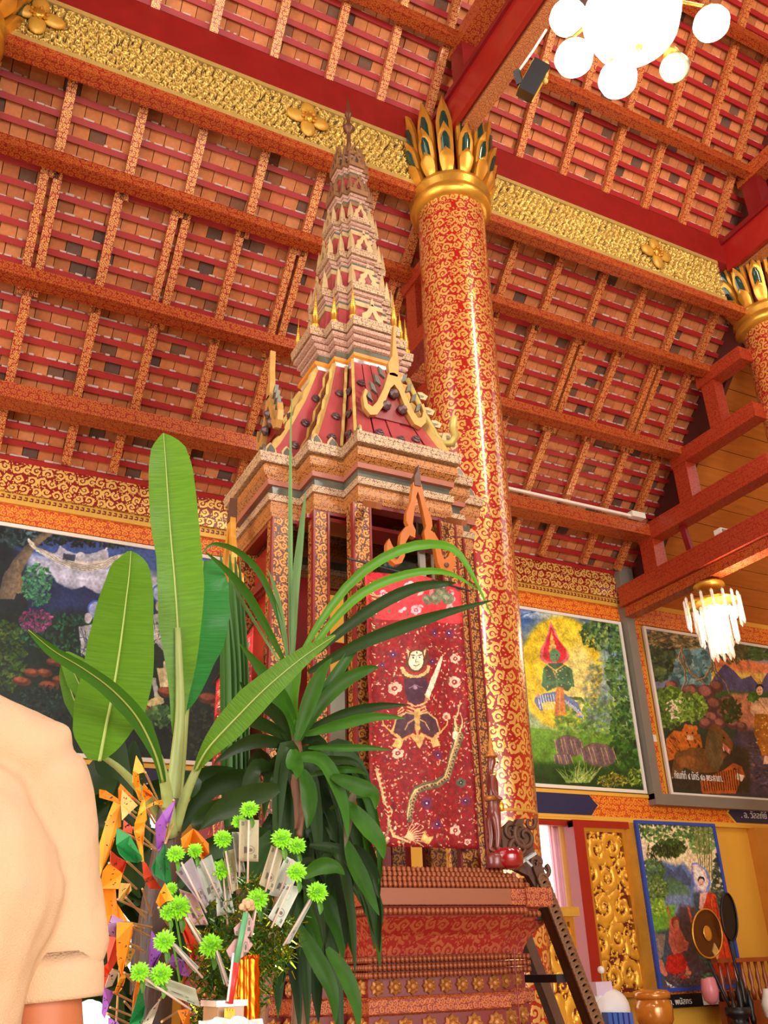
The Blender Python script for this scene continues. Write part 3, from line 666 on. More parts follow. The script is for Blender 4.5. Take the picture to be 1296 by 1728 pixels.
for bx, by in ((142, 1060), (262, 1040), (296, 1040)):
    c.ell(bx + 4, by - 14, 7, 9, (200, 200, 206)); c.poly([(bx - 12, by), (bx + 16, by - 4), (bx + 22, by + 40), (bx + 10, by + 60), (bx - 8, by + 40)], (176, 180, 186))
    for k in range(26): c.line([(bx - 10 + c.r.random() * 28, by + c.r.random() * 50), (bx - 8 + c.r.random() * 28, by + c.r.random() * 50)], 1, c.r.choice([(232, 226, 196), (98, 108, 130), (60, 66, 84)]))
c.poly([(262, 1130), (290, 1126), (294, 1160), (268, 1164)], (196, 186, 140)); c.line([(276, 1120), (278, 1160)], 5, (222, 212, 170)); c.line([(256, 1150), (262, 1176), (270, 1186)], 7, (170, 180, 176), 6); c.poly([(242, 1188), (262, 1176), (273, 1180), (268, 1192), (248, 1196)], (196, 186, 130))
for x, y, w in ((92, 1120, 16), (52, 1137, 14), (74, 1138, 13), (36, 1152, 16), (80, 1160, 18), (100, 1150, 14), (280, 1170, 18), (300, 1185, 16), (350, 1180, 20), (240, 1200, 16), (365, 1195, 14)):
    c.ell(x, y, w, w * .5, (84, 44, 32), .1); c.ell(x - 3, y - 3, w * .7, w * .28, (160, 88, 58), .1, .8, 4)
c.dabs(268, 1212, 34, 16, 60, 9, [(70, 110, 60), (44, 84, 50), (92, 130, 74)], asp=1.8)
c.dabs(80, 1190, 60, 30, 200, 5, [(20, 44, 40), (34, 62, 50), (14, 26, 26)])
c.dabs(350, 1240, 70, 50, 200, 7, [(30, 40, 36), (50, 60, 44)])
c.grain(.1, 2); hang(c, -.3, 3.35, 2.66, 4.60, WY - .03, 'forest_mural', 'night mural of a moonlit forest with a figure lying in a white hammock', M['white'])
# --- green deity in a yellow halo
c = wallcv(4.5, 7.28, 2.66, 4.60, (60, 120, 70))
c.vgrad(0, c.H * .35, (54, 96, 176), (130, 170, 200)); c.vgrad(c.H * .35, c.H * .72, (130, 170, 200), (150, 180, 130)); c.vgrad(c.H * .7, c.H, (92, 150, 40), (30, 60, 22))
c.dabs(900, 1035, 50, 10, 60, 14, [(190, 206, 226), (100, 140, 200)], 0, 4, .5)
c.ell(941, 1136, 78, 104, (190, 190, 110), 0, .5, 30, 30); c.ell(941, 1136, 70, 94, (238, 206, 44), 0, 1, 12, 36); c.ell(945, 1120, 46, 66, (246, 222, 70), 0, .9, 40, 30); c.ell(972, 1150, 26, 60, (250, 236, 150), 0, .8, 30)
c.poly([(860, 1230), (1100, 1240), (1100, 1290), (860, 1285)], (110, 160, 50), .9, 20)
c.dabs(990, 1215, 60, 34, 300, 7, [(110, 150, 50), (80, 130, 50), (150, 180, 80)], al=.6)
c.dabs(1010, 1170, 30, 60, 160, 7, [(120, 150, 90), (90, 120, 110), (150, 160, 170)], al=.5)
for k in range(16):
    x = 1012 + k * 3.6; tx = x - 22 + k * 1.2; c.line([(x + 22, 1262), (x + 8, 1160), (x - 4, 1090), (tx - 8, 1055)], 1.8, ((150, 180, 60), (96, 140, 50), (190, 200, 90))[k % 3], 1.2)
c.dabs(1020, 1070, 46, 30, 360, 6, [(60, 100, 60), (90, 130, 70), (130, 160, 80), (40, 70, 50)]); c.dabs(1045, 1130, 26, 60, 260, 6, [(70, 110, 60), (110, 150, 60), (50, 84, 50)])
c.dabs(1055, 1225, 30, 40, 200, 7, [(40, 76, 36), (80, 120, 50)]); c.dabs(1050, 1280, 40, 30, 260, 8, [(34, 70, 26), (60, 100, 36)])
for cx_, cy_, rx_, ry_ in ((955, 1260, 24, 18), (1005, 1275, 30, 20), (945, 1282, 16, 10)):
    c.ell(cx_, cy_, rx_, ry_, (120, 96, 92), .2)
    for k in range(9): c.line([(cx_ - rx_ + k * rx_ / 4.5, cy_ - ry_ * .6), (cx_ - rx_ * .8 + k * rx_ / 4.2, cy_ + ry_ * .8)], 2.2, ((190, 156, 140), (84, 84, 110), (214, 180, 150))[k % 3], 1, .8)
c.poly([(860, 1290), (1100, 1300), (1100, 1345), (860, 1335)], (34, 64, 24), .8, 24)
for k in range(60): a = c.r.uniform(-2.6, -.5); l = c.r.uniform(14, 36); bx = 970 + c.r.uniform(-20, 20); c.line([(bx, 1320), (bx + l * math.cos(a), 1320 + l * math.sin(a))], 3, c.r.choice([(150, 180, 80), (110, 150, 60), (190, 206, 120)]), .6)
c.dabs(1028, 1318, 26, 12, 150, 3, [(190, 170, 60), (140, 130, 50), (90, 110, 40)]); c.dabs(1068, 1312, 14, 16, 90, 3, [(150, 170, 60), (90, 120, 40)])
c.poly([(924, 1050), (920, 1070), (914, 1086), (907, 1098), (906, 1112), (914, 1120), (926, 1124), (942, 1124), (952, 1118), (956, 1108), (950, 1096), (941, 1086), (934, 1070)], (240, 120, 130), 1, 3)
c.poly([(925, 1058), (920, 1078), (913, 1094), (911, 1108), (918, 1118), (942, 1120), (951, 1110), (949, 1098), (941, 1086), (932, 1074)], (214, 50, 62), 1, 3)
for k in range(5): c.ell(926 + k * .6, 1072 + k * 7, 1.5 + k * 1.5, 4.2, ((214, 160, 70), (240, 200, 110))[k % 2])
c.ell(931, 1108, 9, 11, (92, 140, 100)); c.line([(927, 1107), (929, 1107)], 1, (20, 40, 30)); c.line([(934, 1107), (936, 1107)], 1, (20, 40, 30)); c.line([(929, 1114), (934, 1114)], 1, (150, 50, 50))
c.poly([(914, 1128), (922, 1121), (944, 1121), (958, 1130), (963, 1158), (952, 1168), (936, 1160), (918, 1168), (911, 1158)], (58, 104, 70))
c.line([(915, 1132), (912, 1158), (934, 1152)], 7, (74, 126, 84), 5); c.line([(958, 1134), (962, 1158), (938, 1152)], 7, (74, 126, 84), 5); c.line([(935, 1160), (935, 1140)], 5, (96, 150, 104), 2)
c.line([(920, 1124), (933, 1134), (946, 1124)], 2.4, (226, 190, 100)); c.line([(926, 1128), (934, 1146)], 1.6, (214, 140, 80))
for k in range(26): c.ell(914 + c.r.random() * 46, 1126 + c.r.random() * 40, 1.2, 1, (228, 196, 110), n=8)
c.line([(948, 1180), (975, 1180), (978, 1184)], 5, (80, 110, 60)); c.line([(942, 1176), (918, 1178), (902, 1184), (908, 1196)], 17, (104, 122, 170), 10); c.line([(944, 1178), (966, 1192), (974, 1208)], 17, (104, 122, 170), 11)
for k in range(9): x = 902 + k * 4.4; c.line([(x, 1174), (x + 5, 1198)], 1.6, (236, 238, 240))
for k in range(8): x = 946 + k * 4; c.line([(x, 1180 + k * 3), (x + 6, 1190 + k * 3.4)], 1.6, (236, 238, 240))
c.poly([(934, 1160), (946, 1162), (950, 1208), (930, 1210)], (214, 130, 60)); c.line([(939, 1164), (940, 1206)], 1.6, (240, 200, 120)); c.poly([(896, 1176), (904, 1172), (906, 1180)], (224, 180, 150)); c.ell(972, 1206, 5, 3, (224, 180, 150))
c.grain(.08, 2); hang(c, 4.5, 7.28, 2.66, 4.60, WY - .03, 'deity_mural', 'mural of a green seated deity in a round yellow halo above a meadow', M['white'])
# --- tigers and lion by a forest path
c = wallcv(7.70, 11.6, 2.66, 4.60, (40, 60, 44))
c.poly([(1080, 1060), (1400, 1100), (1400, 1220), (1080, 1160)], (120, 130, 160), 1, 10)
c.poly([(1140, 1095), (1400, 1140), (1400, 1190), (1140, 1150)], (236, 140, 90), 1, 14); c.poly([(1160, 1125), (1400, 1150), (1400, 1190), (1190, 1170)], (246, 206, 96), 1, 14)
c.poly([(1190, 1160), (1205, 1136), (1218, 1122), (1234, 1134), (1246, 1148), (1262, 1142), (1276, 1160), (1290, 1136), (1310, 1130), (1400, 1160), (1400, 1210), (1180, 1175)], (84, 84, 130), 1, 2)
c.poly([(1190, 1166), (1400, 1172), (1400, 1200), (1200, 1180)], (60, 100, 50), .9, 6)
c.poly([(1228, 1172), (1258, 1172), (1300, 1230), (1330, 1340), (1230, 1340), (1245, 1260)], (196, 130, 96), 1, 8); c.poly([(1240, 1230), (1400, 1240), (1400, 1350), (1180, 1345)], (60, 54, 78), .9, 20)
c.dabs(1290, 1290, 60, 40, 260, 6, [(50, 44, 66), (84, 74, 96), (110, 84, 80)], 0, 3)
c.dabs(1160, 1130, 34, 36, 260, 9, [(90, 140, 150), (70, 116, 120), (120, 160, 160)], asp=1.2)
c.dabs(1105, 1110, 28, 40, 260, 8, [(60, 90, 60), (40, 66, 50), (90, 110, 60)], asp=1.5)
c.dabs(1150, 1078, 70, 18, 420, 7, [(110, 100, 50), (150, 130, 80), (70, 70, 40), (180, 156, 110)], 0, 3); c.dabs(1290, 1100, 60, 16, 300, 7, [(50, 80, 40), (70, 100, 50)], 0, 2.5); c.dabs(1230, 1100, 26, 20, 90, 7, [(84, 84, 50)], 1, 3)
for pts, w in (([(1146, 1095), (1140, 1112), (1150, 1130), (1152, 1150), (1144, 1170)], 6), ([(1146, 1100), (1150, 1125), (1168, 1142), (1186, 1160), (1192, 1182)], 4), ([(1142, 1110), (1156, 1135), (1180, 1150), (1200, 1190), (1206, 1200)], 3), ([(1148, 1105), (1162, 1140), (1200, 1170)], 3), ([(1196, 1105), (1196, 1125), (1184, 1145), (1170, 1150)], 6), ([(1197, 1108), (1203, 1135), (1220, 1155), (1226, 1172)], 4), ([(1194, 1120), (1206, 1150), (1216, 1168)], 3)):
    c.line(pts, w, (110, 92, 66), w * .5); c.line([(x - 1, y) for x, y in pts], w * .3, (196, 170, 120), w * .2)
for x, y, r in ((1186, 1170, 16), (1204, 1160, 12), (1160, 1168, 14), (1200, 1190, 14), (1222, 1186, 13), (1180, 1196, 13), (1196, 1212, 13), (1216, 1206, 14), (1232, 1222, 12), (1210, 1222, 10), (1186, 1222, 12), (1128, 1160, 12), (1246, 1228, 9)):
    c.ell(x, y, r, r * .85, (92, 56, 56)); c.ell(x - 2, y - 3, r * .7, r * .5, (176, 110, 96), .3, .8, 5)
c.dabs(1228, 1200, 16, 20, 90, 6, [(40, 60, 30), (60, 80, 40)])
c.dabs(1125, 1195, 28, 34, 330, 7, [(90, 130, 40), (120, 156, 60), (60, 90, 40)]); c.dabs(1160, 1195, 26, 24, 260, 6, [(110, 150, 50), (140, 170, 70), (60, 96, 40)])
for k in range(26): c.ell(1118 + c.r.random() * 26, 1180 + c.r.random() * 36, 3.2, 1.4, (240, 216, 190), c.r.random() * 3)
c.poly([(1115, 1250), (1260, 1262), (1260, 1340), (1120, 1335)], (50, 40, 30), .9, 16)
c.poly([(1118, 1248), (1132, 1234), (1176, 1240), (1180, 1262), (1122, 1285)], (196, 104, 36)); c.ell(1158, 1238, 13, 14, (206, 112, 40)); c.ell(1152, 1228, 4, 5, (196, 100, 36)); c.ell(1168, 1230, 4, 5, (196, 100, 36)); c.ell(1159, 1246, 6, 5, (230, 190, 150)); c.ell(1154, 1238, 1.6, 1.4, (20, 14, 10)); c.ell(1163, 1238, 1.6, 1.4, (20, 14, 10))
for k in range(34): x = 1120 + c.r.random() * 54; y = 1238 + c.r.random() * 32; c.line([(x, y), (x + 3, y + 4)], 1.4, (50, 26, 14))
c.poly([(1128, 1300), (1134, 1272), (1160, 1262), (1184, 1264), (1190, 1232), (1198, 1222), (1206, 1224), (1222, 1240), (1232, 1256), (1230, 1268), (1220, 1262), (1214, 1270), (1222, 1274), (1214, 1284), (1206, 1304), (1170, 1306), (1150, 1296), (1140, 1310), (1128, 1316)], (112, 72, 36)); c.poly([(1190, 1236), (1210, 1236), (1214, 1290), (1200, 1304), (1186, 1280)], (96, 78, 50), .9, 6); c.ell(1152, 1286, 16, 10, (156, 96, 46), 0, .8, 6); c.ell(1216, 1246, 2, 1.5, (10, 8, 6)); c.poly([(1214, 1254), (1228, 1266), (1226, 1274), (1214, 1264)], (220, 120, 100)); c.line([(1214, 1262), (1216, 1268)], 1.4, (250, 250, 240)); c.line([(1224, 1266), (1223, 1270)], 1.4, (250, 250, 240))
c.poly([(1176, 1318), (1216, 1300), (1232, 1288), (1246, 1294), (1252, 1312), (1244, 1318), (1236, 1340), (1180, 1340)], (176, 84, 34)); c.poly([(1236, 1304), (1250, 1310), (1246, 1320), (1236, 1314)], (236, 214, 190)); c.ell(1234, 1298, 1.6, 1.5, (10, 8, 6))
for k in range(16): x = 1180 + k * 4; c.line([(x, 1310 - k * .8), (x + 4, 1334)], 1.8, (40, 20, 12))
fig(c, (1276, 1166), 9, (236, 190, 150)); c.poly([(1276, 1146), (1272, 1156), (1281, 1156)], (190, 150, 60)); c.poly([(1264, 1178), (1290, 1178), (1296, 1206), (1284, 1216), (1268, 1212), (1260, 1200)], (236, 190, 150)); c.line([(1266, 1186), (1262, 1200), (1278, 1206)], 6, (226, 176, 136), 4); c.line([(1292, 1184), (1298, 1200), (1282, 1206)], 6, (226, 176, 136), 4); c.line([(1280, 1210), (1282, 1194)], 4, (240, 200, 160), 2)
c.poly([(1268, 1206), (1290, 1206), (1304, 1236), (1294, 1276), (1280, 1276), (1266, 1236)], (176, 110, 40))
for k in range(24): c.ell(1270 + c.r.random() * 26, 1210 + c.r.random() * 60, 1.6, 1.2, (236, 196, 90), n=8)
c.line([(1270, 1178), (1290, 1204)], 3, (196, 150, 60)); c.poly([(1284, 1276), (1294, 1276), (1290, 1290), (1282, 1290)], (236, 190, 150)); c.dabs(1265, 1178, 8, 6, 30, 5, [(70, 120, 40)])
c.grain(.08, 2); tm3 = hang(c, 7.70, 11.6, 2.66, 4.60, WY - .03, 'tiger_mural', 'mural of tigers and a lion by rocks and twisted roots beside a golden robed figure', M['white'])
_a = atY(1134, 1312, WY - .05); _b = atY(1219, 1318, WY - .05)
text('. กัณฑ์ที่ ๙ มัทรี ๙๐ พระคาถา.', (_a.x, WY - .05, _b.z - .01), _b.x - _a.x, .1, TXT, tm3)
# --- low mural: standing monk and kneeling man
c = wallcv(7.10, 8.19, .72, 2.30, (60, 80, 90))
def Q(x, y): return (840 + x / 2.842, 1320 + y / 2.842)
def QQ(*p): return [Q(*a) for a in p]
c.poly(QQ((640, 180), (1010, 190), (1100, 520), (680, 520)), (236, 214, 170), 1, 14); c.poly(QQ((690, 380), (770, 380), (830, 400), (870, 390), (930, 470), (900, 620), (700, 640)), (96, 120, 170), 1, 10)
c.poly(QQ((750, 380), (780, 400), (820, 430), (850, 400), (880, 440), (905, 470), (900, 500), (740, 470)), (70, 84, 120), .9, 3); c.poly(QQ((760, 480), (800, 450), (860, 480), (900, 520), (880, 600), (760, 600)), (84, 120, 70), .8, 10)
c.poly(QQ((760, 540), (900, 540), (920, 600), (850, 640), (780, 620)), (120, 140, 180), .9, 10)
c.poly(QQ((690, 600), (830, 590), (820, 700), (720, 720)), (110, 160, 50), 1, 8); c.poly(QQ((850, 590), (920, 600), (1000, 900), (1110, 960), (1120, 1090), (750, 1060), (800, 800)), (84, 66, 70), 1, 10)
for i, (x, y, rx, ry, cs) in enumerate(((720, 430, 60, 60, [(90, 120, 60), (60, 90, 50)]), (740, 520, 50, 60, [(70, 100, 50), (120, 140, 70)]), (730, 600, 50, 40, [(110, 150, 50), (150, 180, 60)]), (800, 240, 170, 60, [(70, 110, 50), (50, 84, 40), (100, 140, 60)]), (960, 270, 70, 80, [(80, 120, 60), (110, 150, 80)]), (800, 320, 80, 40, [(40, 60, 30), (70, 100, 40)]), (1040, 500, 40, 160, [(40, 60, 44), (60, 84, 60)]), (1000, 800, 60, 90, [(50, 70, 60), (74, 90, 80)]))):
    p = Q(x, y); c.dabs(p[0], p[1], rx / 2.842, ry / 2.842, 190, 5, cs)
for k in range(7): c.line(QQ((920 + k * 13, 200), (930 + k * 12, 300), (940 + k * 10, 400 + k * 12)), 3, ((150, 140, 84), (104, 104, 60))[k % 2], 2.2)
for k in range(60): q = Q(690 + c.r.random() * 150, 300 + c.r.random() * 60); c.line([q, (q[0] + c.r.uniform(-3, 3), q[1] + 8)], 2, (24, 40, 22), .5)
c.poly(QQ((720, 720), (780, 730), (770, 830), (730, 880)), (136, 116, 100), 1, 3)
c.poly(QQ((905, 390), (930, 385), (975, 420), (998, 480), (990, 520), (960, 540), (930, 520), (908, 460)), (120, 140, 220)); c.poly(QQ((910, 398), (935, 395), (970, 425), (988, 480), (970, 530), (935, 515), (915, 460)), (236, 200, 196)); c.poly(QQ((918, 410), (938, 408), (968, 440), (980, 490), (965, 520), (938, 505), (920, 460)), (250, 240, 226))
fig(c, Q(952, 480), 8, (240, 190, 176)); c.poly(QQ((945, 535), (990, 525), (990, 610), (960, 625), (940, 600)), (240, 180, 170)); c.poly(QQ((985, 525), (1020, 540), (1040, 640), (1075, 690), (1110, 900), (1115, 950), (1040, 920), (1010, 930), (1000, 700), (955, 620)), (206, 60, 30)); c.line(QQ((1020, 560), (1040, 700), (1080, 900)), 2, (150, 34, 20)); c.line(QQ((1000, 560), (1020, 760), (1040, 900)), 2, (230, 110, 60))
c.line(QQ((890, 600), (905, 670)), 4, (200, 80, 60))
c.poly(QQ((800, 660), (830, 640), (845, 690), (885, 770), (870, 810), (820, 830), (795, 770)), (206, 100, 80)); c.ell(*Q(828, 672), 7, 10, (150, 50, 40)); c.ell(*Q(832, 680), 5, 7, (196, 110, 84)); c.poly(QQ((790, 830), (860, 820), (900, 900), (895, 940), (845, 940), (780, 900)), (196, 40, 34)); c.poly(QQ((750, 850), (765, 850), (790, 920), (780, 930), (745, 905)), (206, 120, 90)); c.poly(QQ((880, 880), (905, 910), (895, 940), (870, 930)), (206, 120, 90)); c.line(QQ((820, 750), (850, 800), (855, 770)), 6, (196, 96, 76), 4); c.line(QQ((885, 770), (880, 800), (855, 800)), 5, (196, 96, 76), 4); c.line(QQ((790, 600), (800, 640)), 3, (206, 80, 60))
c.poly(QQ((778, 948), (800, 965), (870, 1000), (930, 1010), (905, 1028), (850, 1015), (790, 975)), (206, 206, 200))
c.dabs(*Q(930, 970), 50, 26, 300, 2.5, [(60, 46, 50), (110, 70, 60), (84, 90, 90)])
c.grain(.08, 2); lm = hang(c, 7.10, 8.19, .72, 2.30, WY - .05, 'monk_mural', 'low mural of a monk in orange standing before a kneeling man in red', mat('blue frame paint', (44, 76, 176), .45), .035)
nb = MB().box((7.0, WY - .07, .54), (8.3, WY - .03, .66)).build('name_board', M['black'], lm)
text('อ. พนัสกร', (7.16, WY - .07, .57), .3, .06, TXT, lm); MB().box((7.62, WY - .075, .55), (7.84, WY - .07, .66)).build('paper_note', M['white'], lm)
# gilded carved shutters ------------------------------------------------------
GROUND = M['dark_ground']; SHG = mat('bright carved gilding', (240, 182, 62), .36, .5, var=.15, scale=20)
def shutter(x0, x1, z0, z1, Y, label, post_w=.13, post_left=True, seed=3, pm=None):
    t = thing('carved_shutter', ((x0 + x1) / 2, Y, z0), label, 'shutter')
    W, H = int((x1 - x0) * 330), int((z1 - z0) * 330); h = np.zeros((H, W), np.float32); big = kranok(W, H, W * .60, seed, 1.25); small = kranok(W, H, W * .30, seed + 4, .9)
    h = np.where(small > big + .5, small * .75, big)
    hfield('carved_panel', x0 + .04, x1 - .04, z0 + .04, z1 - .04, Y - .03, h, .035, [SHG, GROUND], t, int(W * .8), int(H * .8), .32)
    for a, b in (((x0, z0), (x0 + .04, z1)), ((x1 - .04, z0), (x1, z1)), ((x0 + .04, z0), (x1 - .04, z0 + .04)), ((x0 + .04, z1 - .04), (x1 - .04, z1))): MB().box((a[0], Y - .07, a[1]), (b[0], Y, b[1])).build('gilt_rail', M['gold'], t)
    xa, xb = (x0 - post_w, x0) if post_left else (x1, x1 + post_w)
    MB().box((xa, Y - .09, z0 - .1), (xb, Y, z1 + .06)).build('stile', pm or M['red'], t); MB().box((x0 - (post_w if post_left else 0), Y - .085, z1), (x1 + .06, Y, z1 + .07)).build('top_rail', pm or M['red'], t)
    return t
shutter(6.30, 6.85, .66, 2.23, WY - .06, 'tall gilded carved shutter with red edge beside the monk mural', seed=6)
shutter(2.34, 2.92, .66, 2.23, WY - .06, 'gilded carved shutter half hidden behind the drooping plant leaves', .14, seed=9)
t = shutter(4.30, 5.02, .3, 1.32, 6.6, 'low gilded carved panel standing behind the pulpit ladder', .05, seed=12, pm=M['gold_yellow'])
# ================================================================== THINGS ALONG THE WALL (lower right)
tb = thing('offering_table', (7.6, 7.4, 0), 'long red-brown altar table with turned rails under the monk mural', 'table')
TBM = mat('red brown table wood', (150, 66, 30), .35, var=.2, coat=.4)
MB().box((5.9, 7.0, .34), (10.2, 7.85, .38)).build('table_top', TBM, tb)
for x in (6.0, 7.3, 8.7, 10.1):
    for y in (7.1, 7.75): MB().box((x - .04, y - .04, 0), (x + .04, y + .04, .34)).build('leg', TBM, tb)
bs = thing('baluster_rack', (8.0, 7.6, .55), 'small red-brown rack of turned balusters at the foot of the monk mural', 'rack')
MB().box((7.50, 7.52, .93), (8.9, 7.6, .97)).build('top_rail', TBM, bs); MB().box((7.50, 7.52, .38), (8.9, 7.6, .59)).build('bottom_rail', TBM, bs)
for k in range(14): MB().lathe((7.56 + k * .1, 7.56, .59), [(.02, 0), (.03, .06), (.014, .12), (.026, .2), (.014, .27), (.02, .34)], 10).build('baluster', TBM, bs, smooth=True)
ab = thing('alms_bowl', (6.62, 7.3, .55), 'round lidded golden brown alms bowl on the table under the gilded shutter', 'bowl')
AB = mat('amber lacquer bowl', (206, 130, 44), .2, .25, coat=.6); _b = atY(1103, 1700, 7.3)
def bl(prof, nm, m, y=7.3): return MB().lathe((_b.x, y, _b.z), prof, 28).build(nm, m, ab, smooth=True)
bl([(.02, -.22), (.11, -.2), (.165, -.1), (.17, 0), (.15, .06), (.14, .07)], 'bowl_body', AB); bl([(.155, .07), (.165, .085), (.165, .12), (.14, .14), (.02, .15)], 'lid', AB)
MB().lathe((_b.x, 7.3, .381), [(.10, 0), (.08, .015), (.09, max(.02, _b.z - .601))], 20).build('stand', AB, ab, smooth=True)
def fan(label, cx, cy, rx, ry, foot, Y, m, rim, emblem=False):
    t = thing('ceremonial_fan', atY(*foot, Y), label, 'fan'); c0 = atY(cx, cy, Y); n = 32
    e = atY(cx + rx, cy, Y); g = atY(cx, cy + ry, Y); a = (e.x - c0.x); b = c0.z - g.z; tilt = -.12 if not emblem else -.42
    def el(s, y): return [(c0.x + math.cos(tilt) * a * s * math.cos(q) - math.sin(tilt) * b * s * math.sin(q), y, c0.z + math.sin(tilt) * a * s * math.cos(q) + math.cos(tilt) * b * s * math.sin(q)) for q in [2 * PI * k / n for k in range(n)]]
    MB().plate(el(1, Y), (0, -1, 0), .015).build('fan_blade', m, t); MB().tube(el(1, Y - .008) + [el(1, Y - .008)[0]], .009, 6, False).build('rim', rim, t, smooth=True)
    if emblem:
        MB().sph((c0.x, Y - .01, c0.z + .0), .5, 14, 8, (a * .6, .016, b * .62)).build('emblem', M['gold'], t, smooth=True)
        q = atY(1207, 1606, Y); MB().plate([(q.x - .045, Y - .012, q.z), (q.x, Y - .012, q.z + .08), (q.x + .045, Y - .012, q.z), (q.x, Y - .012, q.z - .07)], (0, -1, 0), .012).build('pendant', M['gold_pale'], t)
    f = atY(*foot, Y); MB().tube([(c0.x + (g.x - c0.x) * .9, Y + .012, c0.z - b * .85), f, (f.x + (f.x - g.x) * .3, Y, .39)], [.012, .016, .016], 8).build('handle', M['black'], t, smooth=True)
    return t
fan('oval gold rimmed brown ceremonial fan leaning in front of the monk mural', 1193, 1575, 24, 43, (1232, 1700), 7.45, mat('dark bronze fan cloth', (92, 50, 20), .3, .3), M['gold'], True)
fan('oval black ceremonial fan on a tall handle at the right of the monk mural', 1230, 1547, 12.5, 41, (1247, 1650), 7.4, M['black'], M['black'])
fs = thing('fan_stand', (8.4, 7.33, .382), 'black carved spiky fan holder standing at the lower right', 'stand')
for k, (px_, py_, h_) in enumerate(((1243, 1655, .3), (1250, 1640, .36), (1256, 1650, .3), (1262, 1670, .24), (1238, 1680, .2), (1250, 1690, .2))):
    q = atY(px_, py_, 7.3); MB().lathe((q.x, 7.3 + .02 * (k % 3), q.z), [(.02, -.3), (.03, -.25), (.022, -.2), (.03, -.1), (.018, -.06), (.001, .04)], 8).build('spike', M['black'], fs, smooth=True)
q = atY(1250, 1710, 7.3); MB().lathe((q.x, 7.33, .382), [(.12, 0), (.10, .02), (.06, .06), (.12, .10), (.12, q.z - .33)], 16).build('stand_body', M['black'], fs, smooth=True)
lw = thing('lotus_vase', atY(1205, 1660, 7.5), 'pink lotus shaped vase with green leaves beside the red-brown rack', 'vase'); q = atY(1198, 1672, 7.5)
MB().lathe(q, [(.02, -.12), (.07, -.08), (.085, 0), (.07, .1), (.055, .12)], 14).build('vase_body', mat('pink glaze', (214, 130, 140), .3), lw, smooth=True)
for k in range(6): MB().sph((q.x + .04 * math.cos(k), q.y + .03 * math.sin(k * 2), q.z + .12 + .01 * (k % 3)), .03, 6, 4, (1, 1, .7)).build('leaf', mat('vase leaf %d' % k, (50, 84, 40), .5), lw, smooth=True)
wb_ = thing('offering_bag', atY(1040, 1700, 6.9), 'overexposed white plastic offering bag with blue packets at the foot of the gilded shutter', 'bag')
BW = mat('white plastic bag', (250, 250, 252), .4, bump=.6, bscale=12)
q = atY(1030, 1690, 6.9)
bm_ = MB(); bm_.sph((q.x, 6.9, q.z - .06), .16, 16, 10, (1.1, .8, 1.0)); bm_.sph((q.x - .08, 6.92, q.z + .03), .09, 12, 8, (1, .8, 1.1)); bm_.build('bag_body', BW, wb_, smooth=True)
q2 = atY(1020, 1668, 6.85); MB().box((q2.x - .085, 6.85, q2.z - .05), (q2.x + .085, 6.95, q2.z + .05)).build('lilac_pack', mat('lilac paper', (226, 206, 232), .5), wb_)
for k in range(5): q2 = atY(1030 + k * 9, 1718, 6.7); MB().box((q2.x - .02, 6.7, q2.z - .05), (q2.x + .018, 6.78, q2.z + .04)).build('blue_packet', mat('blue packet %d' % k, (60 + k * 6, 106, 190), .35), wb_)
MB().box((q2.x - .25, 6.66, q2.z - .12), (q2.x + .06, 6.84, q2.z - .055)).build('pink_tray', mat('pink tray', (236, 130, 170), .4), wb_)
q3 = atY(1016, 1640, 6.85); MB().tube([(q3.x, 6.86, q3.z - .15), (q3.x, 6.86, q3.z)], .005, 6).build('flower_stem', mat('pale green stem', (150, 190, 110), .5), wb_); MB().sph((q3.x, 6.86, q3.z + .015), .03, 10, 6).build('white_flower', BW, wb_, smooth=True)
wv = thing('white_vase', atY(1292, 1690, 7.2), 'white vase cut off by the right edge low down', 'vase'); q = atY(1300, 1694, 7.2)
MB().lathe(q, [(.03, -.16), (.07, -.1), (.085, 0), (.05, .1), (.045, .13)], 16).build('vase_body', M['white'], wv, smooth=True)
MB().box((8.72, 7.5, .72), (9.6, 7.7, .78)).build('white_ledge', M['white'], bs)
# ================================================================== LAMPS
def globe(t, c, r, m, name='globe'):
    return MB().lathe(c, [(.03, r * .9), (r * .5, r * .78), (r * .86, r * .35), (r, -.05 * r), (r * .88, -r * .5), (r * .55, -r * .86), (.01, -r)], 24).build(name, m, t, smooth=True)
cx_, cy_, cz_ = 2.30, 1.82, 4.88
ch = thing('globe_chandelier', (cx_, cy_, cz_), 'brightly lit chandelier of one large bowl and round side globes at the top edge', 'chandelier')
MB().lathe((cx_, cy_, cz_ - .1), [(.01, -.17), (.1, -.15), (.19, -.07), (.22, .03), (.22, .06)], 32).build('bowl', M['glow'], ch, smooth=True)
MB().sph((cx_, cy_, cz_ - .275), .018, 8, 6).build('finial', M['gold'], ch, smooth=True)
MB().tube([(cx_, cy_, cz_), (cx_, cy_, zu(1.9) + .1)], .02, 8).build('stem', M['gold'], ch, smooth=True)
for k, (px_, py_, d_) in enumerate(((968, 96, 4.1), (1042, 132, 4.1), (1138, 113, 4.2), (1200, 38, 4.4), (958, 28, 4.3))):
    p = Vector(CP + ray(px_, py_) * d_); a = (p - Vector((cx_, cy_, cz_))); m_ = Vector((cx_, cy_, cz_)) + a * .55 + Vector((0, 0, .12))
    MB().tube([(cx_, cy_, cz_ - .02), m_, p + Vector((0, 0, .12)), p + Vector((0, 0, .06))], .009, 8).build('arm', M['gold'], ch, smooth=True)
    g = globe(ch, p, .088 if k != 2 else .07, M['glow'] if k != 2 else M['opal_dark']); MB().lathe(p + Vector((0, 0, .07)), [(.04, 0), (.035, .03), (.01, .05)], 12).build('gallery', M['gold'], ch, smooth=True)
    if k == 2: g['label'] = 'unlit globe'
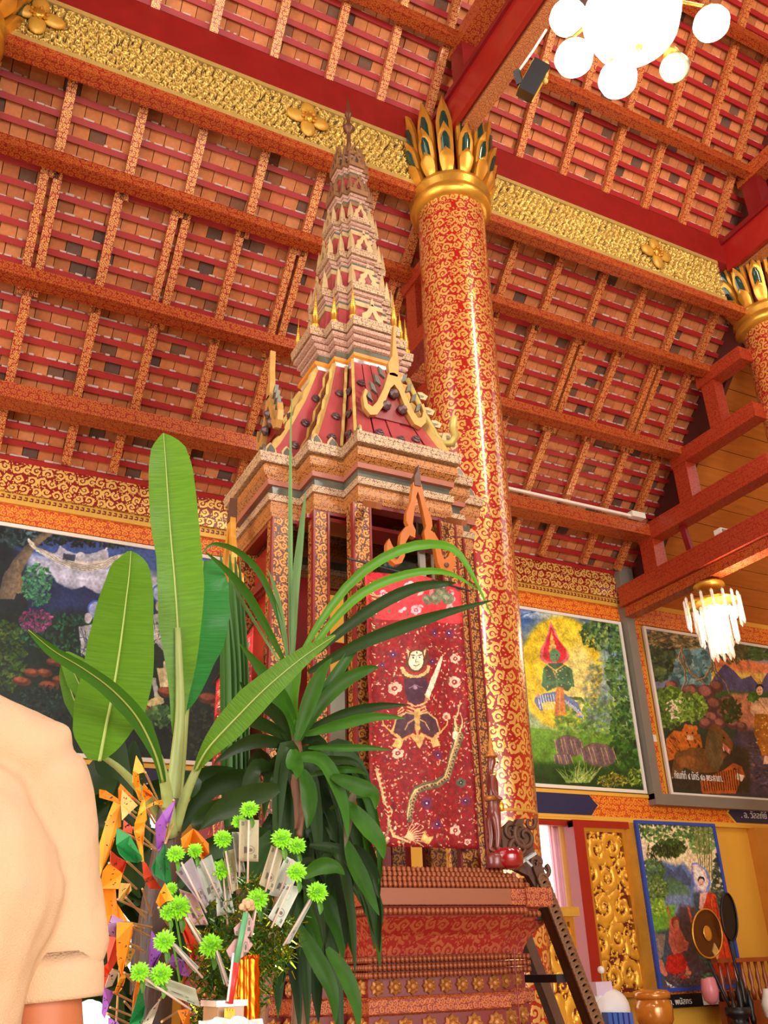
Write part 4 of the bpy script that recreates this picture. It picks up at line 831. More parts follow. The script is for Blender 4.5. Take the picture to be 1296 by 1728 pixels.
light('globe_chandelier_light', 'POINT', (cx_, cy_, cz_ - .62), 90, (1, .95, .88), .12)
for nm, p in (('tall_chandelier', (4.9, .4, 7.0)), ('added_round_lamp', (-1.2, .6, 6.4))):  # both added out of view: one for the pillar streak, one as fill
    t = thing(nm, p, 'tall emissive glow column added unseen near the ridge to put a streak on the pillar' if 'tall' in nm else 'round glowing globe added out of view to brighten the hall', 'lamp')
    if 'tall' in nm:
        MB().lathe(p, [(.05, -.3), (.22, -.22), (.25, 0), (.25, 2.6), (.18, 2.9), (.03, 3.0)], 24).build('streak_glow_column', mat('emissive glow column', (255, 246, 230), .3, emit=(255, 240, 218), es=34), t, smooth=True)
        for z_ in (0, 1.3, 2.6): MB().lathe((p[0], p[1], p[2] + z_), [(.255, 0), (.28, .02), (.28, .05), (.255, .07)], 24).build('gilt_ring', M['gold'], t, smooth=True)
    else: globe(t, Vector(p), .2, M['glow'])
    MB().tube([(p[0], p[1], p[2] + .17), (p[0], p[1], zu(.7))], .015, 6).build('cord', M['black'], t)
# crystal chandelier on the tie beam
q = atZ(1196, 982, 4.66); cx_, cy_ = 7.40, min(7.0, max(6.3, q.y)); cz_ = 4.64
cc = thing('crystal_chandelier', (cx_, cy_, cz_), 'lit crystal prism chandelier fixed under the red tie beam in front of the tiger mural', 'chandelier')
MB().lathe((cx_, cy_, cz_ - .07), [(.03, -.03), (.13, 0), (.17, .03), (.16, .06), (.05, .07)], 24).build('canopy', M['gold'], cc, smooth=True)
MB().tube([(cx_, cy_, cz_ - .05), (cx_, cy_, cz_ - .3)], .015, 8).build('stem', M['gold'], cc, smooth=True)
MB().lathe((cx_, cy_, cz_ - .25), [(.27, 0), (.28, .01), (.28, .02), (.27, .03)], 24).build('ring', M['gold'], cc, smooth=True)
for R_, zt, l, cnt, w in ((.285, -.16, .34, 16, .016), (.19, -.30, .40, 14, .018), (.11, -.5, .36, 10, .017)):
    f_ = None
    for k in range(cnt):
        a = 2 * PI * k / cnt; p = (cx_ + R_ * math.cos(a), cy_ + R_ * math.sin(a), cz_ + zt)
        if f_ is None: f_ = MB().lathe((0, 0, 0), [(.004, 0), (w, -.02), (w, -l + .03), (.003, -l)], 6).build('prism', M['crystal'], cc, uv=False); f_.location = p
        else: clone(f_, cc, p)
MB().lathe((cx_, cy_, cz_ - .3), [(.10, .02), (.14, -.03), (.12, -.25), (.06, -.48), (.01, -.5)], 18).build('lit_core', M['glow_soft'], cc, smooth=True)
light('crystal_chandelier_light', 'POINT', (cx_, cy_ - .36, cz_ - .4), 60, (1, .86, .66), .1)
# black loudspeaker under the great beam with its white pipe
sp = thing('black_floodlight', Vector(CP + ray(900, 135) * 7.2), 'black box lamp with yellow edging hung beside the great red beam near the globes', 'lamp')
C0 = Vector(CP + ray(900, 135) * 7.2); ax_ = Vector((.55, -.3, .75)).normalized()
fv = (Vector(CP + ray(915, 110) * 7.2) - Vector(CP + ray(888, 160) * 7.2)).normalized(); rt = (Vector(CP + ray(912, 150) * 7.2) - Vector(CP + ray(886, 125) * 7.2)).normalized()
MB().beam(C0 - fv * .14, C0 + fv * .13, .15, .14, rt).build('housing', M['black'], sp)
e_ = MB()
for s_ in (-1, 1): e_.beam(C0 - fv * .14 + rt * .078 * s_, C0 + fv * .13 + rt * .078 * s_, .016, .012, rt)
e_.build('yellow_edge', M['gold_yellow'], sp)
for k in range(4): MB().sph(C0 + fv * (.06 + .035 * k) + rt * (.09 - .02 * k), .026, 8, 6).build('yellow_knob', mat('yellow cap %d' % k, (226, 190, 96), .5), sp, smooth=True)
MB().beam(C0 - rt * .16 - fv * .04, C0 - rt * .08 - fv * .1, .05, .04).build('bracket_arm', M['black'], sp)
pa = [Vector(CP + ray(x, y) * 7.25) for x, y in ((922, 50), (900, 85), (874, 122), (871, 128), (874, 131), (878, 129))]
tag(MB().tube(pa, .011, 8).build('white_conduit', M['white'], None, smooth=True), 'thin white conduit running down beside the great red beam to the black lamp', 'pipe')
cp = atX(1200, 905, 7.40); jn = thing('junction_box', (7.4, 6.5, 5.1), 'small white junction box on top of the red tie beam above the crystal chandelier', 'box'); MB().box((7.33, 6.2, 5.05), (7.45, 6.3, 5.14)).build('box_body', M['white'], jn); MB().box((7.345, 6.195, 5.065), (7.435, 6.2, 5.125)).build('box_lid', M['grey'], jn)
tb_ = [atY(x, y, 7.16) for x, y in ((850, 800), (1092, 845), (1110, 846))]
tl = thing('tube_lamp', tb_[0], 'thin white tube lamp lying along the lowest purlin right of the main pillar', 'lamp'); MB().beam((3.9, 7.17, 5.66), (7.05, 7.17, 5.66), .03, .03).build('tube', M['white'], tl); MB().box((7.0, 7.12, 5.64), (7.2, 7.2, 5.71)).build('end_cap', M['white'], tl)
# ================================================================== THE SPIRED PULPIT
PX, PY = 1.93, 4.05
def red(H, m=.446, a=.277):
    M_, A = m * H, a * H; q = [(M_, -H), (M_, -H + A), (M_ + A, -H + A), (M_ + A, -M_), (H, -M_)]
    pts = []
    for k in range(4):
        c, s = round(math.cos(k * PI / 2)), round(math.sin(k * PI / 2))
        for x, y in q: pts.append((PX + x * c - y * s, PY + x * s + y * c))
    return pts
pul = thing('spired_pulpit', (PX, PY, 0), 'tall red and gold wooden pulpit with tiered tapering spire left of the main pillar', 'pulpit')
def loft(name, prof, m, parent=pul, smooth=False, label=None, cap=True):
    mb = MB()
    for z, H in prof: mb.v += [(x, y, z) for x, y in red(H)]
    for i in range(len(prof) - 1):
        for k in range(20): k2 = (k + 1) % 20; mb.f.append((i * 20 + k, i * 20 + k2, (i + 1) * 20 + k2, (i + 1) * 20 + k))
    e = (len(prof) - 1) * 20
    if cap: mb.f.append(tuple(range(19, -1, -1))); mb.f.append(tuple(e + k for k in range(20)))
    else:                                   # hollow band: an inner skin joined to the outer one
        b = len(mb.v); Hi = .50; zs = (prof[0][0], prof[-1][0])
        for z in zs: mb.v += [(x, y, z) for x, y in red(Hi)]
        for k in range(20): k2 = (k + 1) % 20; mb.f += [(b + k2, b + k, b + 20 + k, b + 20 + k2), (k2, k, b + k, b + k2), (e + k, e + k2, b + 20 + k2, b + 20 + k)]
    return mb.build(name, m, parent, label=label)
OC = ornament('pulpit cream stencil', (112, 70, 52), (206, 176, 136), .16, thr=.28, metal=.1, rough=.45, wear=.3)
OO = ornament('pulpit orange stencil', (96, 52, 26), (192, 124, 62), .15, thr=.12, metal=.15, rough=.42)
OP = ornament('pulpit pale band', (136, 80, 68), (202, 168, 146), .10, thr=.3, metal=.1, rough=.45)
DK = mat('weathered grey mirror glass', (96, 96, 84), .25, .2, var=.5, scale=16); SILV = mat('silver glass inlay', (196, 200, 196), .12, .6, var=.3, scale=40)
PK = mat('faded dark pink lacquer', (162, 64, 68), .32, var=.3, scale=5, coat=.5); LP = mat('brown pink fillet', (158, 92, 72), .45, var=.15)
PR = mat('pulpit red lacquer', (122, 26, 22), .38, var=.25, scale=8, coat=.3); PB = mat('pulpit brown wood', (140, 78, 42), .45, var=.2, scale=3, stretch=(1, 6, 6))
CRM = mat('cream gilt', (190, 162, 116), .42, .3, var=.25, scale=30); BRG = mat('bronzed spire gilding', (138, 98, 66), .45, .35, var=.3, scale=30); OCH = mat('ochre edge board', (206, 130, 44), .45, var=.15)
# entablature
loft('crown_band', [(3.285, .655), (3.34, .665)], OC, cap=False)
loft('upper_moulding', [(3.195, .60), (3.225, .635), (3.265, .64), (3.285, .62)], OO, cap=False)
loft('pale_fillet', [(3.17, .605), (3.195, .612)], LP, cap=False)
loft('mirror_band', [(3.12, .575), (3.17, .58)], DK, cap=False)
loft('middle_fillet', [(3.085, .60), (3.12, .605)], OC, cap=False)
loft('lower_moulding', [(3.0, .575), (3.03, .59), (3.085, .585)], OO, cap=False)
loft('soffit_board', [(2.985, .565), (3.0, .57)], PR, cap=False)
# antefixes along the crown: pointed leaves with grey glass
def leafshape(w, h): return [(-w / 2, 0), (-w / 2, h * .45), (-w * .28, h * .75), (0, h), (w * .28, h * .75), (w / 2, h * .45), (w / 2, 0)]
def facing(pts2, c, yaw, tilt=0.0):
    """2-D outline (x right, z up) placed at c, facing out along yaw (0 = toward -Y); tilt leans it back"""
    out = []
    for x, z in pts2:
        y = math.sin(tilt) * z; zz = math.cos(tilt) * z
        out.append((c[0] + x * math.cos(yaw) - y * math.sin(yaw), c[1] + x * math.sin(yaw) + y * math.cos(yaw), c[2] + zz))
    return out
def fnorm(yaw, tilt=0.0): return Vector((math.sin(yaw), -math.cos(yaw), 0)) * math.cos(tilt) + Vector((0, 0, math.sin(tilt)))
def place(name, pts2, c, yaw, th, m, parent=pul, tilt=0.0, smooth=False): return MB().plate(facing(pts2, c, yaw, tilt), fnorm(yaw, tilt), th).build(name, m, parent)
P0 = red(.655)
def edge_leaves(H, z, w, h, m_out, m_in, yawset=(0, 3), tilt=.25, skip_main=False):
    P = red(H)
    for k in range(20):
        a = Vector((*P[k], z)); b = Vector((*P[(k + 1) % 20], z)); d = b - a; L_ = d.length; n = Vector((d.y, -d.x, 0)).normalized(); yaw = math.atan2(n.x, -n.y)
        if not (n.y < -.5 or n.x < -.5): continue
        if skip_main and L_ > .5 * H: continue
        cnt = max(1, int(L_ / (w * 1.02)))
        for i in range(cnt):
            c = a + d * ((i + .5) / cnt) - n * .012
            o = place('antefix', leafshape(w * .96, h), c, yaw, .012, m_out, tilt=tilt)
            place('glass_inlay', leafshape(w * .6, h * .72), c + n * .006 + Vector((0, 0, h * .08)), yaw, .004, m_in, o, tilt=tilt)
edge_leaves(.64, 3.34, .062, .085, CRM, DK, skip_main=True)
for i in range(12): place('dark_comb_leaf', leafshape(.03, .06), (PX - .64, PY - .26 + .045 * i, 3.34), -PI / 2, .014, DK)
for i in range(9): place('dark_comb_leaf', leafshape(.02, .03), (PX - .12 + .03 * i, PY - .625, 3.34), 0, .012, DK)
# roof skirt of lacquered boards
RPROF = [(3.34, .60), (3.44, .535), (3.60, .455), (3.80, .365), (4.06, .272)]
loft('roof_core', [(z, H - .012) for z, H in RPROF], PR)
def onroof(k, u, z):                         # point on roof side k (0..19) at fraction u and height z
    for i in range(len(RPROF) - 1):
        if z <= RPROF[i + 1][0] + 1e-6: break
    t = (z - RPROF[i][0]) / (RPROF[i + 1][0] - RPROF[i][0]); H = RPROF[i][1] * (1 - t) + RPROF[i + 1][1] * t; P = red(H)
    a = Vector((*P[k], z)); b = Vector((*P[(k + 1) % 20], z)); return a + (b - a) * u
ROS = mat('dark bronze rosette', (92, 66, 66), .45, .3, var=.3, scale=30)
for k in range(20):
    a, b = onroof(k, 0, 3.34), onroof(k, 1, 3.34); d = b - a; n = Vector((d.y, -d.x, 0)).normalized()
    nb_ = 5 if d.length > .4 else 1
    for j in range(nb_):
        mb = MB(); g = .004 / d.length if nb_ > 1 else 0
        for z, H in RPROF:
            p, q = onroof(k, j / nb_ + g, z), onroof(k, (j + 1) / nb_ - g, z); o_ = n * (.001 + .004 * ((j * 7) % 3))
            mb.v += [tuple(p), tuple(q), tuple(p + o_), tuple(q + o_)]
        for i in range(len(RPROF) - 1):
            c = i * 4; mb.f += [(c + 2, c + 3, c + 7, c + 6), (c, c + 2, c + 6, c + 4), (c + 3, c + 1, c + 5, c + 7)]
        mb.f += [(0, 1, 3, 2), (len(mb.v) - 4, len(mb.v) - 2, len(mb.v) - 1, len(mb.v) - 3)]
        mb.build('roof_board', PK, pul)
    if n.y < -.5 or n.x < -.5:
        up = (onroof(k, .5, 3.7) - onroof(k, .5, 3.4)).normalized(); nn = (n - up * n.dot(up)).normalized()
        spots = [(.5, 3.44), (.5, 3.62), (.5, 3.82)] if nb_ == 1 else [(.12, 3.86), (.26, 3.43), (.5, 3.41), (.72, 3.45), (.86, 3.62), (.2, 3.62)]
        for u, z in spots:
            p = onroof(k, u, z) + nn * .006; MB().lathe(p, [(.026, 0), (.026, .006), (.017, .01), (.017, .016), (.008, .018), (.006, .024)], 8, axis=nn).build('rosette', ROS, pul)
# gilded saw-toothed strips down the roof hips
def hip(k, zt, zb, w, side):
    pts = []; n = 10
    for i in range(n + 1): z = zb + (zt - zb) * i / n; pts.append(onroof(k, 0, z))
    ax = Vector((PX, PY, 0)); d = (pts[0] - ax); d.z = 0; d = (Vector((0, -1, 0)) if side == 'y' else Vector((-1, 0, 0)) if side == 'x' else d.normalized())
    outer = [p + d * (w * (1.0 if i % 2 else .55)) + Vector((0, 0, .012)) for i, p in enumerate(pts)]
    inner = [p - d * .01 for p in pts]; t = (pts[-1] - pts[0]).normalized(); nn = t.cross(d).normalized()
    MB().plate([tuple(p) for p in inner] + [tuple(p) for p in reversed(outer)], nn, .016).build('hip_crest', M['gold_pale'], pul)
for k in (16, 17, 0, 19, 18, 14, 13, 12, 15, 11): hip(k, 4.05, 3.37, .035, 'd')
# neck and first great cornice
loft('neck_band', [(4.055, .275), (4.075, .285)], SILV); loft('ochre_band', [(4.075, .285), (4.083, .30), (4.105, .30), (4.11, .28)], OCH); loft('mirror_neck', [(4.11, .27), (4.16, .272)], DK)
zc = 4.16
for i, (h, H) in enumerate(((.035, .285), (.035, .305), (.035, .325))): loft('pale_fillet', [(zc, H - .02), (zc + .008, H), (zc + h - .004, H)], OP); zc += h + .004; loft('shadow_fillet', [(zc - .006, H - .018), (zc + .004, H - .018)], PR)
loft('great_cornice_band', [(zc, .335), (zc + .055, .342)], OC); ZT = zc + .055
# spirelets at the corners of the great cornice
def spirelet(x, y, z, h, parent=pul, label=None):
    pr = [(.022, 0), (.026, .02), (.017, .035), (.018, .09)]; zz = .09; r = .018
    for i in range(7): pr += [(r, zz), (r * 1.15, zz + .008), (r * .8, zz + .016)]; zz += .0175; r *= .86
    pr += [(r * .7, zz), (.001, zz + .075)]; s = h / pr[-1][1]
    return MB().lathe((x, y, z), [(a, b * s) for a, b in pr], 12).build('spirelet', M['gold'], parent, smooth='auto', label=label)
Pt = red(.30)
for k in range(20):
    if k % 5 in (0, 2, 4): spirelet(Pt[k][0], Pt[k][1], ZT, .27 if k % 5 != 2 else .23)
def gablet(H, z, w, h, k_faces=(0, 1, 2, 3), m=CRM, th=.012, tall=1.0):
    """openwork pointed ornament in the middle of each face"""
    for k in k_faces:
        yaw = -k * PI / 2; n = fnorm(yaw); c = (PX + n.x * H, PY + n.y * H, z)
        for s in (-1, 1):
            P2 = [(s * w * .5, 0), (s * w * .5, h * .18), (s * w * .40, h * .30), (s * w * .40, h * .48), (s * w * .22, h * .60), (s * w * .12, h * .82), (0, h), (0, h * .66), (s * w * .10, h * .42), (s * w * .20, h * .30), (s * w * .14, h * .14), (s * w * .24, 0)]
            o = place('gablet_half', P2, c, yaw, th, m)
        place('gablet_finial', leafshape(w * .12, h * .35), (c[0], c[1], z + h * .9), yaw, th * 1.2, m)
def tier(z0, Hb, zb1, Hc0, n_f, hf, band_h, Hn, spike_h, mainw):
    """one storey: body, stacked fillets, cream band, corner spikes"""
    loft('spire_body', [(z0, Hb), (zb1, Hb * .93)], PK); loft('cream_collar', [(zb1 - .045, Hb * 1.0), (zb1 - .012, Hb * 1.0)], CRM if Hb > .12 else BRG); loft('mirror_collar', [(zb1 - .012, Hb * .96), (zb1 + .006, Hb * .98)], DK)
    z = zb1 + .006
    for i in range(n_f): H = Hc0 + (Hn - Hc0) * (i + 1) / (n_f + 1); loft('pale_fillet', [(z, H * .95), (z + .005, H), (z + hf - .004, H)], OP); z += hf; loft('shadow_fillet', [(z - .005, H * .93), (z + .003, H * .93)], PR)
    loft('cream_band', [(z, Hn), (z + band_h, Hn * 1.02)], OC if Hn > .15 else BRG); z += band_h
    P = red(Hn * .99)
    for k in range(20):
        a = Vector((*P[k], z)); pa = Vector(P[k - 1]); pb = Vector(P[(k + 1) % 20])
        if k % 5 in (0, 2, 4):
            out = Vector((P[k][0] - PX, P[k][1] - PY, 0)).normalized(); w = spike_h * .17
            mb = MB(); d = [out * w, out.cross(Vector((0, 0, 1))) * w]; b = a - out * w * .8
            mb.v += [tuple(b + d[0]), tuple(b + d[1]), tuple(b - d[0]), tuple(b - d[1])]; mb.v += [tuple(b + d[0] * .75 + Vector((0, 0, spike_h * .45))), tuple(b + d[1] * .75 + Vector((0, 0, spike_h * .45))), tuple(b - d[0] * .75 + Vector((0, 0, spike_h * .45))), tuple(b - d[1] * .75 + Vector((0, 0, spike_h * .45))), tuple(b + out * w * .3 + Vector((0, 0, spike_h)))]
            mb.f += [(0, 1, 5, 4), (1, 2, 6, 5), (2, 3, 7, 6), (3, 0, 4, 7), (4, 5, 8), (5, 6, 8), (6, 7, 8), (7, 4, 8), (3, 2, 1, 0)]
            mb.build('corner_spike', CRM if Hn > .15 else BRG, pul)
    gablet(Hn * .99, z, mainw, spike_h * .95, m=CRM if Hn > .15 else BRG)
    return z
gablet(.285, ZT, .17, .17)
z = tier(ZT, .225, 4.56, .205, 2, .03, .05, .245, .15, .13)
z = tier(z, .172, 4.885, .16, 2, .026, .045, .20, .15, .12)
z = tier(z, .145, 5.20, .13, 2, .024, .038, .165, .13, .10)
z = tier(z, .118, 5.475, .11, 2, .022, .034, .145, .12, .085)
z = tier(z, .100, 5.745, .095, 2, .022, .032, .122, .10, .07)
z = tier(z, .082, 5.90, .08, 1, .02, .025, .098, .09, .055)
MB().lathe((PX, PY, z - .02), [(.05, 0), (.03, .04), (.017, .08), (.014, .30), (.016, .31), (.036, .335), (.04, .36), (.02, .395), (.013, .41), (.018, .47), (.026, .485), (.022, .505), (.012, .54), (.002, .70)], 14).build('finial', mat('dark bronze finial', (112, 70, 48), .4, .5), pul, smooth=True)
# gable of the front and left roof faces: two curled bargeboards, a dark gable panel and an upturned finial
CUR = [(x * .66, z) for x, z in [(0, 0), (.045, -.01), (.09, -.11), (.15, -.20), (.19, -.235), (.225, -.225), (.24, -.185), (.225, -.15), (.245, -.14), (.265, -.19), (.255, -.25), (.21, -.285), (.155, -.275), (.10, -.215), (.035, -.10), (0, -.07)]]
def roofgable(k, yaw, cx, cy, z, sc, label=None):
    n = fnorm(yaw); c = (cx, cy, z); GB = mat('gable gilding %d' % k, (182, 134, 66), .5, .25, var=.25, scale=16)
    tri = [(0, -.03), (-.115, -.27), (.115, -.27)]; place('gable_panel', [(x * sc, zz * sc) for x, zz in tri], (cx - n.x * .03, cy - n.y * .03, z), yaw, .03, PR)
    for s in (-1, 1):
        b = place('bargeboard', [(s * x * sc, zz * sc) for x, zz in CUR], c, yaw, .03, GB)
        for j in range(4):
            x0, z0_ = s * (.045 + .024 * j) * sc, (-.02 - .052 * j) * sc
            place('crest_leaf', [(x0, z0_ - .02), (x0 + s * .03, z0_ + .0), (x0 + s * .04, z0_ + .045), (x0 + s * .015, z0_ + .03)], (cx - n.x * .01, cy - n.y * .01, z), yaw, .02, DK, b)
    place('gable_finial', [(x * sc, zz * sc) for x, zz in [(-.025, -.02), (-.03, .05), (-.005, .10), (0, .17), (.012, .30), (.022, .30), (.02, .17), (.03, .09), (.028, .02), (.02, -.02)]], c, yaw, .03, GB)
    for x, zz in ((0, -.12), (-.045, -.20), (.045, -.20)):
        p = Vector(facing([(x * sc, zz * sc)], c, yaw)[0]) + n * -.015; MB().lathe(p, [(.03, 0), (.028, .012), (.012, .03)], 8, axis=n).build('rosette', ROS, pul)
_g = atY(662, 628, PY - .52); roofgable(0, 0, _g.x + .01, PY - .52, _g.z, 1.08); 
_g2 = atX(452, 668, PX - .60); roofgable(3, -PI / 2, PX - .60, _g2.y, _g2.z + .0, .95)
# naga running down the right hip, ending in an upturned head
NG = mat('yellow green naga gilding', (184, 162, 86), .42, .2, var=.3, scale=14)
def naga(pix, Y0, Y1, tail, rev=1):
    P3 = [atY(x, y, Y0 + (Y1 - Y0) * i / (len(pix) - 1)) for i, (x, y) in enumerate(pix)]
    ws = [.011 + .012 * math.sin(min(1, (i + 1) / len(P3)) * PI * .7) for i in range(len(P3))]
    b = MB().tube(P3, ws, 8).build('naga_body', NG, pul, smooth=True)
    for i in range(1, len(P3) - 3):
        p = P3[i]; t = (P3[i + 1] - P3[i - 1]).normalized(); up = Vector((-t.z, 0, t.x)) * (1 if t.x * rev > 0 else 1); up = up if up.z > 0 else -up
        q = p + up * .03; MB().plate([q - t * .03, q + t * .02, q + t * .03 + up * .03, q - t * .002 + up * .06, q - t * .03 + up * .03], (0, -1, 0), .012).build('naga_fin', CRM, pul)
        MB().plate([q - t * .014, q + t * .012, q + t * .014 + up * .02, q + up * .036], (0, -1, 0), .018).build('fin_inlay', DK, pul)
    return b
naga([(688, 640), (700, 668), (712, 694), (724, 716), (736, 738), (748, 750), (762, 748), (769, 735), (764, 722), (766, 704)], PY - .36, PY - .58, 0)
if 0: naga([(549, 610), (546, 634), (541, 664), (537, 694), (533, 720), (532, 734)], PY - .40, PY - .56, 0)
# posts of the cabinet at every re-entrant corner
LAT = ornament('gilt lattice post', (84, 38, 20), (190, 126, 56), .26, thr=.25, soft=.08, metal=.3, rough=.4, img=IM_KRB)
Pp = red(.565); Pq = red(.56)
for k in range(20):
    x, y = Pp[k]; s = Vector((PX - x, PY - y, 0)).normalized() * .035
    if k % 5 in (0, 4, 2):
        w = .088 if k % 5 != 2 else .075; q = MB().beam((x + s.x, y + s.y, 1.34), (x + s.x, y + s.y, 2.99), w, w * .9, (0, -1, 0)).build('corner_post', LAT, pul)
        for sx in (-1, 1): MB().beam((x + s.x + sx * w * .5, y + s.y - .03 * (1 if y < PY else -1), 1.34), (x + s.x + sx * w * .5, y + s.y - .03 * (1 if y < PY else -1), 2.99), .01, .03, (0, -1, 0)).build('post_bead', PR, q)
# inside: red back boards and frames, white slats in place of reflections, grey-green canopy board
for (a, b, m, nm) in (((PX - .42, PY + .36, 1.36), (PX - .12, PY + .40, 2.98), M['red'], 'back_board'), ((PX + .22, PY + .36, 1.36), (PX + .46, PY + .40, 2.98), M['red'], 'back_board'), ((PX - .12, PY + .36, 2.55), (PX + .22, PY + .39, 2.62), M['red'], 'back_rail'),
                      ((PX - .12, PY + .36, 1.36), (PX + .22, PY + .39, 1.46), M['red'], 'back_rail'), ((PX - .45, PY - .4, 2.955), (PX + .45, PY - .25, 2.975), PR, 'canopy_board'), ((PX - .36, PY - .1, 3.25), (PX - .02, PY + .34, 3.27), mat('grey green canopy board', (170, 190, 176), .4), 'pale_canopy_panel')):
    MB().box(a, b).build(nm, m, pul)
for x in (.27, .35, .44): MB().box((PX + x, PY - .22, 2.6), (PX + x + .036, PY - .20, 3.34)).build('reflection_slat', M['white'], pul)  # white slats imitate the bright reflections on the far posts
MB().box((PX - .24, PY - .1, 1.36), (PX - .12, PY - .08, 2.3)).build('pale_panel', mat('pale painted panel', (206, 212, 190), .5), pul)
MB().box((PX - .5, PY - .26, 1.36), (PX - .47, PY + .26, 2.96)).build('side_board', M['red'], pul)
for z_ in (1.40, 2.70): MB().box((PX - .55, PY - .25, z_), (PX - .53, PY + .25, z_ + .04)).build('side_rail', PR, pul)
gu = MB(); gu.tube([(PX + .02, PY - .28, 2.83), (PX + .22, PY - .2, 2.86)], .05, 10); gu.build('hanging_lamp', mat('dark green lamp', (44, 62, 50), .3), pul, smooth=True)
# hanging arches of carved teak in front and on the left
ARCH = [(0, 0), (.028, -.03), (.05, -.16), (.085, -.25), (.088, -.30), (.075, -.33), (.10, -.345), (.128, -.39), (.14, -.47), (.155, -.505), (.185, -.48), (.205, -.435), (.222, -.47), (.225, -.52), (.205, -.57), (.17, -.592), (.13, -.575), (.108, -.53), (.098, -.44), (.07, -.39), (.035, -.40), (.028, -.35), (.045, -.31), (.03, -.22), (.012, -.12), (0, -.085)]
def hang_arch(c, yaw, sc, m, lab):
    n = fnorm(yaw)
    for s in (-1, 1):
        o = place('hanging_arch', [(s * x * sc, z * sc) for x, z in ARCH], c, yaw, .028, m)
        p = Vector(facing([(s * .165 * sc, -.54 * sc)], c, yaw)[0]) + n * .004; MB().lathe(p, [(.012, -.03), (.012, .004), (.006, .006)], 8, axis=n).build('arch_boss', M['brown'], o)
    place('arch_finial', [(x * sc, z * sc) for x, z in [(-.022, -.05), (-.02, .01), (0, .05), (.014, .10), (.02, .03), (.022, -.05)]], (c[0] + n.x * .005, c[1] + n.y * .005, c[2]), yaw, .04, M['brown'])
_a = atY(704, 808, PY - .72); hang_arch((_a.x, _a.y, _a.z), 0, .80, M['teak'], 'front')
_a = atX(387, 868, PX - .72); hang_arch((_a.x, _a.y, _a.z), -PI / 2, .9, mat('golden teak', (206, 144, 50), .4, .2, var=.2), 'left')
for s in (-1, 1): MB().beam((PX + s * .23, PY - .60, 2.98), (PX + s * .23, PY - .74, 2.90), .03, .03).build('arch_bracket', PB, pul)
# plinth --------------------------------------------------------------------
def beads(H, z, r, gap, m, parent=pul, half=True, shape=(1, 1, 1)):
    P = red(H); mb = MB()
    for k in range(20):
        a = Vector((*P[k], z)); b = Vector((*P[(k + 1) % 20], z)); d = b - a; n = Vector((d.y, -d.x, 0))
        if n.y > .01 * n.length and not n.x < 0: continue
        if n.y > .5 * n.length: continue
        cnt = max(1, int(d.length / gap))
        for i in range(cnt): mb.sph(a + d * ((i + .5) / cnt), r, 6, 4, shape)
    o = mb.build('bead_row', m, parent, smooth=True, uv=False); stuff(o); return o
BG = mat('worn gilt bead', (148, 76, 42), .4, .2, var=.3, scale=60); OR2 = ornament('plinth frieze stencil', (122, 32, 20), (184, 98, 48), .20, thr=.28, metal=.1, rough=.4)
CV_ = ornament('plinth cove pattern', (150, 30, 22), (176, 90, 56), .34, IM_KRB, thr=.3, soft=.3, metal=.05, rough=.5, wear=.3)
loft('plinth_top', [(1.30, .70), (1.345, .69)], PR)
for i, (zz, H) in enumerate(((1.335, .695), (1.315, .725), (1.295, .75), (1.275, .775))):
    loft('lotus_step', [(zz - .012, H + .004), (zz + .008, H - .006)], PR); beads(H + .004, zz, .012, .021, BG, shape=(1, 1, 1.2))
loft('cornice_board', [(1.203, .79), (1.262, .79)], OR2)
MB().box((PX - .36, PY - .80, 1.205), (PX + .275, PY - .785, 1.262)).build('plain_board', mat('bare teak board', (142, 78, 46), .45, var=.15, scale=3, stretch=(1, 8, 8)), pul)
MB().box((PX + .35, PY - .80, 1.196), (PX + .475, PY - .60, 1.267)).build('corner_block', OR2, pul)
loft('bead_fillet', [(1.165, .775), (1.20, .785)], PR); beads(.79, 1.182, .013, .020, BG)
loft('cove', [(1.035, .655), (1.06, .665), (1.10, .69), (1.14, .74), (1.165, .775)], CV_)
for zz in (1.022, .996, .970): loft('bead_fillet', [(zz - .012, .675), (zz + .012, .675)], PR); beads(.682, zz, .012, .019, BG)
def rosrow(zz, H, r, z0, z1):
    loft('rosette_recess', [(z0, H), (z1, H)], PR); P = red(H); RG = mat('carved gilt rosette %.2f' % zz, (180, 116, 54), .45, .25, var=.3, scale=40)
    for k in range(20):
        a = Vector((*P[k], zz)); b = Vector((*P[(k + 1) % 20], zz)); d = b - a; n = Vector((d.y, -d.x, 0)).normalized()
        if not (n.y < -.5 or n.x < -.5): continue
        cnt = max(1, int(d.length / (r * 2.7)))
        for i in range(cnt):
            c = a + d * ((i + .5) / cnt); g = MB()
            pr = []; q = Vector((0, 0, 1)).rotation_difference(n); NN = 16
            for rr, h in ((1, 0), (1, .008), (.72, .016), (.5, .009), (.34, .018), (.01, .022)):
                for j in range(NN): ang = 2 * PI * j / NN; s = rr * r * (1 + .13 * math.cos(8 * ang) * (rr > .6)); g.v.append(tuple(c + q @ Vector((s * math.cos(ang), s * math.sin(ang), h))))
            for u in range(5):
                for j in range(NN): j2 = (j + 1) % NN; g.f.append((u * NN + j, u * NN + j2, (u + 1) * NN + j2, (u + 1) * NN + j))
            g.build('rosette', RG, pul, uv=False)
rosrow(.93, .655, .026, .898, .958)
loft('frieze_band', [(.838, .675), (.845, .69), (.89, .69), (.898, .675)], OR2)
rosrow(.795, .665, .034, .755, .838)
loft('frieze_band', [(.70, .70), (.755, .70)], OR2); loft('lower_cove', [(.45, .78), (.55, .74), (.70, .70)], CV_); loft('foot', [(0, .92), (.2, .92), (.22, .85), (.45, .82)], PR)
for zz in (.66, .62): beads(.735, zz, .014, .022, BG)
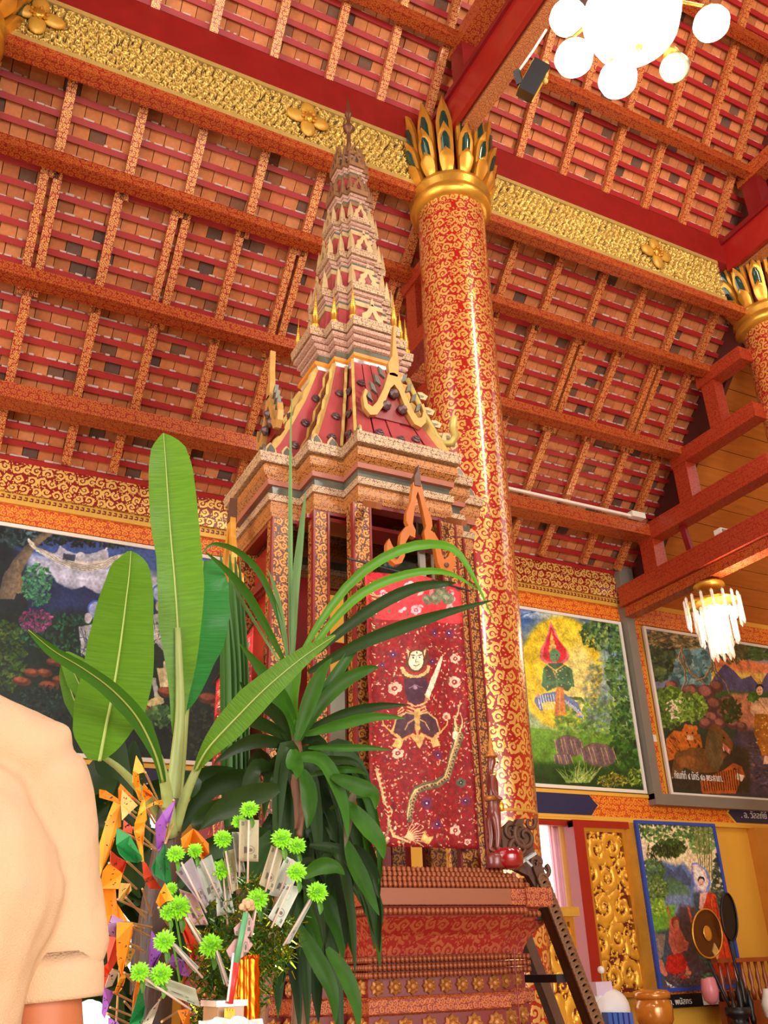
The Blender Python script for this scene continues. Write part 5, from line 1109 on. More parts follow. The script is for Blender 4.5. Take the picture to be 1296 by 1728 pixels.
# cloth banners -----------------------------------------------------------------
def flwr(c, x, y, r, col, col2, k=1.0):
    for j in range(6): a = j * PI / 3 + c.r.random(); c.ell(x + math.cos(a) * r * .55 * k, y + math.sin(a) * r * .55, r * .45, r * .42, col, 0, 1, 1.2, 8)
    c.ell(x, y, r * .42, r * .4, col2, n=8); c.ell(x, y, r * .16, r * .15, (240, 220, 190), n=6)
RES0 = RES; RES = 720
BX0, BX1, BZ0, BZ1 = 1.665, 2.165, 1.425, 2.615
BY = PY - .66
_b0 = atY(620, 970, BY)
W_, H_ = int((BX1 - BX0) * RES), int((BZ1 - BZ0) * RES)
def bfn(px, py): p = atY(px, py, BY); return (p.x - BX0) * RES, (BZ1 - p.z) * RES
c = Cv(W_, H_, (132, 20, 24), bfn)
c.poly([(600, 950), (820, 975), (820, 1052), (600, 1042)], (214, 52, 58))
for i in range(44): x, y = c.r.uniform(625, 775), c.r.uniform(976, 1042); c.ell(x, y, c.r.uniform(3, 7), c.r.uniform(2, 5), c.r.choice([(236, 140, 150), (244, 190, 190), (150, 60, 60), (96, 96, 70)]), c.r.random() * 3, .8, 2, 9)
for x, y, r in ((745, 1000, 14), (735, 1010, 11), (757, 1008, 12), (720, 1012, 10)): c.ell(x, y, r, r * .8, (104, 110, 84), .3, .95, 2); c.ell(x - 2, y - 2, r * .5, r * .3, (150, 156, 120), .3, .7, 3)
for x, y, r in ((700, 1030, 9), (762, 1024, 6), (690, 990, 9), (650, 1000, 8)): flwr(c, x, y, r, (240, 170, 176), (200, 60, 90))
for i in range(30): y = 975 + i * 3.4; c.line([(628 + c.r.uniform(-4, 4), y), (636 + c.r.uniform(-3, 8), y + 4)], 2, c.r.choice([(214, 190, 130), (236, 220, 190), (120, 60, 40)]))
for i in range(1500):
    x, y = c.r.uniform(628, 806), c.r.uniform(1050, 1432); k_ = c.r.random()
    c.ell(x, y, c.r.uniform(1.2, 3.2), c.r.uniform(.8, 1.5), c.r.choice([(214, 170, 120), (196, 120, 90), (110, 60, 40), (92, 84, 60), (230, 200, 170)]), c.r.random() * 3, .85, 1, 6)
for x, y, r, cc in ((733, 1068, 9, 0), (761, 1066, 9, 0), (770, 1110, 9, 1), (727, 1117, 7, 0), (665, 1103, 8, 0), (668, 1160, 12, 1), (768, 1150, 11, 1), (755, 1208, 8, 1), (737, 1274, 9, 0), (672, 1270, 10, 1), (778, 1320, 9, 2), (737, 1390, 10, 0), (770, 1400, 10, 1), (720, 1354, 12, 0), (786, 1350, 9, 0), (790, 1420, 6, 1), (648, 1120, 6, 0), (735, 1240, 6, 1), (680, 1050, 6, 2)):
    flwr(c, x, y, r, ((112, 34, 66), (214, 176, 150), (90, 84, 60))[cc], ((60, 30, 80), (150, 40, 40), (40, 50, 40))[cc])
    c.ell(x, y, r * 1.05, r, (0, 0, 0), 0, .0)
# demon-faced guardian with a sword
c.poly([(684, 1106), (692, 1094), (706, 1092), (718, 1098), (722, 1114), (716, 1124), (722, 1140), (712, 1146), (688, 1146), (678, 1138), (684, 1124)], (96, 52, 30))
c.poly([(688, 1092), (700, 1086), (712, 1092), (711, 1098), (689, 1098)], (132, 34, 30)); c.ell(700, 1116, 11.5, 16, (230, 208, 170)); c.ell(700, 1104, 9, 4, (230, 208, 170))
for s in (-1, 1): c.line([(700 + s * 2, 1108), (700 + s * 8, 1106)], 1.2, (50, 30, 26)); c.ell(700 + s * 5, 1111, 2.4, 1.3, (250, 245, 235)); c.ell(700 + s * 5, 1111, 1.2, 1.2, (30, 20, 20)); c.poly([(700 + s * 11, 1100), (700 + s * 16, 1094), (700 + s * 13, 1112)], (214, 180, 120))
c.line([(700, 1108), (699, 1118), (702, 1118)], .9, (110, 60, 40)); c.line([(696, 1123), (700, 1125), (705, 1122)], 1.2, (90, 30, 30)); c.ell(700, 1103, .9, 2, (60, 30, 30))
for k_ in range(14): a = PI * (.05 + .9 * k_ / 13); c.ell(700 + 21 * math.cos(a), 1124 + 18 * math.sin(a), 3.2, 2.6, (206, 170, 110)); c.ell(700 + 15 * math.cos(a), 1125 + 12 * math.sin(a), 2.4, 2, (150, 40, 34))
c.poly([(682, 1144), (718, 1144), (722, 1158), (714, 1184), (698, 1190), (686, 1180)], (70, 34, 50)); c.line([(690, 1160), (700, 1156), (712, 1160)], 1, (150, 110, 130)); c.ell(700, 1160, 3, 3, (150, 120, 140))
c.poly([(719, 1178), (716, 1172), (728, 1140), (742, 1108), (747, 1106), (746, 1114), (736, 1146), (724, 1178)], (226, 210, 180)); c.line([(716, 1172), (724, 1180)], 2.4, (214, 180, 120)); c.line([(718, 1178), (714, 1190)], 3, (150, 110, 60))
for k_ in range(3): c.line([(688 - k_, 1186 + k_ * 6), (700, 1192 + k_ * 6), (716 + k_, 1186 + k_ * 6)], 2.4, (206, 160, 100)); c.line([(680 + k_ * 2, 1192 + k_ * 5), (672, 1200 + k_ * 4)], 2, (196, 150, 100))
for s in (-1, 1):
    c.poly([(702, 1206), (702 + s * 18, 1200), (702 + s * 34, 1212), (702 + s * 40, 1232), (702 + s * 24, 1244), (702 + s * 6, 1236)], (74, 44, 52)); c.line([(702, 1206), (702 + s * 18, 1202), (702 + s * 34, 1214), (702 + s * 40, 1234)], 3, (190, 150, 96)); c.line([(702 + s * 6, 1240), (702 + s * 24, 1248), (702 + s * 40, 1236), (702 + s * 54, 1222), (702 + s * 56, 1206)], 4, (206, 150, 84), 2)
    c.poly([(702 + s * 20, 1246), (702 + s * 34, 1246), (702 + s * 40, 1258), (702 + s * 26, 1262)], (220, 170, 100)); c.line([(702, 1212), (702 + s * 14, 1220), (702 + s * 20, 1232)], 2, (176, 130, 90))
c.poly([(698, 1196), (708, 1196), (706, 1230), (702, 1244), (698, 1230)], (196, 150, 84)); c.poly([(690, 1240), (716, 1240), (706, 1264)], (214, 160, 90))
# naga
S_ = [(773, 1228), (778, 1240), (772, 1256), (764, 1276), (758, 1296), (752, 1312), (738, 1322), (718, 1326), (704, 1332), (696, 1348), (692, 1366), (690, 1382)]
c.line(S_, 15, (92, 84, 56), 9); c.line([(x - 3, y) for x, y in S_], 3.4, (206, 176, 120), 2)
for i in range(len(S_) - 1):
    for t in (0, .33, .66): x = S_[i][0] + (S_[i + 1][0] - S_[i][0]) * t + 2; y = S_[i][1] + (S_[i + 1][1] - S_[i][1]) * t; c.ell(x, y, 3.4, 3.4, (190, 160, 110), 0, .9, 1, 8); c.ell(x + .6, y + .6, 2.2, 2.2, (84, 50, 34), 0, .9, 1, 8)
c.line([(773, 1228), (770, 1214), (776, 1200), (779, 1180)], 5, (206, 180, 120), 1); c.line([(779, 1232), (783, 1216), (780, 1204)], 3, (206, 180, 120), 1); c.ell(770, 1240, 5, 7, (236, 220, 180))
for k_ in range(9): a = -1.2 + k_ * .22; c.line([(684, 1412), (684 + 34 * math.cos(a), 1412 + 30 * math.sin(a))], 2.2, (214, 180, 130), .8)
c.line([(640, 1300), (648, 1330), (650, 1352), (660, 1366), (656, 1390), (664, 1410), (690, 1420)], 9, (206, 176, 120), 3)
for k_ in range(14): x, y = 644 + k_ * 1.6, 1300 + k_ * 8; c.line([(x, y), (x - 9, y - 8)], 2, (220, 196, 140), .7); c.ell(x, y, 3, 3, (150, 40, 36), n=8)
for k_ in range(18): c.ell(646 + c.r.random() * 34, 1396 + c.r.random() * 26, 3.4, 2.2, c.r.choice([(206, 176, 120), (150, 120, 90), (230, 210, 170)]), c.r.random() * 3, n=8)
c.poly([(708, 1418), (714, 1402), (720, 1412), (730, 1410), (722, 1424)], (214, 170, 100))
c.warp(1.6, 40); c.grain(.12, 1); IMB = c.image('embroidered guardian banner')
RES = RES0
BNM = picture('banner cloth', IMB, .62, .3)
def banner(x_of, name, label, nx=26, nz=40):
    t = thing('hanging_banner', x_of(.5, 1)[0:3], label, 'banner'); mb = MB()
    for j in range(nz + 1):
        for i in range(nx + 1):
            u, v = i / nx, j / nz; mb.v.append(x_of(u, v))
    for j in range(nz):
        for i in range(nx): b = j * (nx + 1) + i; mb.f.append((b, b + 1, b + nx + 2, b + nx + 1))
    o = mb.build('banner_cloth', BNM, t, smooth=True); l = o.data.uv_layers.new(name='pic')
    for lp in o.data.loops: i = lp.vertex_index % (nx + 1); j = lp.vertex_index // (nx + 1); l.data[lp.index].uv = (i / nx, j / nz)
    s_ = o.modifiers.new('thickness', 'SOLIDIFY'); s_.thickness = .004; return t
def bfront(u, v):
    w = .5 - .5 * v; x = BX0 + (BX1 - BX0) * u + (.045 * (1 - u) * max(0, (v - .75)) * -1 * 0); z = BZ0 + (BZ1 - BZ0) * v
    x = x + max(0, v - .6) * .06 * (1 - u) * 0
    y = BY + .012 * math.sin(u * 9) * (.4 + v) + .02 * math.exp(-((u - .08) / .05) ** 2) * v - .006 * math.sin(v * 17 + u * 4); return (x, y, z)
bt = banner(bfront, 'front', 'long red banner of a crowned guardian with sword on the front of the pulpit')
MB().tube([(BX0 - .09, BY - .004, BZ1 + .03), (PX + .02, BY - .004, BZ1 - .002), (BX1 + .05, BY - .004, BZ1 - .03)], .005, 6).build('hanging_cord', M['black'], bt)
def bside(u, v): return (PX - .66 + .012 * math.sin(u * 8), PY + .26 - .50 * u, 1.42 + (2.42 - 1.42) * v - .12 * (1 - u) * v)
bs2 = banner(bside, 'side', 'red floral banner hung on the left side of the pulpit, half hidden by leaves')
MB().tube([bside(-.1, 1.0), bside(1.15, 1.0)], .005, 6).build('hanging_cord', M['black'], bs2)
# ladder with carved rails ---------------------------------------------------------
ld = thing('pulpit_ladder', (2.8, 3.9, 0), 'steep brown ladder with scale carved rails leaning on the right side of the pulpit', 'ladder')
def pw(x, y, Y): return atY(x, y, Y)
NR = pw(905, 1478, 3.62); NF = pw(1003, 1735, 3.62); dr = (NF - NR).normalized(); NE = NR + dr * ((NR.z - .02) / -dr.z)
FR_ = NR + Vector((.17, .50, -.02)); FE = NE + Vector((.17, .50, 0))
SCL = ornament('fish scale carving', (72, 42, 24), (140, 98, 58), .05, IM_KRB, thr=.2, metal=.0, rough=.55)
MB().beam(NR - dr * .04, NE, .075, .05, (1, 0, .3)).build('rail', M['brown'], ld); MB().beam(FR_, FE, .06, .05, (1, 0, .3)).build('rail', M['brown'], ld)
L_ = (NE - NR).length; side = Vector((0, -1, 0)); acr = dr.cross(side).normalized()
sc_ = MB(); i = 0; s = .02
while s < L_ - .05:
    p = NR + dr * s + side * .038; sc_.lathe(p, [(.032, 0), (.030, .007), (.020, .008), (.017, .002), (.001, .002)], 10, axis=side); s += .026
stuff(sc_.build('scale_carving', mat('scale carving', (112, 74, 44), .5, var=.3, scale=30), ld, uv=False))
for k in range(5):
    a = NR + dr * (.17 + .27 * k); 
    if a.z < .1: break
    MB().box((a.x - .07, 3.66, a.z - .02), (a.x + .03, 4.12, a.z + .012)).build('tread', mat('dark blue-black tread', (50, 44, 48), .45, var=.2), ld)
# carved scroll head of the near rail
def curl(c, r0, turns, w, flip=1, a0=0.0, taper=.9):
    n = 26; L1 = []; L2 = []
    for i in range(n + 1):
        t = i / n; a = a0 + flip * t * turns * 2 * PI; r = r0 * (1 - taper * t); d = Vector((math.cos(a), 0, math.sin(a))); p = c + d * r; ww = w * (1 - .75 * t); L1.append(p + d * ww); L2.append(p - d * ww)
    return L1, L2
def curlmesh(c, r0, turns, w, th, m, parent, flip=1, a0=0.0, name='scroll'):
    n = 26; pts = []; rs = []
    for i in range(n + 1): t = i / n; a = a0 + flip * t * turns * 2 * PI; r = r0 * (1 - .86 * t); pts.append(c + Vector((math.cos(a) * r, -.01 * t, math.sin(a) * r))); rs.append(max(.003, w * (1 - .7 * t)))
    return MB().tube(pts, rs, 8).build(name, m, parent, smooth=True)
for (x, y, r0, w, fl, a0, tn) in ((885, 1412, .062, .017, 1, 2.2, 1.3), (875, 1432, .05, .014, -1, 3.2, 1.2), (862, 1405, .04, .013, 1, 1.2, 1.1), (893, 1388, .035, .012, -1, .6, 1.0), (902, 1458, .03, .012, 1, 0, 1.2), (918, 1470, .03, .012, -1, 1.0, 1.2), (914, 1500, .034, .012, 1, .5, 1.2), (908, 1455, .022, .01, -1, 2, 1.1), (922, 1520, .022, .010, -1, .5, 1.1), (870, 1455, .03, .012, 1, 4, 1.1)):
    curlmesh(pw(x, y, 3.60), r0, tn, w, .03, M['brown'], ld, fl, a0)
hb = [pw(x, y, 3.60) for x, y in ((846, 1400), (862, 1386), (880, 1384), (884, 1394), (896, 1404), (900, 1424), (904, 1450), (916, 1470), (922, 1498), (910, 1510), (892, 1478), (868, 1466), (850, 1440))]
MB().plate(hb, (0, -1, 0), .035).build('rail_head', M['brown'], ld)
leaf_ = [pw(x, y, 3.585) for x, y in ((868, 1392), (874, 1382), (884, 1381), (882, 1396))]; MB().plate(leaf_, (0, -1, 0), .03).build('carved_leaf', M['brown'], ld)
tie_ = mat('pale grey cloth strip', (176, 182, 180), .6); a, b = pw(862, 1466, 3.56), pw(902, 1440, 3.56)
MB().beam(a, b, .012, .03, (0, -1, 0)).build('cloth_tie', tie_, ld, label='pale grey cloth strip tied round the rail head'); MB().beam(pw(884, 1450, 3.555), pw(896, 1462, 3.555), .01, .02, (0, -1, 0)).build('cloth_tie', tie_, ld)
MB().tube([pw(867, 1600, 3.5), pw(878, 1735, 3.5)], .0025, 5).build('red_thread', M['red'], ld)
# small standing deity figure on a red lacquer base --------------------------------
FY = 3.33
fg = thing('deity_figurine', pw(856, 1470, FY), 'slim dark wooden standing figure with pointed crown at the pulpit corner', 'statue')
WD = mat('lacquered figure wood', (112, 44, 34), .35, var=.3, scale=9, coat=.4); WG = mat('worn gilt wood', (176, 110, 46), .4, .3, var=.3, scale=20)
def fp(x, y, dy=0): p = pw(x, y, FY); return Vector((p.x, FY + dy, p.z))
def skinned(name, verts, edges, radii, m, parent, root=0, sub=2):
    me = bpy.data.meshes.new(name); me.from_pydata([tuple(v) for v in verts], edges, []); me.materials.append(m); o = bpy.data.objects.new(name, me); COL.objects.link(o)
    s = o.modifiers.new('skin', 'SKIN'); s.use_smooth_shade = True
    for i, r in enumerate(radii): r = r if isinstance(r, tuple) else (r, r); me.skin_vertices[0].data[i].radius = r
    me.skin_vertices[0].data[root].use_root = True
    b = o.modifiers.new('sub', 'SUBSURF'); b.levels = sub; b.render_levels = sub
    if parent is not None: o.parent = parent; o.matrix_parent_inverse = world_m(parent).inverted()
    return o
fv_ = [fp(833, 1362), fp(832, 1335), fp(829, 1318), fp(828, 1306), fp(827, 1298), fp(830, 1286), fp(829, 1276), fp(828, 1265),      # 0 hips,1 waist,2 chest,3 neck base,4 neck,5 head,6 crown,7 crown top
       fp(835, 1385, -.012), fp(838, 1410, -.012), fp(837, 1432, -.012), fp(843, 1437, -.03), fp(831, 1385, .02), fp(834, 1410, .02), fp(832, 1432, .02), fp(838, 1437, .0),
       fp(824, 1314, -.035), fp(822, 1336, -.045), fp(828, 1352, -.06), fp(834, 1352, -.065), fp(833, 1314, .035), fp(836, 1336, .045), fp(840, 1352, .04)]
fe_ = [(0, 1), (1, 2), (2, 3), (3, 4), (4, 5), (5, 6), (6, 7), (0, 8), (8, 9), (9, 10), (10, 11), (0, 12), (12, 13), (13, 14), (14, 15), (2, 16), (16, 17), (17, 18), (18, 19), (2, 20), (20, 21), (21, 22)]
fr_ = [.03, .024, .032, .016, .011, .024, .016, .008, .021, .015, .010, .009, .021, .015, .010, .009, .013, .010, .008, .006, .013, .010, .008]
skinned('figure_body', fv_, fe_, fr_, WD, fg)
MB().lathe(fp(829, 1278), [(.026, 0), (.028, .008), (.018, .014), (.02, .022), (.012, .03), (.012, .05), (.006, .07), (.001, .12)], 12).build('crown', WG, fg, smooth=True)
MB().tube([fp(822, 1312, -.03), fp(828, 1308, -.04), fp(836, 1316, .01), fp(840, 1330, .03)], .006, 6).build('sash', M['gold_pale'], fg, smooth=True)
MB().lathe(fp(832, 1352), [(.034, 0), (.037, .012), (.032, .02)], 14).build('belt', WG, fg, smooth=True)
MB().sph(fp(842, 1362, -.02), .014, 8, 6, (1, .6, 1.6)).build('hanging_cloth', M['gold'], fg, smooth=True)
for dy in (-.01, .014): MB().sph(fp(834 , 1288, -.022 + dy * .2), .006, 6, 4, (1, .8, .7)).build('eye', M['black'], fg) if dy < 0 else None
LQ = mat('cherry red lacquer', (142, 14, 22), .15, coat=1, var=.2)
c_ = fp(856, 1442); MB().lathe((c_.x, FY + .0, c_.z - .055), [(.045, 0), (.062, .012), (.066, .05), (.058, .075), (.052, .078)], 20).build('lacquer_base', LQ, fg, smooth=True)
c2 = fp(838, 1447); MB().lathe((c2.x - .01, FY, 1.345), [(.04, 0), (.035, .02), (.04, .04), (.03, max(.045, fp(838, 1440).z - 1.345))], 14).build('foot_block', WD, fg, smooth=True)
# ================================================================== PLANTS
def leafmat(name, col, rough=.38, tr=.25, vein=60):
    m, nt, b = newmat(name); L = nt.links; uv = N(nt, 'ShaderNodeUVMap'); uv.uv_map = 'leaf'; sp_ = N(nt, 'ShaderNodeSeparateXYZ'); L.new(uv.outputs[0], sp_.inputs[0])
    wv = N(nt, 'ShaderNodeTexNoise', noise_dimensions='2D'); mp = N(nt, 'ShaderNodeMapping'); mp.inputs['Scale'].default_value = (1.2, vein, 1); L.new(uv.outputs[0], mp.inputs[0]); L.new(mp.outputs[0], wv.inputs['Vector']); wv.inputs['Scale'].default_value = 1.5
    oi = N(nt, 'ShaderNodeObjectInfo'); h = N(nt, 'ShaderNodeHueSaturation'); h.inputs['Color'].default_value = (*lin(col), 1)
    a = N(nt, 'ShaderNodeMapRange'); a.inputs[3].default_value = .72; a.inputs[4].default_value = 1.22; L.new(wv.outputs[0], a.inputs[0])
    a2 = N(nt, 'ShaderNodeMapRange'); a2.inputs[3].default_value = .75; a2.inputs[4].default_value = 1.25; L.new(oi.outputs['Random'], a2.inputs[0])
    mu = N(nt, 'ShaderNodeMath', operation='MULTIPLY'); L.new(a.outputs[0], mu.inputs[0]); L.new(a2.outputs[0], mu.inputs[1]); L.new(mu.outputs[0], h.inputs['Value'])
    L.new(h.outputs[0], b.inputs['Base Color']); b.inputs['Roughness'].default_value = rough; b.inputs['Specular IOR Level'].default_value = .35
    bp = N(nt, 'ShaderNodeBump'); bp.inputs['Strength'].default_value = .3; bp.inputs['Distance'].default_value = .003; L.new(wv.outputs[0], bp.inputs['Height']); L.new(bp.outputs[0], b.inputs['Normal'])
    tl_ = N(nt, 'ShaderNodeBsdfTranslucent'); L.new(h.outputs[0], tl_.inputs[0]); ms = N(nt, 'ShaderNodeMixShader'); ms.inputs[0].default_value = tr
    out = nt.nodes['Material Output']; L.new(b.outputs[0], ms.inputs[1]); L.new(tl_.outputs[0], ms.inputs[2]); L.new(ms.outputs[0], out.inputs[0]); return m
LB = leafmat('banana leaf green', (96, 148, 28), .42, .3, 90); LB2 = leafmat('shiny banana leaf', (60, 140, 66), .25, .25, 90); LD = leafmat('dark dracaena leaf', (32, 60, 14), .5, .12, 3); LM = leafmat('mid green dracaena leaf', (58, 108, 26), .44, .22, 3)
LG = leafmat('light strap leaf', (88, 150, 36), .4, .3, 3); LS = leafmat('grey green strap leaf', (110, 150, 88), .45, .3, 3)
RIB = mat('pale leaf midrib', (150, 168, 84), .45)
def crv(P, n):
    P = [Vector(p) for p in P]; 
    if len(P) == 2: return [P[0].lerp(P[1], i / n) for i in range(n + 1)]
    out = []; m = len(P) - 1
    for i in range(n + 1):
        t = i / n * m; k = min(int(t), m - 1); u = t - k; a = P[max(k - 1, 0)]; b = P[k]; c = P[k + 1]; d = P[min(k + 2, m)]
        out.append(.5 * ((2 * b) + (c - a) * u + (2 * a - 5 * b + 4 * c - d) * u * u + (3 * b - a - 3 * c + d) * u ** 3))
    return out
def wprof(ws, t):
    k = t * (len(ws) - 1); i = min(int(k), len(ws) - 2); return ws[i] + (ws[i + 1] - ws[i]) * (k - i)
def leaf(path, wl_, wr_, m, parent, n=16, fold=.25, wave=.0, face=None, name='leaf', rib=None, tilt=0.0, ph=0.0):
    """a leaf blade along a path; wl_/wr_ half widths in metres along it; fold lifts the edges; returns the object"""
    pts = crv(path, n); mb = MB(); uvs = []
    for i, p in enumerate(pts):
        t = i / n; T_ = (pts[min(i + 1, n)] - pts[max(i - 1, 0)]).normalized(); f = (Vector(face) if face is not None else (Vector(CP) - p)).normalized()
        s = T_.cross(f).normalized(); f = s.cross(T_).normalized()
        if tilt: s2 = s * math.cos(tilt) + f * math.sin(tilt); f = f * math.cos(tilt) - s * math.sin(tilt); s = s2
        a, b = wprof(wl_, t), wprof(wr_, t); w1 = wave * math.sin(t * 31 + ph); w2 = wave * math.sin(t * 27 + 2 + ph)
        for k, (o_, h_) in enumerate(((-a, fold * a + w1), (-a * .5, fold * a * .35 + w1 * .4), (0, 0), (b * .5, fold * b * .35 + w2 * .4), (b, fold * b + w2))):
            mb.v.append(tuple(p + s * o_ + f * h_)); uvs.append((k / 4, t))
    for i in range(n):
        for k in range(4): b = i * 5 + k; mb.f.append((b, b + 1, b + 6, b + 5))
    o = mb.build(name, m, parent, smooth=True, uv=False); l = o.data.uv_layers.new(name='leaf')
    for lp in o.data.loops: l.data[lp.index].uv = uvs[lp.vertex_index]
    if rib:
        q = [p + ((Vector(CP) - p).normalized()) * .002 for p in pts]; MB().tube(q, [rib * (1 - .75 * i / n) for i in range(n + 1)], 6).build('midrib', RIB, o, smooth=True)
    return o
def PXY(x, y, Y): return atY(x, y, Y)
def mpp(Y, x=400, y=1200): a, b = atY(x, y, Y), atY(x + 100, y, Y); return (b - a).length / 100      # metres per pixel at that distance
def ppath(pix, Ys): n = len(pix) - 1; return [PXY(x, y, Ys[0] + (Ys[1] - Ys[0]) * i / n) for i, (x, y) in enumerate(pix)]
ban = thing('banana_plant', PXY(280, 1728, 2.2), 'young banana plant with broad upright light green leaves left of the pulpit', 'plant')
def bleaf(pix, Ys, L, R, m, rib=.004, **k):
    s = mpp((Ys[0] + Ys[1]) / 2); return leaf(ppath(pix, Ys), [max(.5, v) * s for v in L], [max(.5, v) * s for v in R], m, ban, n=28, rib=rib, **k)
# tall central leaf
bleaf([(298, 1240), (303, 1150), (300, 1060), (295, 980), (288, 900), (283, 830), (279, 770), (276, 731)], (2.2, 2.15), [6, 14, 22, 30, 28, 26, 31, 31, 29, 22, 2], [6, 14, 28, 38, 46, 47, 47, 46, 44, 34, 2], LB, wave=.004, fold=.12)
# broad left leaf
bleaf([(168, 1284), (178, 1230), (192, 1160), (203, 1090), (212, 1020), (218, 970), (221, 930)], (2.05, 2.25), [16, 42, 50, 48, 48, 44, 38, 30, 6], [4, 30, 50, 54, 50, 44, 40, 32, 4], LB, wave=.004, fold=.08)
# glossy right leaf
bleaf([(312, 1200), (320, 1130), (329, 1070), (336, 1010), (342, 960), (343, 946)], (2.25, 2.45), [2, 14, 16, 12, 6, 3, 1], [4, 30, 46, 52, 46, 30, 4], LB2, wave=.006, fold=.15)
# dark leaf behind on the far left
bleaf([(150, 1190), (132, 1150), (118, 1120), (112, 1100)], (2.3, 2.3), [6, 16, 12, 3], [14, 26, 20, 2], LB, .002, fold=.1)
bleaf([(140, 1220), (125, 1180), (112, 1140), (110, 1110)], (2.3, 2.35), [8, 14, 10, 3], [18, 26, 20, 2], LB, .002, fold=.1)
# long thin leaf crossing to the far left
bleaf([(275, 1320), (262, 1272), (232, 1212), (190, 1165), (140, 1128), (90, 1098), (48, 1063)], (2.1, 1.85), [5, 6, 12, 15, 13, 12, 9, 2], [5, 8, 14, 12, 10, 8, 6, 1], LM, .003, fold=.3)
# leaf sweeping right in front of the dracaena
bleaf([(330, 1300), (352, 1262), (400, 1210), (450, 1160), (510, 1110), (566, 1072)], (2.1, 1.9), [3, 10, 22, 26, 20, 14, 2], [3, 14, 24, 24, 20, 12, 2], LB, .003, fold=.12)
# stems
STM = mat('pale banana stalk', (150, 164, 96), .45, var=.25, scale=14, stretch=(6, 6, 1)); TRK = mat('dry banana trunk', (74, 52, 40), .55, var=.5, scale=10, stretch=(5, 5, 1), bump=.4, bscale=20)
for pix, Ys, r in (([(290, 1400), (292, 1340), (300, 1260), (304, 1190), (300, 1060)], (2.2, 2.18), (.022, .008)), ([(287, 1410), (283, 1350), (268, 1280), (240, 1220)], (2.17, 2.05), (.018, .006)), ([(295, 1400), (318, 1330), (352, 1262), (400, 1210)], (2.17, 2.06), (.014, .005)), ([(292, 1390), (305, 1300), (314, 1200), (325, 1100)], (2.24, 2.3), (.014, .005)), ([(286, 1410), (250, 1350), (205, 1300), (170, 1275)], (2.24, 2.1), (.014, .005))):
    p = ppath(pix, Ys); n = len(p); MB().tube(crv(p, 12), [r[0] + (r[1] - r[0]) * i / 12 for i in range(13)], 10).build('leaf_stalk', STM, ban, smooth=True)
b0 = PXY(288, 1350, 2.2); MB().tube(crv([b0, PXY(280, 1440, 2.2), PXY(262, 1560, 2.2), PXY(255, 1728, 2.2), Vector((PXY(250, 1728, 2.2).x, 2.2, .25))], 14), [.028 + .02 * i / 14 for i in range(15)], 14).build('trunk', TRK, ban, smooth=True)
bx, by = PXY(250, 1728, 2.2).x, 2.2
MB().lathe((bx, by, 0), [(.14, 0), (.18, .02), (.22, .30), (.24, .32), (.22, .33), (.20, .30)], 24).build('pot', mat('clay pot', (150, 84, 52), .6), ban, smooth='auto')
# second, darker leafy plant behind it on the wall side -----------------------------
dk = thing('leafy_clump', PXY(220, 1700, 2.75), 'dark leafy clump standing behind the banana plant and the paper flags', 'plant')
rr = random.Random(21)
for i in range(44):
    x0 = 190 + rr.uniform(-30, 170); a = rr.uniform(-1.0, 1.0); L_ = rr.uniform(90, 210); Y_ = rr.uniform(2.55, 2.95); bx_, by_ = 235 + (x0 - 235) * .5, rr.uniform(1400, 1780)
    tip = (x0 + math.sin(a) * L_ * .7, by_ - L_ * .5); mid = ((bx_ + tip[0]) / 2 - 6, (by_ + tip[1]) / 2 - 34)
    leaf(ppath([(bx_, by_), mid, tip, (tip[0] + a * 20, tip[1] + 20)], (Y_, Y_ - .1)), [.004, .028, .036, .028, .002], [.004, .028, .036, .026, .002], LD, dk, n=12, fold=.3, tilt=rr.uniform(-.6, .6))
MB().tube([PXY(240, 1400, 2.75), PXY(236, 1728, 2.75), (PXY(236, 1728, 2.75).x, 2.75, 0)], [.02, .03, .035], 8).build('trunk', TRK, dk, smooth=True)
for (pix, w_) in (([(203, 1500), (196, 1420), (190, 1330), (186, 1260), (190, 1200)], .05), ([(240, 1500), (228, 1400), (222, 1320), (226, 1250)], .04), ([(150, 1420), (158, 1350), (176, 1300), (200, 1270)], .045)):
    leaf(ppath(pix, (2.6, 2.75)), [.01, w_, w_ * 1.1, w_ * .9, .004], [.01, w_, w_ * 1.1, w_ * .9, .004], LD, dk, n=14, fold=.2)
# striped upright leaves against the wall ----------------------------------------------
sw = thing('upright_strap_plant', PXY(395, 1400, 2.9), 'tuft of stiff upright strap leaves between the banana plant and the pulpit', 'plant')
for (x0, x1, yt, w_) in ((388, 372, 932, 9), (396, 388, 935, 10), (404, 397, 940, 8), (412, 404, 950, 7), (380, 380, 990, 9)):
    s = mpp(2.9); leaf(ppath([(x0 + 4, 1400), (x0 + 2, 1250), (x0, 1100), (x1, yt)], (2.9, 2.95)), [w_ * s * .5, w_ * s, w_ * s, w_ * s * 1.0, w_ * s * .7, .002], [w_ * s * .5, w_ * s, w_ * s, w_ * s * 1.0, w_ * s * .7, .002], LM, sw, n=16, fold=.4)
MB().tube([PXY(398, 1395, 2.9), (PXY(398, 1395, 2.9).x, 2.9, 0)], [.03, .04], 8).build('trunk', TRK, sw, smooth=True)
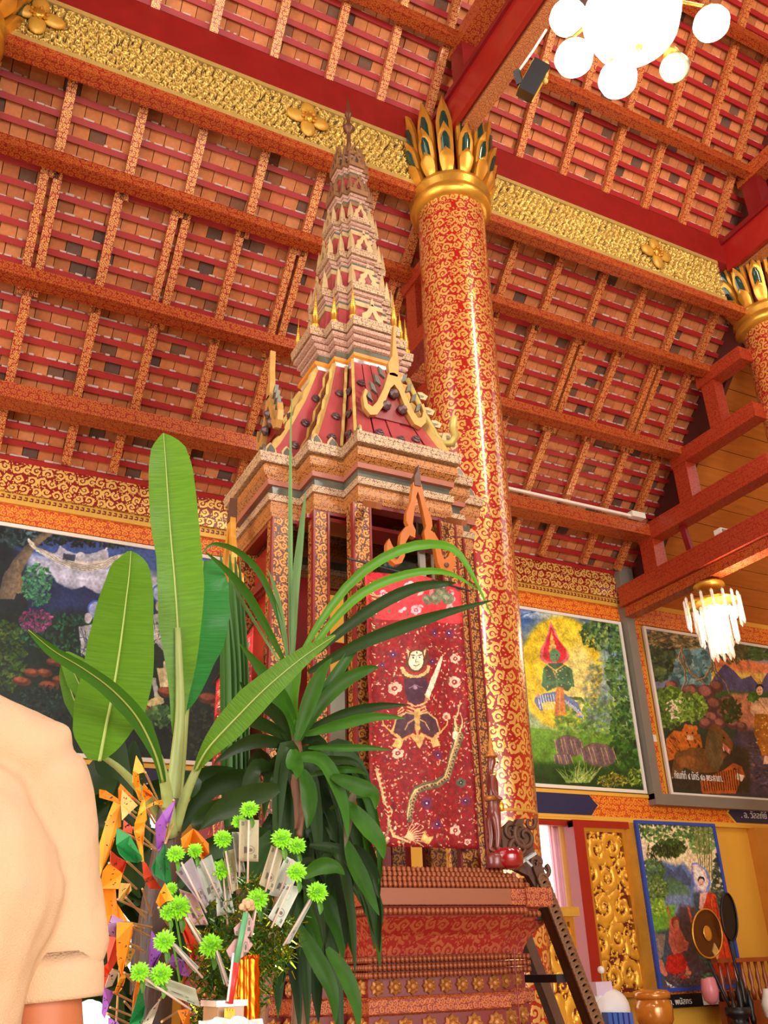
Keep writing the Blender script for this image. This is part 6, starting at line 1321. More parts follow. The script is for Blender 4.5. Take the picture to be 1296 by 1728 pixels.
# dracaena: crown of strap leaves over a dark drooping skirt ---------------------------
dr_ = thing('dracaena', PXY(480, 1728, 2.55), 'tall dracaena with arching green leaves standing in front of the left half of the pulpit', 'plant')
def dleaf(pix, Ys, w_, m, fold=.35, n=16, tilt=0.0, tail=1.0):
    s = mpp((Ys[0] + Ys[1]) / 2); W = [w_ * s * k for k in (.3, .7, .92, .95, .75, .42, .03)]
    return leaf(ppath(pix, Ys), W, W, m, dr_, n=n, fold=fold, tilt=tilt, ph=len(pix) + w_)
C1 = (490, 1130)                                                            # heart of the tall arching tuft
for pix, Ys, w_, m in (
    ([(500, 1120), (540, 1050), (600, 975), (670, 930), (730, 918), (770, 930), (800, 975), (835, 1050)], (2.5, 2.2), 10, LG),
    ([(505, 1125), (560, 1050), (620, 995), (700, 966), (760, 968), (810, 998)], (2.5, 2.25), 9, LG),
    ([(510, 1120), (580, 1062), (640, 1020), (700, 992), (750, 985), (770, 984)], (2.5, 2.2), 12, LD),
    ([(520, 1135), (600, 1090), (680, 1058), (750, 1035), (835, 1012)], (2.5, 2.15), 13, LD),
    ([(491, 1118), (490, 1020), (490, 900), (490, 780), (492, 660)], (2.5, 2.5), 4.5, LS),
    ([(494, 1118), (498, 1000), (508, 900), (516, 830)], (2.5, 2.45), 7.5, LS),
    ([(488, 1120), (470, 1040), (440, 970), (400, 930), (360, 918), (340, 935)], (2.5, 2.3), 6, LM),
    ([(484, 1125), (450, 1060), (415, 1000), (380, 960), (345, 930)], (2.5, 2.3), 8, LM),
    ([(480, 1130), (430, 1050), (400, 1000), (386, 970)], (2.5, 2.4), 3, LS),
    ([(486, 1118), (478, 1060), (466, 1000), (452, 960)], (2.5, 2.4), 5, LS)):
    dleaf(pix, Ys, w_, m)
for pix, Ys, w_, m in (                                                       # mid-height strap leaves
    ([(505, 1250), (530, 1200), (560, 1150), (600, 1090), (606, 1078)], (2.5, 2.4), 11, LM),
    ([(510, 1240), (540, 1190), (580, 1150), (620, 1130), (640, 1126)], (2.5, 2.35), 13, LM),
    ([(520, 1230), (580, 1205), (640, 1192), (690, 1190)], (2.5, 2.3), 9, LD), ([(515, 1240), (570, 1224), (630, 1210), (684, 1212)], (2.5, 2.3), 10, LM),
    ([(520, 1262), (570, 1262), (620, 1262), (660, 1266)], (2.5, 2.3), 6.5, LM), ([(515, 1280), (560, 1282), (600, 1288), (622, 1320)], (2.5, 2.35), 7, LD),
    ([(520, 1310), (560, 1300), (600, 1300), (620, 1308)], (2.5, 2.3), 6, LM), ([(500, 1230), (478, 1180), (440, 1130), (404, 1085)], (2.5, 2.4), 12, LM),
    ([(498, 1230), (490, 1180), (500, 1120), (515, 1100)], (2.5, 2.4), 14, LG), ([(496, 1240), (476, 1200), (462, 1160), (456, 1130)], (2.5, 2.4), 12, LM),
    ([(500, 1250), (520, 1190), (540, 1140), (560, 1110)], (2.5, 2.4), 14, LM), ([(490, 1250), (450, 1225), (412, 1215), (370, 1222)], (2.5, 2.35), 11, LD),
    ([(492, 1260), (440, 1250), (400, 1262), (360, 1290)], (2.5, 2.35), 12, LD), ([(490, 1260), (470, 1210), (430, 1180), (404, 1150)], (2.5, 2.35), 11, LD),
    ([(495, 1265), (496, 1285), (502, 1300), (500, 1315)], (2.4, 2.3), 14, LM), ([(510, 1300), (520, 1330), (522, 1370), (518, 1398)], (2.4, 2.3), 14, LM),
    ([(560, 1310), (600, 1325), (630, 1340), (634, 1366)], (2.4, 2.25), 14, LM), ([(585, 1355), (612, 1385), (640, 1420), (648, 1450)], (2.4, 2.25), 15, LM),
    ([(600, 1330), (590, 1365), (586, 1400), (582, 1430)], (2.45, 2.35), 8, mat('browning leaf', (96, 84, 60), .6)), ([(585, 1420), (600, 1460), (620, 1500), (640, 1545)], (2.4, 2.25), 13, LM),
    ([(510, 1480), (540, 1462), (566, 1464), (582, 1476)], (2.3, 2.2), 13, LM), ([(500, 1560), (530, 1610), (560, 1670), (566, 1728)], (2.4, 2.3), 13, LM), ([(552, 1600), (580, 1640), (600, 1690), (606, 1740)], (2.35, 2.25), 12, LM),
    ([(400, 1350), (360, 1370), (335, 1390), (336, 1402)], (2.35, 2.25), 17, LD), ([(470, 1330), (420, 1345), (370, 1370), (338, 1400)], (2.3, 2.2), 20, LD)):
    dleaf(pix, Ys, w_, m)
rr = random.Random(5)
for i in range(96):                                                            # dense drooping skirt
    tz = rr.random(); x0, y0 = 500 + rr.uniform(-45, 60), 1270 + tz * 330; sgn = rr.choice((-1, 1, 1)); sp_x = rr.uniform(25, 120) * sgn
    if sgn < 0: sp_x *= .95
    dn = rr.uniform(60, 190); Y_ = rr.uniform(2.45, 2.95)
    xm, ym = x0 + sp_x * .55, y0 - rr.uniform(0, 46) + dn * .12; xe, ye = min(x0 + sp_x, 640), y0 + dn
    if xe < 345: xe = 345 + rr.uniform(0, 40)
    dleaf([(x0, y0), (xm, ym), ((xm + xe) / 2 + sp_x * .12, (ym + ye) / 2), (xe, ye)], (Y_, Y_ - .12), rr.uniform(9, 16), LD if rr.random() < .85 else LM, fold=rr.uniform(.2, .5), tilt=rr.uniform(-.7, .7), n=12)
CN = mat('brown ringed cane', (128, 86, 62), .55, var=.3, scale=14, bump=.3)
MB().tube(crv([PXY(490, 1200, 2.55), PXY(505, 1340, 2.6), PXY(510, 1500, 2.65), PXY(505, 1728, 2.65), (PXY(500, 1728, 2.6).x, 2.65, .1)], 14), .022, 10).build('cane', CN, dr_, smooth=True)
MB().tube(crv([PXY(478, 1500, 2.35), PXY(462, 1580, 2.3), PXY(448, 1660, 2.25), PXY(438, 1740, 2.22), (PXY(420, 1740, 2.2).x, 2.2, .1)], 12), .018, 10).build('cane', CN, dr_, smooth=True)
MB().tube(crv([PXY(504, 1410, 2.4), PXY(508, 1380, 2.45), PXY(512, 1330, 2.5)], 6), .009, 8).build('cane', CN, dr_, smooth=True)
MB().lathe((PXY(500, 1728, 2.6).x, 2.6, 0), [(.15, 0), (.2, .02), (.25, .34), (.27, .36), (.25, .37), (.22, .33)], 24).build('pot', mat('glazed plant pot', (70, 60, 50), .4), dr_, smooth='auto')
# ================================================================== PAPER FLAGS
def paper(name, c): return mat(name, c, .55, var=.08)
PC = {'orange': paper('orange paper', (246, 140, 16)), 'yellow': paper('yellow orange paper', (244, 170, 40)), 'cream': paper('cream paper', (232, 204, 128)), 'green': paper('green paper', (34, 140, 70)), 'red': paper('red orange paper', (226, 70, 32)), 'purple': paper('purple paper', (160, 92, 190)), 'lilac': paper('lilac paper flag', (186, 150, 206)), 'white': paper('off white paper', (206, 196, 176)), 'dull': paper('pale paper', (220, 180, 90))}
STK = mat('bamboo skewer', (206, 168, 116), .6)
def flag(col, pts, Y, stick, label, holes=5):
    t = thing('paper_flag', PXY(pts[0][0], pts[0][1], Y), label, 'flag', 'cut paper flags on skewers left of the plants'); r = random.Random(len(label) + int(pts[0][0]))
    n = len(pts); P3 = []
    for i, (x, y) in enumerate(pts): P3.append(PXY(x, y, Y + .018 * math.sin(i * 2.1 + pts[0][0])))
    bm = bmesh.new(); vs = [bm.verts.new(p) for p in P3]; bm.faces.new(vs); bmesh.ops.triangulate(bm, faces=bm.faces[:])
    bmesh.ops.subdivide_edges(bm, edges=bm.edges[:], cuts=2, use_grid_fill=True); me = bpy.data.meshes.new('paper'); bm.to_mesh(me); bm.free()
    me.materials.append(PC[col]); o = bpy.data.objects.new('paper', me); COL.objects.link(o); o.parent = t; o.matrix_parent_inverse = world_m(t).inverted(); s_ = o.modifiers.new('thickness', 'SOLIDIFY'); s_.thickness = .0008; s_.offset = 0
    cx = sum(p[0] for p in pts) / n; cy = sum(p[1] for p in pts) / n; hm = MB()
    for k in range(holes):                      # little punched holes: dark lozenges standing in the sheet
        x, y = cx + r.uniform(-.25, .25) * (max(p[0] for p in pts) - min(p[0] for p in pts)), cy + r.uniform(-.3, .3) * (max(p[1] for p in pts) - min(p[1] for p in pts)); a = r.uniform(0, PI); l = r.uniform(1.6, 3.2)
        q = [PXY(x + l * math.cos(a), y + l * math.sin(a), Y - .022), PXY(x + l * .4 * math.cos(a + 1.57), y + l * .4 * math.sin(a + 1.57), Y - .022), PXY(x - l * math.cos(a), y - l * math.sin(a), Y - .022), PXY(x - l * .4 * math.cos(a + 1.57), y - l * .4 * math.sin(a + 1.57), Y - .022)]
        hm.plate(q, (0, -1, 0), .0006)
    stuff(hm.build('cut_marks', HOLE, o, uv=False))
    (x0, y0), (x1, y1) = stick; MB().tube([PXY(x0, y0, Y + .002), PXY(x1, y1, 2.16)], .0022, 6).build('stick', STK, t)
    return t
HOLE = mat('cut opening shadow side', (60, 44, 30), .8)
def z1(*p): return [(160 + x / 7.5125, 1270 + y / 7.5125) for x, y in p]
def z2(*p): return [(160 + x / 7.2625, 1490 + y / 7.2625) for x, y in p]
FL = [
 ('yellow', z1((525, 35), (600, 160), (650, 260), (620, 250), (556, 268), (590, 560), (600, 620), (560, 600), (510, 450), (482, 380), (484, 230), (505, 160)), 1.80, z1((640, 250), (800, 600)), 'topmost yellow paper flag, folded to a tall point'),
 ('orange', z1((325, 395), (490, 565), (520, 610), (480, 590), (345, 480), (325, 650), (300, 600), (296, 460)), 1.80, z1((480, 570), (740, 790)), 'orange paper flag behind the cream triangle'),
 ('cream', z1((345, 470), (545, 670), (440, 760), (345, 860), (330, 640)), 1.77, z1((440, 760), (785, 1050)), 'cream triangular paper flag, second from the top'),
 ('orange', z1((620, 390), (735, 530), (730, 560), (640, 625), (606, 560), (604, 470)), 1.78, z1((700, 510), (860, 720)), 'small bright orange triangle flag just right of the topmost flag'),
 ('yellow', z1((600, 600), (635, 610), (650, 720), (660, 850), (640, 880), (615, 1000), (610, 1200), (625, 1400), (600, 1330), (560, 1240), (545, 1150), (520, 1080), (496, 1000), (505, 900), (545, 790), (570, 690)), 1.76, z1((640, 700), (760, 900)), 'long narrow yellow paper streamer hanging in the middle of the cluster'),
 ('yellow', z1((240, 620), (325, 660), (330, 940), (280, 965), (240, 1120), (180, 1300), (90, 1500), (60, 1620), (45, 1320), (60, 1150), (140, 880), (190, 740)), 1.83, z1((140, 880), (520, 1090)), 'long curved yellow paper flag beside the cream shirt'),
 ('red', z1((365, 850), (480, 950), (470, 1030), (360, 990)), 1.86, z1((480, 950), (790, 1240)), 'small red paper flag with white cut shapes behind the cream triangle'),
 ('green', z1((275, 955), (445, 1050), (420, 1160), (480, 1230), (590, 1310), (600, 1370), (540, 1400), (400, 1370), (310, 1280), (270, 1170)), 1.74, z1((440, 1050), (780, 1240)), 'curved dark green paper flag left of the streamer'),
 ('purple', z1((1020, 595), (1000, 700), (960, 870), (920, 900), (870, 1150), (820, 1250), (790, 1240), (800, 1100), (765, 910), (860, 760)), 1.82, z1((1000, 600), (890, 1120)), 'purple paper flag under the banana stalks'),
 ('green', z1((895, 1145), (920, 1280), (960, 1500), (985, 1700), (960, 1728), (890, 1640), (760, 1560), (722, 1460), (770, 1350), (850, 1240)), 1.78, z1((895, 1145), (1000, 900)), 'green diamond shaped paper flag right of the streamer'),
 ('red', z1((200, 1240), (290, 1320), (405, 1380), (360, 1500), (300, 1728), (150, 1728), (190, 1500)), 1.80, z1((410, 1380), (630, 1580)), 'wide red-orange paper flag below the curved green flag'),
 ('orange', z1((175, 1400), (350, 1530), (310, 1728), (60, 1728), (100, 1500)), 1.77, z1((180, 1400), (530, 1728)), 'broad orange paper flag beside the shirt sleeve'),
 ('red', z1((600, 1370), (650, 1400), (730, 1560), (850, 1728), (700, 1728), (620, 1600)), 1.83, z1((600, 1370), (560, 1300)), 'red paper flag hanging against the dark banana trunk'),
 ('yellow', z2((860, 0), (975, 210), (870, 230), (790, 300), (750, 240), (800, 110)), 1.74, z2((780, 300), (900, 520)), 'yellow triangle flag touching the green flowers'),
 ('dull', z2((300, 0), (440, 10), (450, 90), (400, 150), (340, 220), (290, 200)), 1.85, z2((380, 180), (620, 430)), 'pale yellow flag with round cut shapes in mid cluster'),
 ('orange', z2((60, 0), (250, 0), (270, 250), (400, 460), (300, 500), (200, 400), (130, 620), (60, 400)), 1.82, z2((280, 200), (640, 370)), 'long orange flag running down along the sleeve'),
 ('lilac', z2((215, 390), (360, 470), (270, 520), (260, 680), (145, 620), (170, 500)), 1.78, z2((350, 470), (700, 545)), 'lilac paper flag with white cut windows beside the sleeve hem'),
 ('orange', z2((270, 480), (465, 490), (460, 620), (370, 800), (350, 1060), (330, 1150), (280, 980), (262, 700)), 1.74, z2((460, 520), (600, 560)), 'hanging orange flag right of the lilac one'),
 ('red', z2((135, 640), (260, 670), (270, 950), (180, 1100), (110, 1290), (60, 1200), (110, 1020), (160, 980)), 1.80, z2((260, 700), (560, 790)), 'red paper flag just below the sleeve hem'),
 ('dull', z2((420, 780), (495, 820), (440, 960), (380, 1030), (370, 900)), 1.84, z2((400, 720), (620, 855)), 'small dull yellow flag by the banana trunk'),
 ('purple', z2((700, 585), (760, 680), (825, 840), (760, 960), (690, 1120), (660, 1050), (670, 800)), 1.78, z2((790, 700), (860, 560)), 'pointed purple flag left of the pale green flower'),
 ('purple', z2((950, 870), (1090, 960), (1160, 1150), (1060, 1130), (900, 970)), 1.82, z2((900, 970), (800, 1200)), 'purple flag behind the large grey banknote'),
 ('white', z2((200, 1060), (290, 1090), (210, 1260), (120, 1290), (150, 1180)), 1.84, z2((210, 1060), (440, 1130)), 'off-white paper flag below the red one'),
 ('yellow', z2((350, 1080), (380, 1160), (330, 1300), (270, 1370), (240, 1340), (300, 1180)), 1.79, z2((360, 1100), (500, 1250)), 'yellow flag tip crossing the thin sticks'),
 ('purple', z2((110, 1280), (240, 1340), (170, 1500), (120, 1660), (85, 1600)), 1.80, z2((230, 1340), (470, 1460)), 'purple flag at the elbow of the person'),
 ('orange', z2((510, 1190), (630, 1180), (570, 1290), (500, 1480), (460, 1600), (470, 1400)), 1.80, z2((560, 1200), (640, 1150)), 'narrow orange flag behind the lowest green flag'),
 ('green', z2((570, 1230), (615, 1500), (600, 1640), (560, 1728), (420, 1728), (460, 1600)), 1.76, z2((570, 1230), (590, 1130)), 'long green flag at the bottom of the cluster'),
 ('white', z2((800, 1430), (760, 1560), (700, 1728), (580, 1728), (680, 1560)), 1.75, z2((790, 1440), (860, 1350)), 'greyish white flag at the bottom under the large banknote'),
 ('orange', z2((1010, 1560), (1162, 1540), (1162, 1728), (1080, 1728)), 1.72, z2((820, 1700), (1010, 1580)), 'orange flag below the large banknote at the very bottom'),
 ('purple', z2((170, 1650), (270, 1690), (300, 1728), (165, 1728)), 1.78, z2((150, 1600), (420, 1728)), 'purple flag corner at the lower left bottom edge'),
 ('orange', [(305, 1415), (326, 1398), (334, 1404), (352, 1424), (353, 1440), (346, 1446), (341, 1450), (338, 1430), (322, 1424), (318, 1430), (308, 1430)], 1.86, [(308, 1430), (295, 1440)], 'folded orange flag above the fan of grey banknotes'),
 ('red', [(305, 1535), (316, 1560), (322, 1590), (335, 1595), (332, 1610), (326, 1632), (324, 1605), (316, 1590), (300, 1548)], 1.82, [(330, 1600), (345, 1640)], 'twisted red flag under the pink banknote'),
 ('orange', [(168, 1332), (178, 1334), (198, 1348), (214, 1358), (206, 1362), (190, 1352), (168, 1346)], 1.9, [(200, 1350), (230, 1372)], 'curled orange strip of paper next to the shoulder seam'),
 ('yellow', [(247, 1360), (262, 1352), (274, 1350), (276, 1358), (262, 1358), (248, 1364)], 1.9, [(250, 1362), (262, 1380)], 'thin curled yellow strip below the orange triangle'),
]
for f in FL: flag(*f)
for k, (a, b) in enumerate((((196, 1728), (206, 1560)), ((214, 1560), (252, 1580)), ((186, 1700), (256, 1728)), ((240, 1500), (256, 1545)), ((210, 1690), (226, 1708)))):
    tag(MB().tube([PXY(*a, 1.82), PXY(*b, 2.1)], .002, 6).build('bare_stick', STK), ('nearly upright bare skewer at the bottom of the flag cluster', 'bare skewer right of the hanging orange flag', 'bare skewer slanting to the lower right under the purple flag', 'short bare skewer in the dark gap under the red flag', 'lowest short bare skewer beside the long green flag')[k], 'stick')
# ================================================================== BANKNOTES AND FLOWERS ON STICKS
def noteimg(c0, c1, n, num):
    c = Cv(300, 140, c0); c.grain(.08, 2)
    c.poly([(8, 8), (292, 8), (292, 132), (8, 132)], c1, .35, 3); c.ell(216, 66, 32, 40, (120, 118, 104), 0, .8, 2); c.ell(216, 68, 26, 34, c0, 0, .8, 2); c.ell(217, 58, 13, 17, (104, 92, 80), 0, .9, 3); c.poly([(192, 106), (200, 82), (234, 82), (244, 106)], (90, 84, 76), .8, 3)
    for k in range(16): c.line([(24 + k * 9, 30 + 20 * math.sin(k)), (30 + k * 9, 100 + 12 * math.cos(k * 2))], 1.6, c1, al=.6)
    c.ell(90, 70, 34, 26, c1, 0, .5, 8); c.ell(90, 70, 20, 15, c0, 0, .6, 5)
    seg = {'0': 'abcdef', '1': 'bc', '2': 'abged', '5': 'afgcd'}
    def dg(ch, x, y, w, h):
        S = {'a': ((0, 0), (1, 0)), 'b': ((1, 0), (1, .5)), 'c': ((1, .5), (1, 1)), 'd': ((0, 1), (1, 1)), 'e': ((0, .5), (0, 1)), 'f': ((0, 0), (0, .5)), 'g': ((0, .5), (1, .5))}
        for s in seg[ch]: (a, b), (d, e) = S[s]; c.line([(x + a * w, y + b * h), (x + d * w, y + e * h)], 3.4, (60, 66, 56))
    for x, y in ((18, 108), (252, 16)):
        for k, ch in enumerate(num): dg(ch, x + k * 14, y, 8, 15)
    for k in range(10): c.line([(110 + k * 8, 120), (114 + k * 8, 120)], 2, (96, 100, 90))
    return picture(n, c.image(n), .6, .2)
NM = {'grey': noteimg((176, 178, 168), (150, 160, 146), 'grey green banknote', '20'), 'brown': noteimg((186, 172, 144), (150, 150, 120), 'buff banknote', '20'), 'pale': noteimg((206, 208, 196), (160, 176, 160), 'pale banknote', '20'), 'pink': noteimg((206, 170, 166), (190, 130, 136), 'pink banknote', '100'), 'hundred': noteimg((180, 178, 156), (150, 160, 130), 'olive banknote', '100'), 'mauve': noteimg((160, 148, 152), (140, 130, 140), 'mauve banknote', '20')}
FLW = mat('lime green petals', (150, 226, 40), .45, var=.25, scale=90); FLG = mat('flower leaf green', (110, 170, 50), .5); STR = mat('pinkish drinking straw', (214, 190, 174), .4)
def mum(parent, x, y, Y, r=12.5, lean=(0, 0)):
    s = mpp(Y, x, y); R_ = r * s * 1.22; c = PXY(x, y, Y); ax = (Vector((lean[0] - .35, -1.0, .55 + lean[1]))).normalized(); q = Vector((0, 0, 1)).rotation_difference(ax); mb = MB(); rg = random.Random(int(x * 7 + y))
    for ring, (el, cnt, ln) in enumerate(((1.35, 7, .62), (1.0, 12, .80), (.62, 16, .95), (.25, 18, 1.05), (-.15, 16, 1.0), (-.5, 10, .85))):
        for k in range(cnt):
            a = 2 * PI * (k + rg.random() * .5) / cnt; e = el + rg.uniform(-.1, .1); d = Vector((math.cos(e) * math.cos(a), math.cos(e) * math.sin(a), math.sin(e) * .8)); t = Vector((-math.sin(a), math.cos(a), 0)); l = R_ * ln * rg.uniform(.88, 1.12); w = R_ * .13
            n_ = d.cross(t).normalized() * w * .5; p = [d * l * .15 - t * w * .5, d * l * .15 + t * w * .5, d * l * .75 + t * w + n_, d * l, d * l * .75 - t * w + n_]
            mb.add([tuple(c + q @ v) for v in p], [(0, 1, 2, 3, 4)])
    f = mb.build('flower_head', FLW, parent, uv=False)
    MB().sph(c, R_ * .42, 8, 6).build('flower_core', FLG, f, smooth=True, uv=False)
    l1 = c - ax * R_ * .6; leaf([l1, l1 + Vector((R_ * .3, -.004, -R_ * .9)), l1 + Vector((R_ * .25, -.004, -R_ * 1.5))], [.001, R_ * .28, .001], [.001, R_ * .28, .001], LG, f, n=5, name='flower_leaf')
    return f
def note(col, quad, Y, stickp, flowers, label, bend=.006, group='banknotes clipped to flower sticks'):
    """quad: top-left, top-right, bottom-right, bottom-left of the note as it hangs"""
    t = thing('banknote_stick', PXY(*stickp[0], Y), label, 'offering', group); tl, tr, br_, bl_ = quad; mb = MB(); nx, nz = 6, 10
    for j in range(nz + 1):
        for i in range(nx + 1):
            u, v = i / nx, j / nz; x = (tl[0] * (1 - u) + tr[0] * u) * (1 - v) + (bl_[0] * (1 - u) + br_[0] * u) * v; y = (tl[1] * (1 - u) + tr[1] * u) * (1 - v) + (bl_[1] * (1 - u) + br_[1] * u) * v
            mb.v.append(tuple(PXY(x, y, Y + bend * math.sin(u * PI) * 1.4 + bend * .8 * math.sin(v * 5 + tl[0]))))
    for j in range(nz):
        for i in range(nx): b = j * (nx + 1) + i; mb.f.append((b, b + 1, b + nx + 2, b + nx + 1))
    o = mb.build('banknote', NM[col], t, smooth=True, uv=False); l = o.data.uv_layers.new(name='pic')
    for lp in o.data.loops: i = lp.vertex_index % (nx + 1); j = lp.vertex_index // (nx + 1); l.data[lp.index].uv = (j / nz, i / nx)
    s_ = o.modifiers.new('thickness', 'SOLIDIFY'); s_.thickness = .0006
    (x0, y0), (x1, y1) = stickp; MB().tube([PXY(x0, y0, Y - .014), PXY(x1, y1, Y + .0)], .0019, 8).build('straw', STR, t, smooth=True)
    for fl_ in flowers: mum(t, fl_[0], fl_[1], Y - .012, fl_[2] if len(fl_) > 2 else 12.5)
    return t
NY = 1.72
note('grey', [(391, 1404), (404, 1404), (414, 1472), (400, 1472)], NY, [(405, 1404), (404, 1480)], [(403, 1387, 10)], 'folded grey note partly hidden behind the uppermost upright note')
note('brown', [(404, 1383), (437, 1384), (436, 1454), (403, 1453)], NY - .03, [(420, 1384), (418, 1490)], [(421, 1366)], 'upright pale note at the top under the highest lime flower')
note('mauve', [(296, 1471), (324, 1446), (352, 1520), (346, 1534)], NY + .01, [(306, 1455), (348, 1540)], [(296, 1441)], 'mauve note at the left end of the fan of notes')
note('grey', [(330, 1458), (357, 1442), (376, 1506), (348, 1530)], NY + .03, [(340, 1450), (370, 1516)], [(329, 1436, 11)], 'grey note in the middle of the left fan of notes')
note('brown', [(376, 1438), (396, 1432), (402, 1500), (388, 1508)], NY + .02, [(381, 1436), (392, 1508)], [(376, 1416, 13)], 'narrow buff note right of the left fan')
note('pale', [(362, 1480), (384, 1476), (396, 1540), (366, 1546)], NY + .045, [(377, 1480), (384, 1560)], [(373, 1468, 14)], 'pale note hanging under the central lime flower')
note('brown', [(458, 1426), (480, 1438), (461, 1505), (437, 1492)], NY - .02, [(468, 1430), (448, 1505)], [(475, 1416, 14)], 'buff note tilted right under the flower pair')
note('pale', [(482, 1444), (510, 1460), (484, 1518), (453, 1510)], NY + .02, [(494, 1450), (464, 1530)], [(501, 1428, 12)], 'white note between two tilted notes at the right')
note('pale', [(484, 1492), (508, 1497), (474, 1566), (452, 1548)], NY - .03, [(492, 1492), (458, 1566)], [(500, 1472, 13)], 'large pale note with a round portrait lowest at the right')
note('grey', [(521, 1517), (527, 1522), (490, 1592), (478, 1594)], NY - .01, [(524, 1518), (478, 1596)], [(535, 1506, 14)], 'narrow folded note at the far right by the dark leaves', .003)
note('pink', [(302, 1500), (330, 1510), (352, 1560), (322, 1562)], NY + .05, [(312, 1510), (340, 1560)], [(302, 1532, 17)], 'faded pink note below the left fan')
note('hundred', [(250, 1640), (330, 1668), (338, 1700), (244, 1662)], NY - .05, [(246, 1652), (322, 1704)], [(236, 1641, 14), (271, 1645, 16)], 'large olive hundred note lying sideways at the lower left')
note('brown', [(312, 1550), (320, 1548), (346, 1592), (338, 1598)], NY, [(314, 1548), (350, 1610)], [(356, 1596, 16)], 'rolled buff note left of the lower lime flower', .003)
note('grey', [(288, 1596), (296, 1592), (336, 1632), (330, 1642)], NY - .03, [(290, 1590), (342, 1650)], [(277, 1589, 15)], 'rolled grey note beside the left lower lime flower', .003)
note('grey', [(363, 1610), (370, 1606), (386, 1656), (378, 1662)], NY - .02, [(366, 1604), (384, 1664)], [], 'rolled grey note pointing down below the lower lime flower', .003)
note('brown', [(430, 1530), (434, 1530), (426, 1582), (418, 1580)], NY + .02, [(433, 1530), (424, 1580)], [(434, 1518, 15)], 'rolled note under the lime flower at the centre right', .003)
for x, y, r in ((468, 1416, 0), ):
    pass
for (x, y, r, lab) in ((289, 1500, 9, 'small lime flower half hidden by the green flag'), (284, 1540, 12, 'paler lime flower touching the yellow triangle flag')):
    t = thing('flower_stick', PXY(x, y, NY + .04), lab, 'flower', 'lime flowers on sticks'); mum(t, x, y, NY + .04, r); MB().tube([PXY(x, y + 4, NY + .045), PXY(x + 20, y + 120, NY + .1)], .002, 6).build('stem', FLG, t)
pt = thing('pink_note_stick', PXY(408, 1600, NY - .1), 'two pink notes folded to diamonds on a green straw in front of the tinsel', 'offering')
for q in (((420, 1541), (430, 1560), (418, 1581), (397, 1578), (395, 1566)), ((416, 1580), (427, 1594), (414, 1612), (392, 1626), (382, 1604), (396, 1585))):
    o = MB().plate([PXY(x, y, NY - .10) for x, y in q], (0, -1, 0), .0015).build('banknote', NM['pink'], pt); l = o.data.uv_layers.new(name='pic'); xs = [v.co.x for v in o.data.vertices]; zs = [v.co.z for v in o.data.vertices]
    for lp in o.data.loops: v = o.data.vertices[lp.vertex_index].co; l.data[lp.index].uv = ((v.x - min(xs)) / (max(xs) - min(xs)), (v.z - min(zs)) / (max(zs) - min(zs)))
MB().tube([PXY(415, 1540, NY - .108), PXY(399, 1625, NY - .11)], .0052, 8).build('green_straw', mat('green straw', (90, 160, 110), .4), pt, smooth=True)
MB().tube([PXY(399, 1625, NY - .11), PXY(388, 1694, NY - .11)], .0055, 8).build('red_straw', mat('red straw', (206, 50, 50), .4), pt, smooth=True); MB().tube([PXY(394, 1608, NY - .12), PXY(384, 1690, NY - .12)], .0018, 6).build('thread', M['white'], pt)
t = thing('withered_flower', PXY(418, 1526, NY - .06), 'dried pinkish flower just left of the centre right lime flower', 'flower'); mb = MB(); rr = random.Random(3)
for k in range(22): mb.sph(PXY(418 + rr.uniform(-10, 8), 1527 + rr.uniform(-5, 5), NY - .06 + rr.uniform(-.01, .01)), .006, 5, 4)
mb.build('flower_head', mat('dried petals', (206, 168, 128), .7), t, uv=False); MB().tube([PXY(416, 1530, NY - .05), PXY(418, 1560, NY - .05)], .002, 6).build('stem', STK, t)
# tinsel tree that carries the sticks
tt = thing('tinsel_tree', PXY(410, 1728, NY + .08), 'small money tree wound with green and gold tinsel among the banknotes', 'offering tree'); TG = mat('green tinsel', (60, 104, 24), .3, .3, var=.6, scale=60); TY = mat('glittering gold green tinsel', (190, 210, 60), .12, .9, var=.4, scale=80)
mg, my = MB(), MB(); rr = random.Random(11)
for k in range(3400):
    a = rr.random(); 
    if a < .4: x, y = rr.gauss(425, 16), rr.uniform(1480, 1700)
    elif a < .62: x, y = rr.gauss(465 + (1600 - 1600), 16), rr.uniform(1545, 1640); x += (1600 - y) * .25
    elif a < .8: x, y = rr.gauss(370, 22), rr.uniform(1500, 1710)
    else: x, y = rr.uniform(320, 440), rr.uniform(1600, 1728)
    p = PXY(x, y, NY + rr.uniform(.03, .16)); d = Vector((rr.uniform(-1, 1), rr.uniform(-1, 1), rr.uniform(-1, 1))).normalized(); l = rr.uniform(.010, .022); w = d.orthogonal().normalized() * .0022
    (my if rr.random() < .3 else mg).add([p - w, p + w, p + d * l + w * .4, p + d * l - w * .4], [(0, 1, 2, 3)])
stuff(mg.build('tinsel', TG, tt, uv=False)); stuff(my.build('tinsel', TY, tt, uv=False))
MB().tube([PXY(410, 1500, NY + .1), PXY(405, 1728, NY + .1), (PXY(405, 1728, NY + .1).x, NY + .1, .3)], .014, 8).build('trunk', CN, tt)
oc = thing('orange_foil_cylinder', PXY(418, 1728, NY - .02), 'shiny orange foil tube standing below the pink diamond notes', 'offering'); a, b = PXY(414, 1612, NY - .01), PXY(414, 1760, NY - .01); s = mpp(NY, 414, 1680) * 20
mb = MB(); n = 40; H_ = 14
for j in range(H_ + 1):
    for i in range(n):
        an = 2 * PI * i / n; r_ = s * (1 + .10 * math.sin(i * 1.571) + .05 * math.sin(i * 5.3 + j * 2.1)); p = a.lerp(b, j / H_); mb.v.append((p.x + r_ * math.cos(an), p.y + r_ * math.sin(an), p.z))
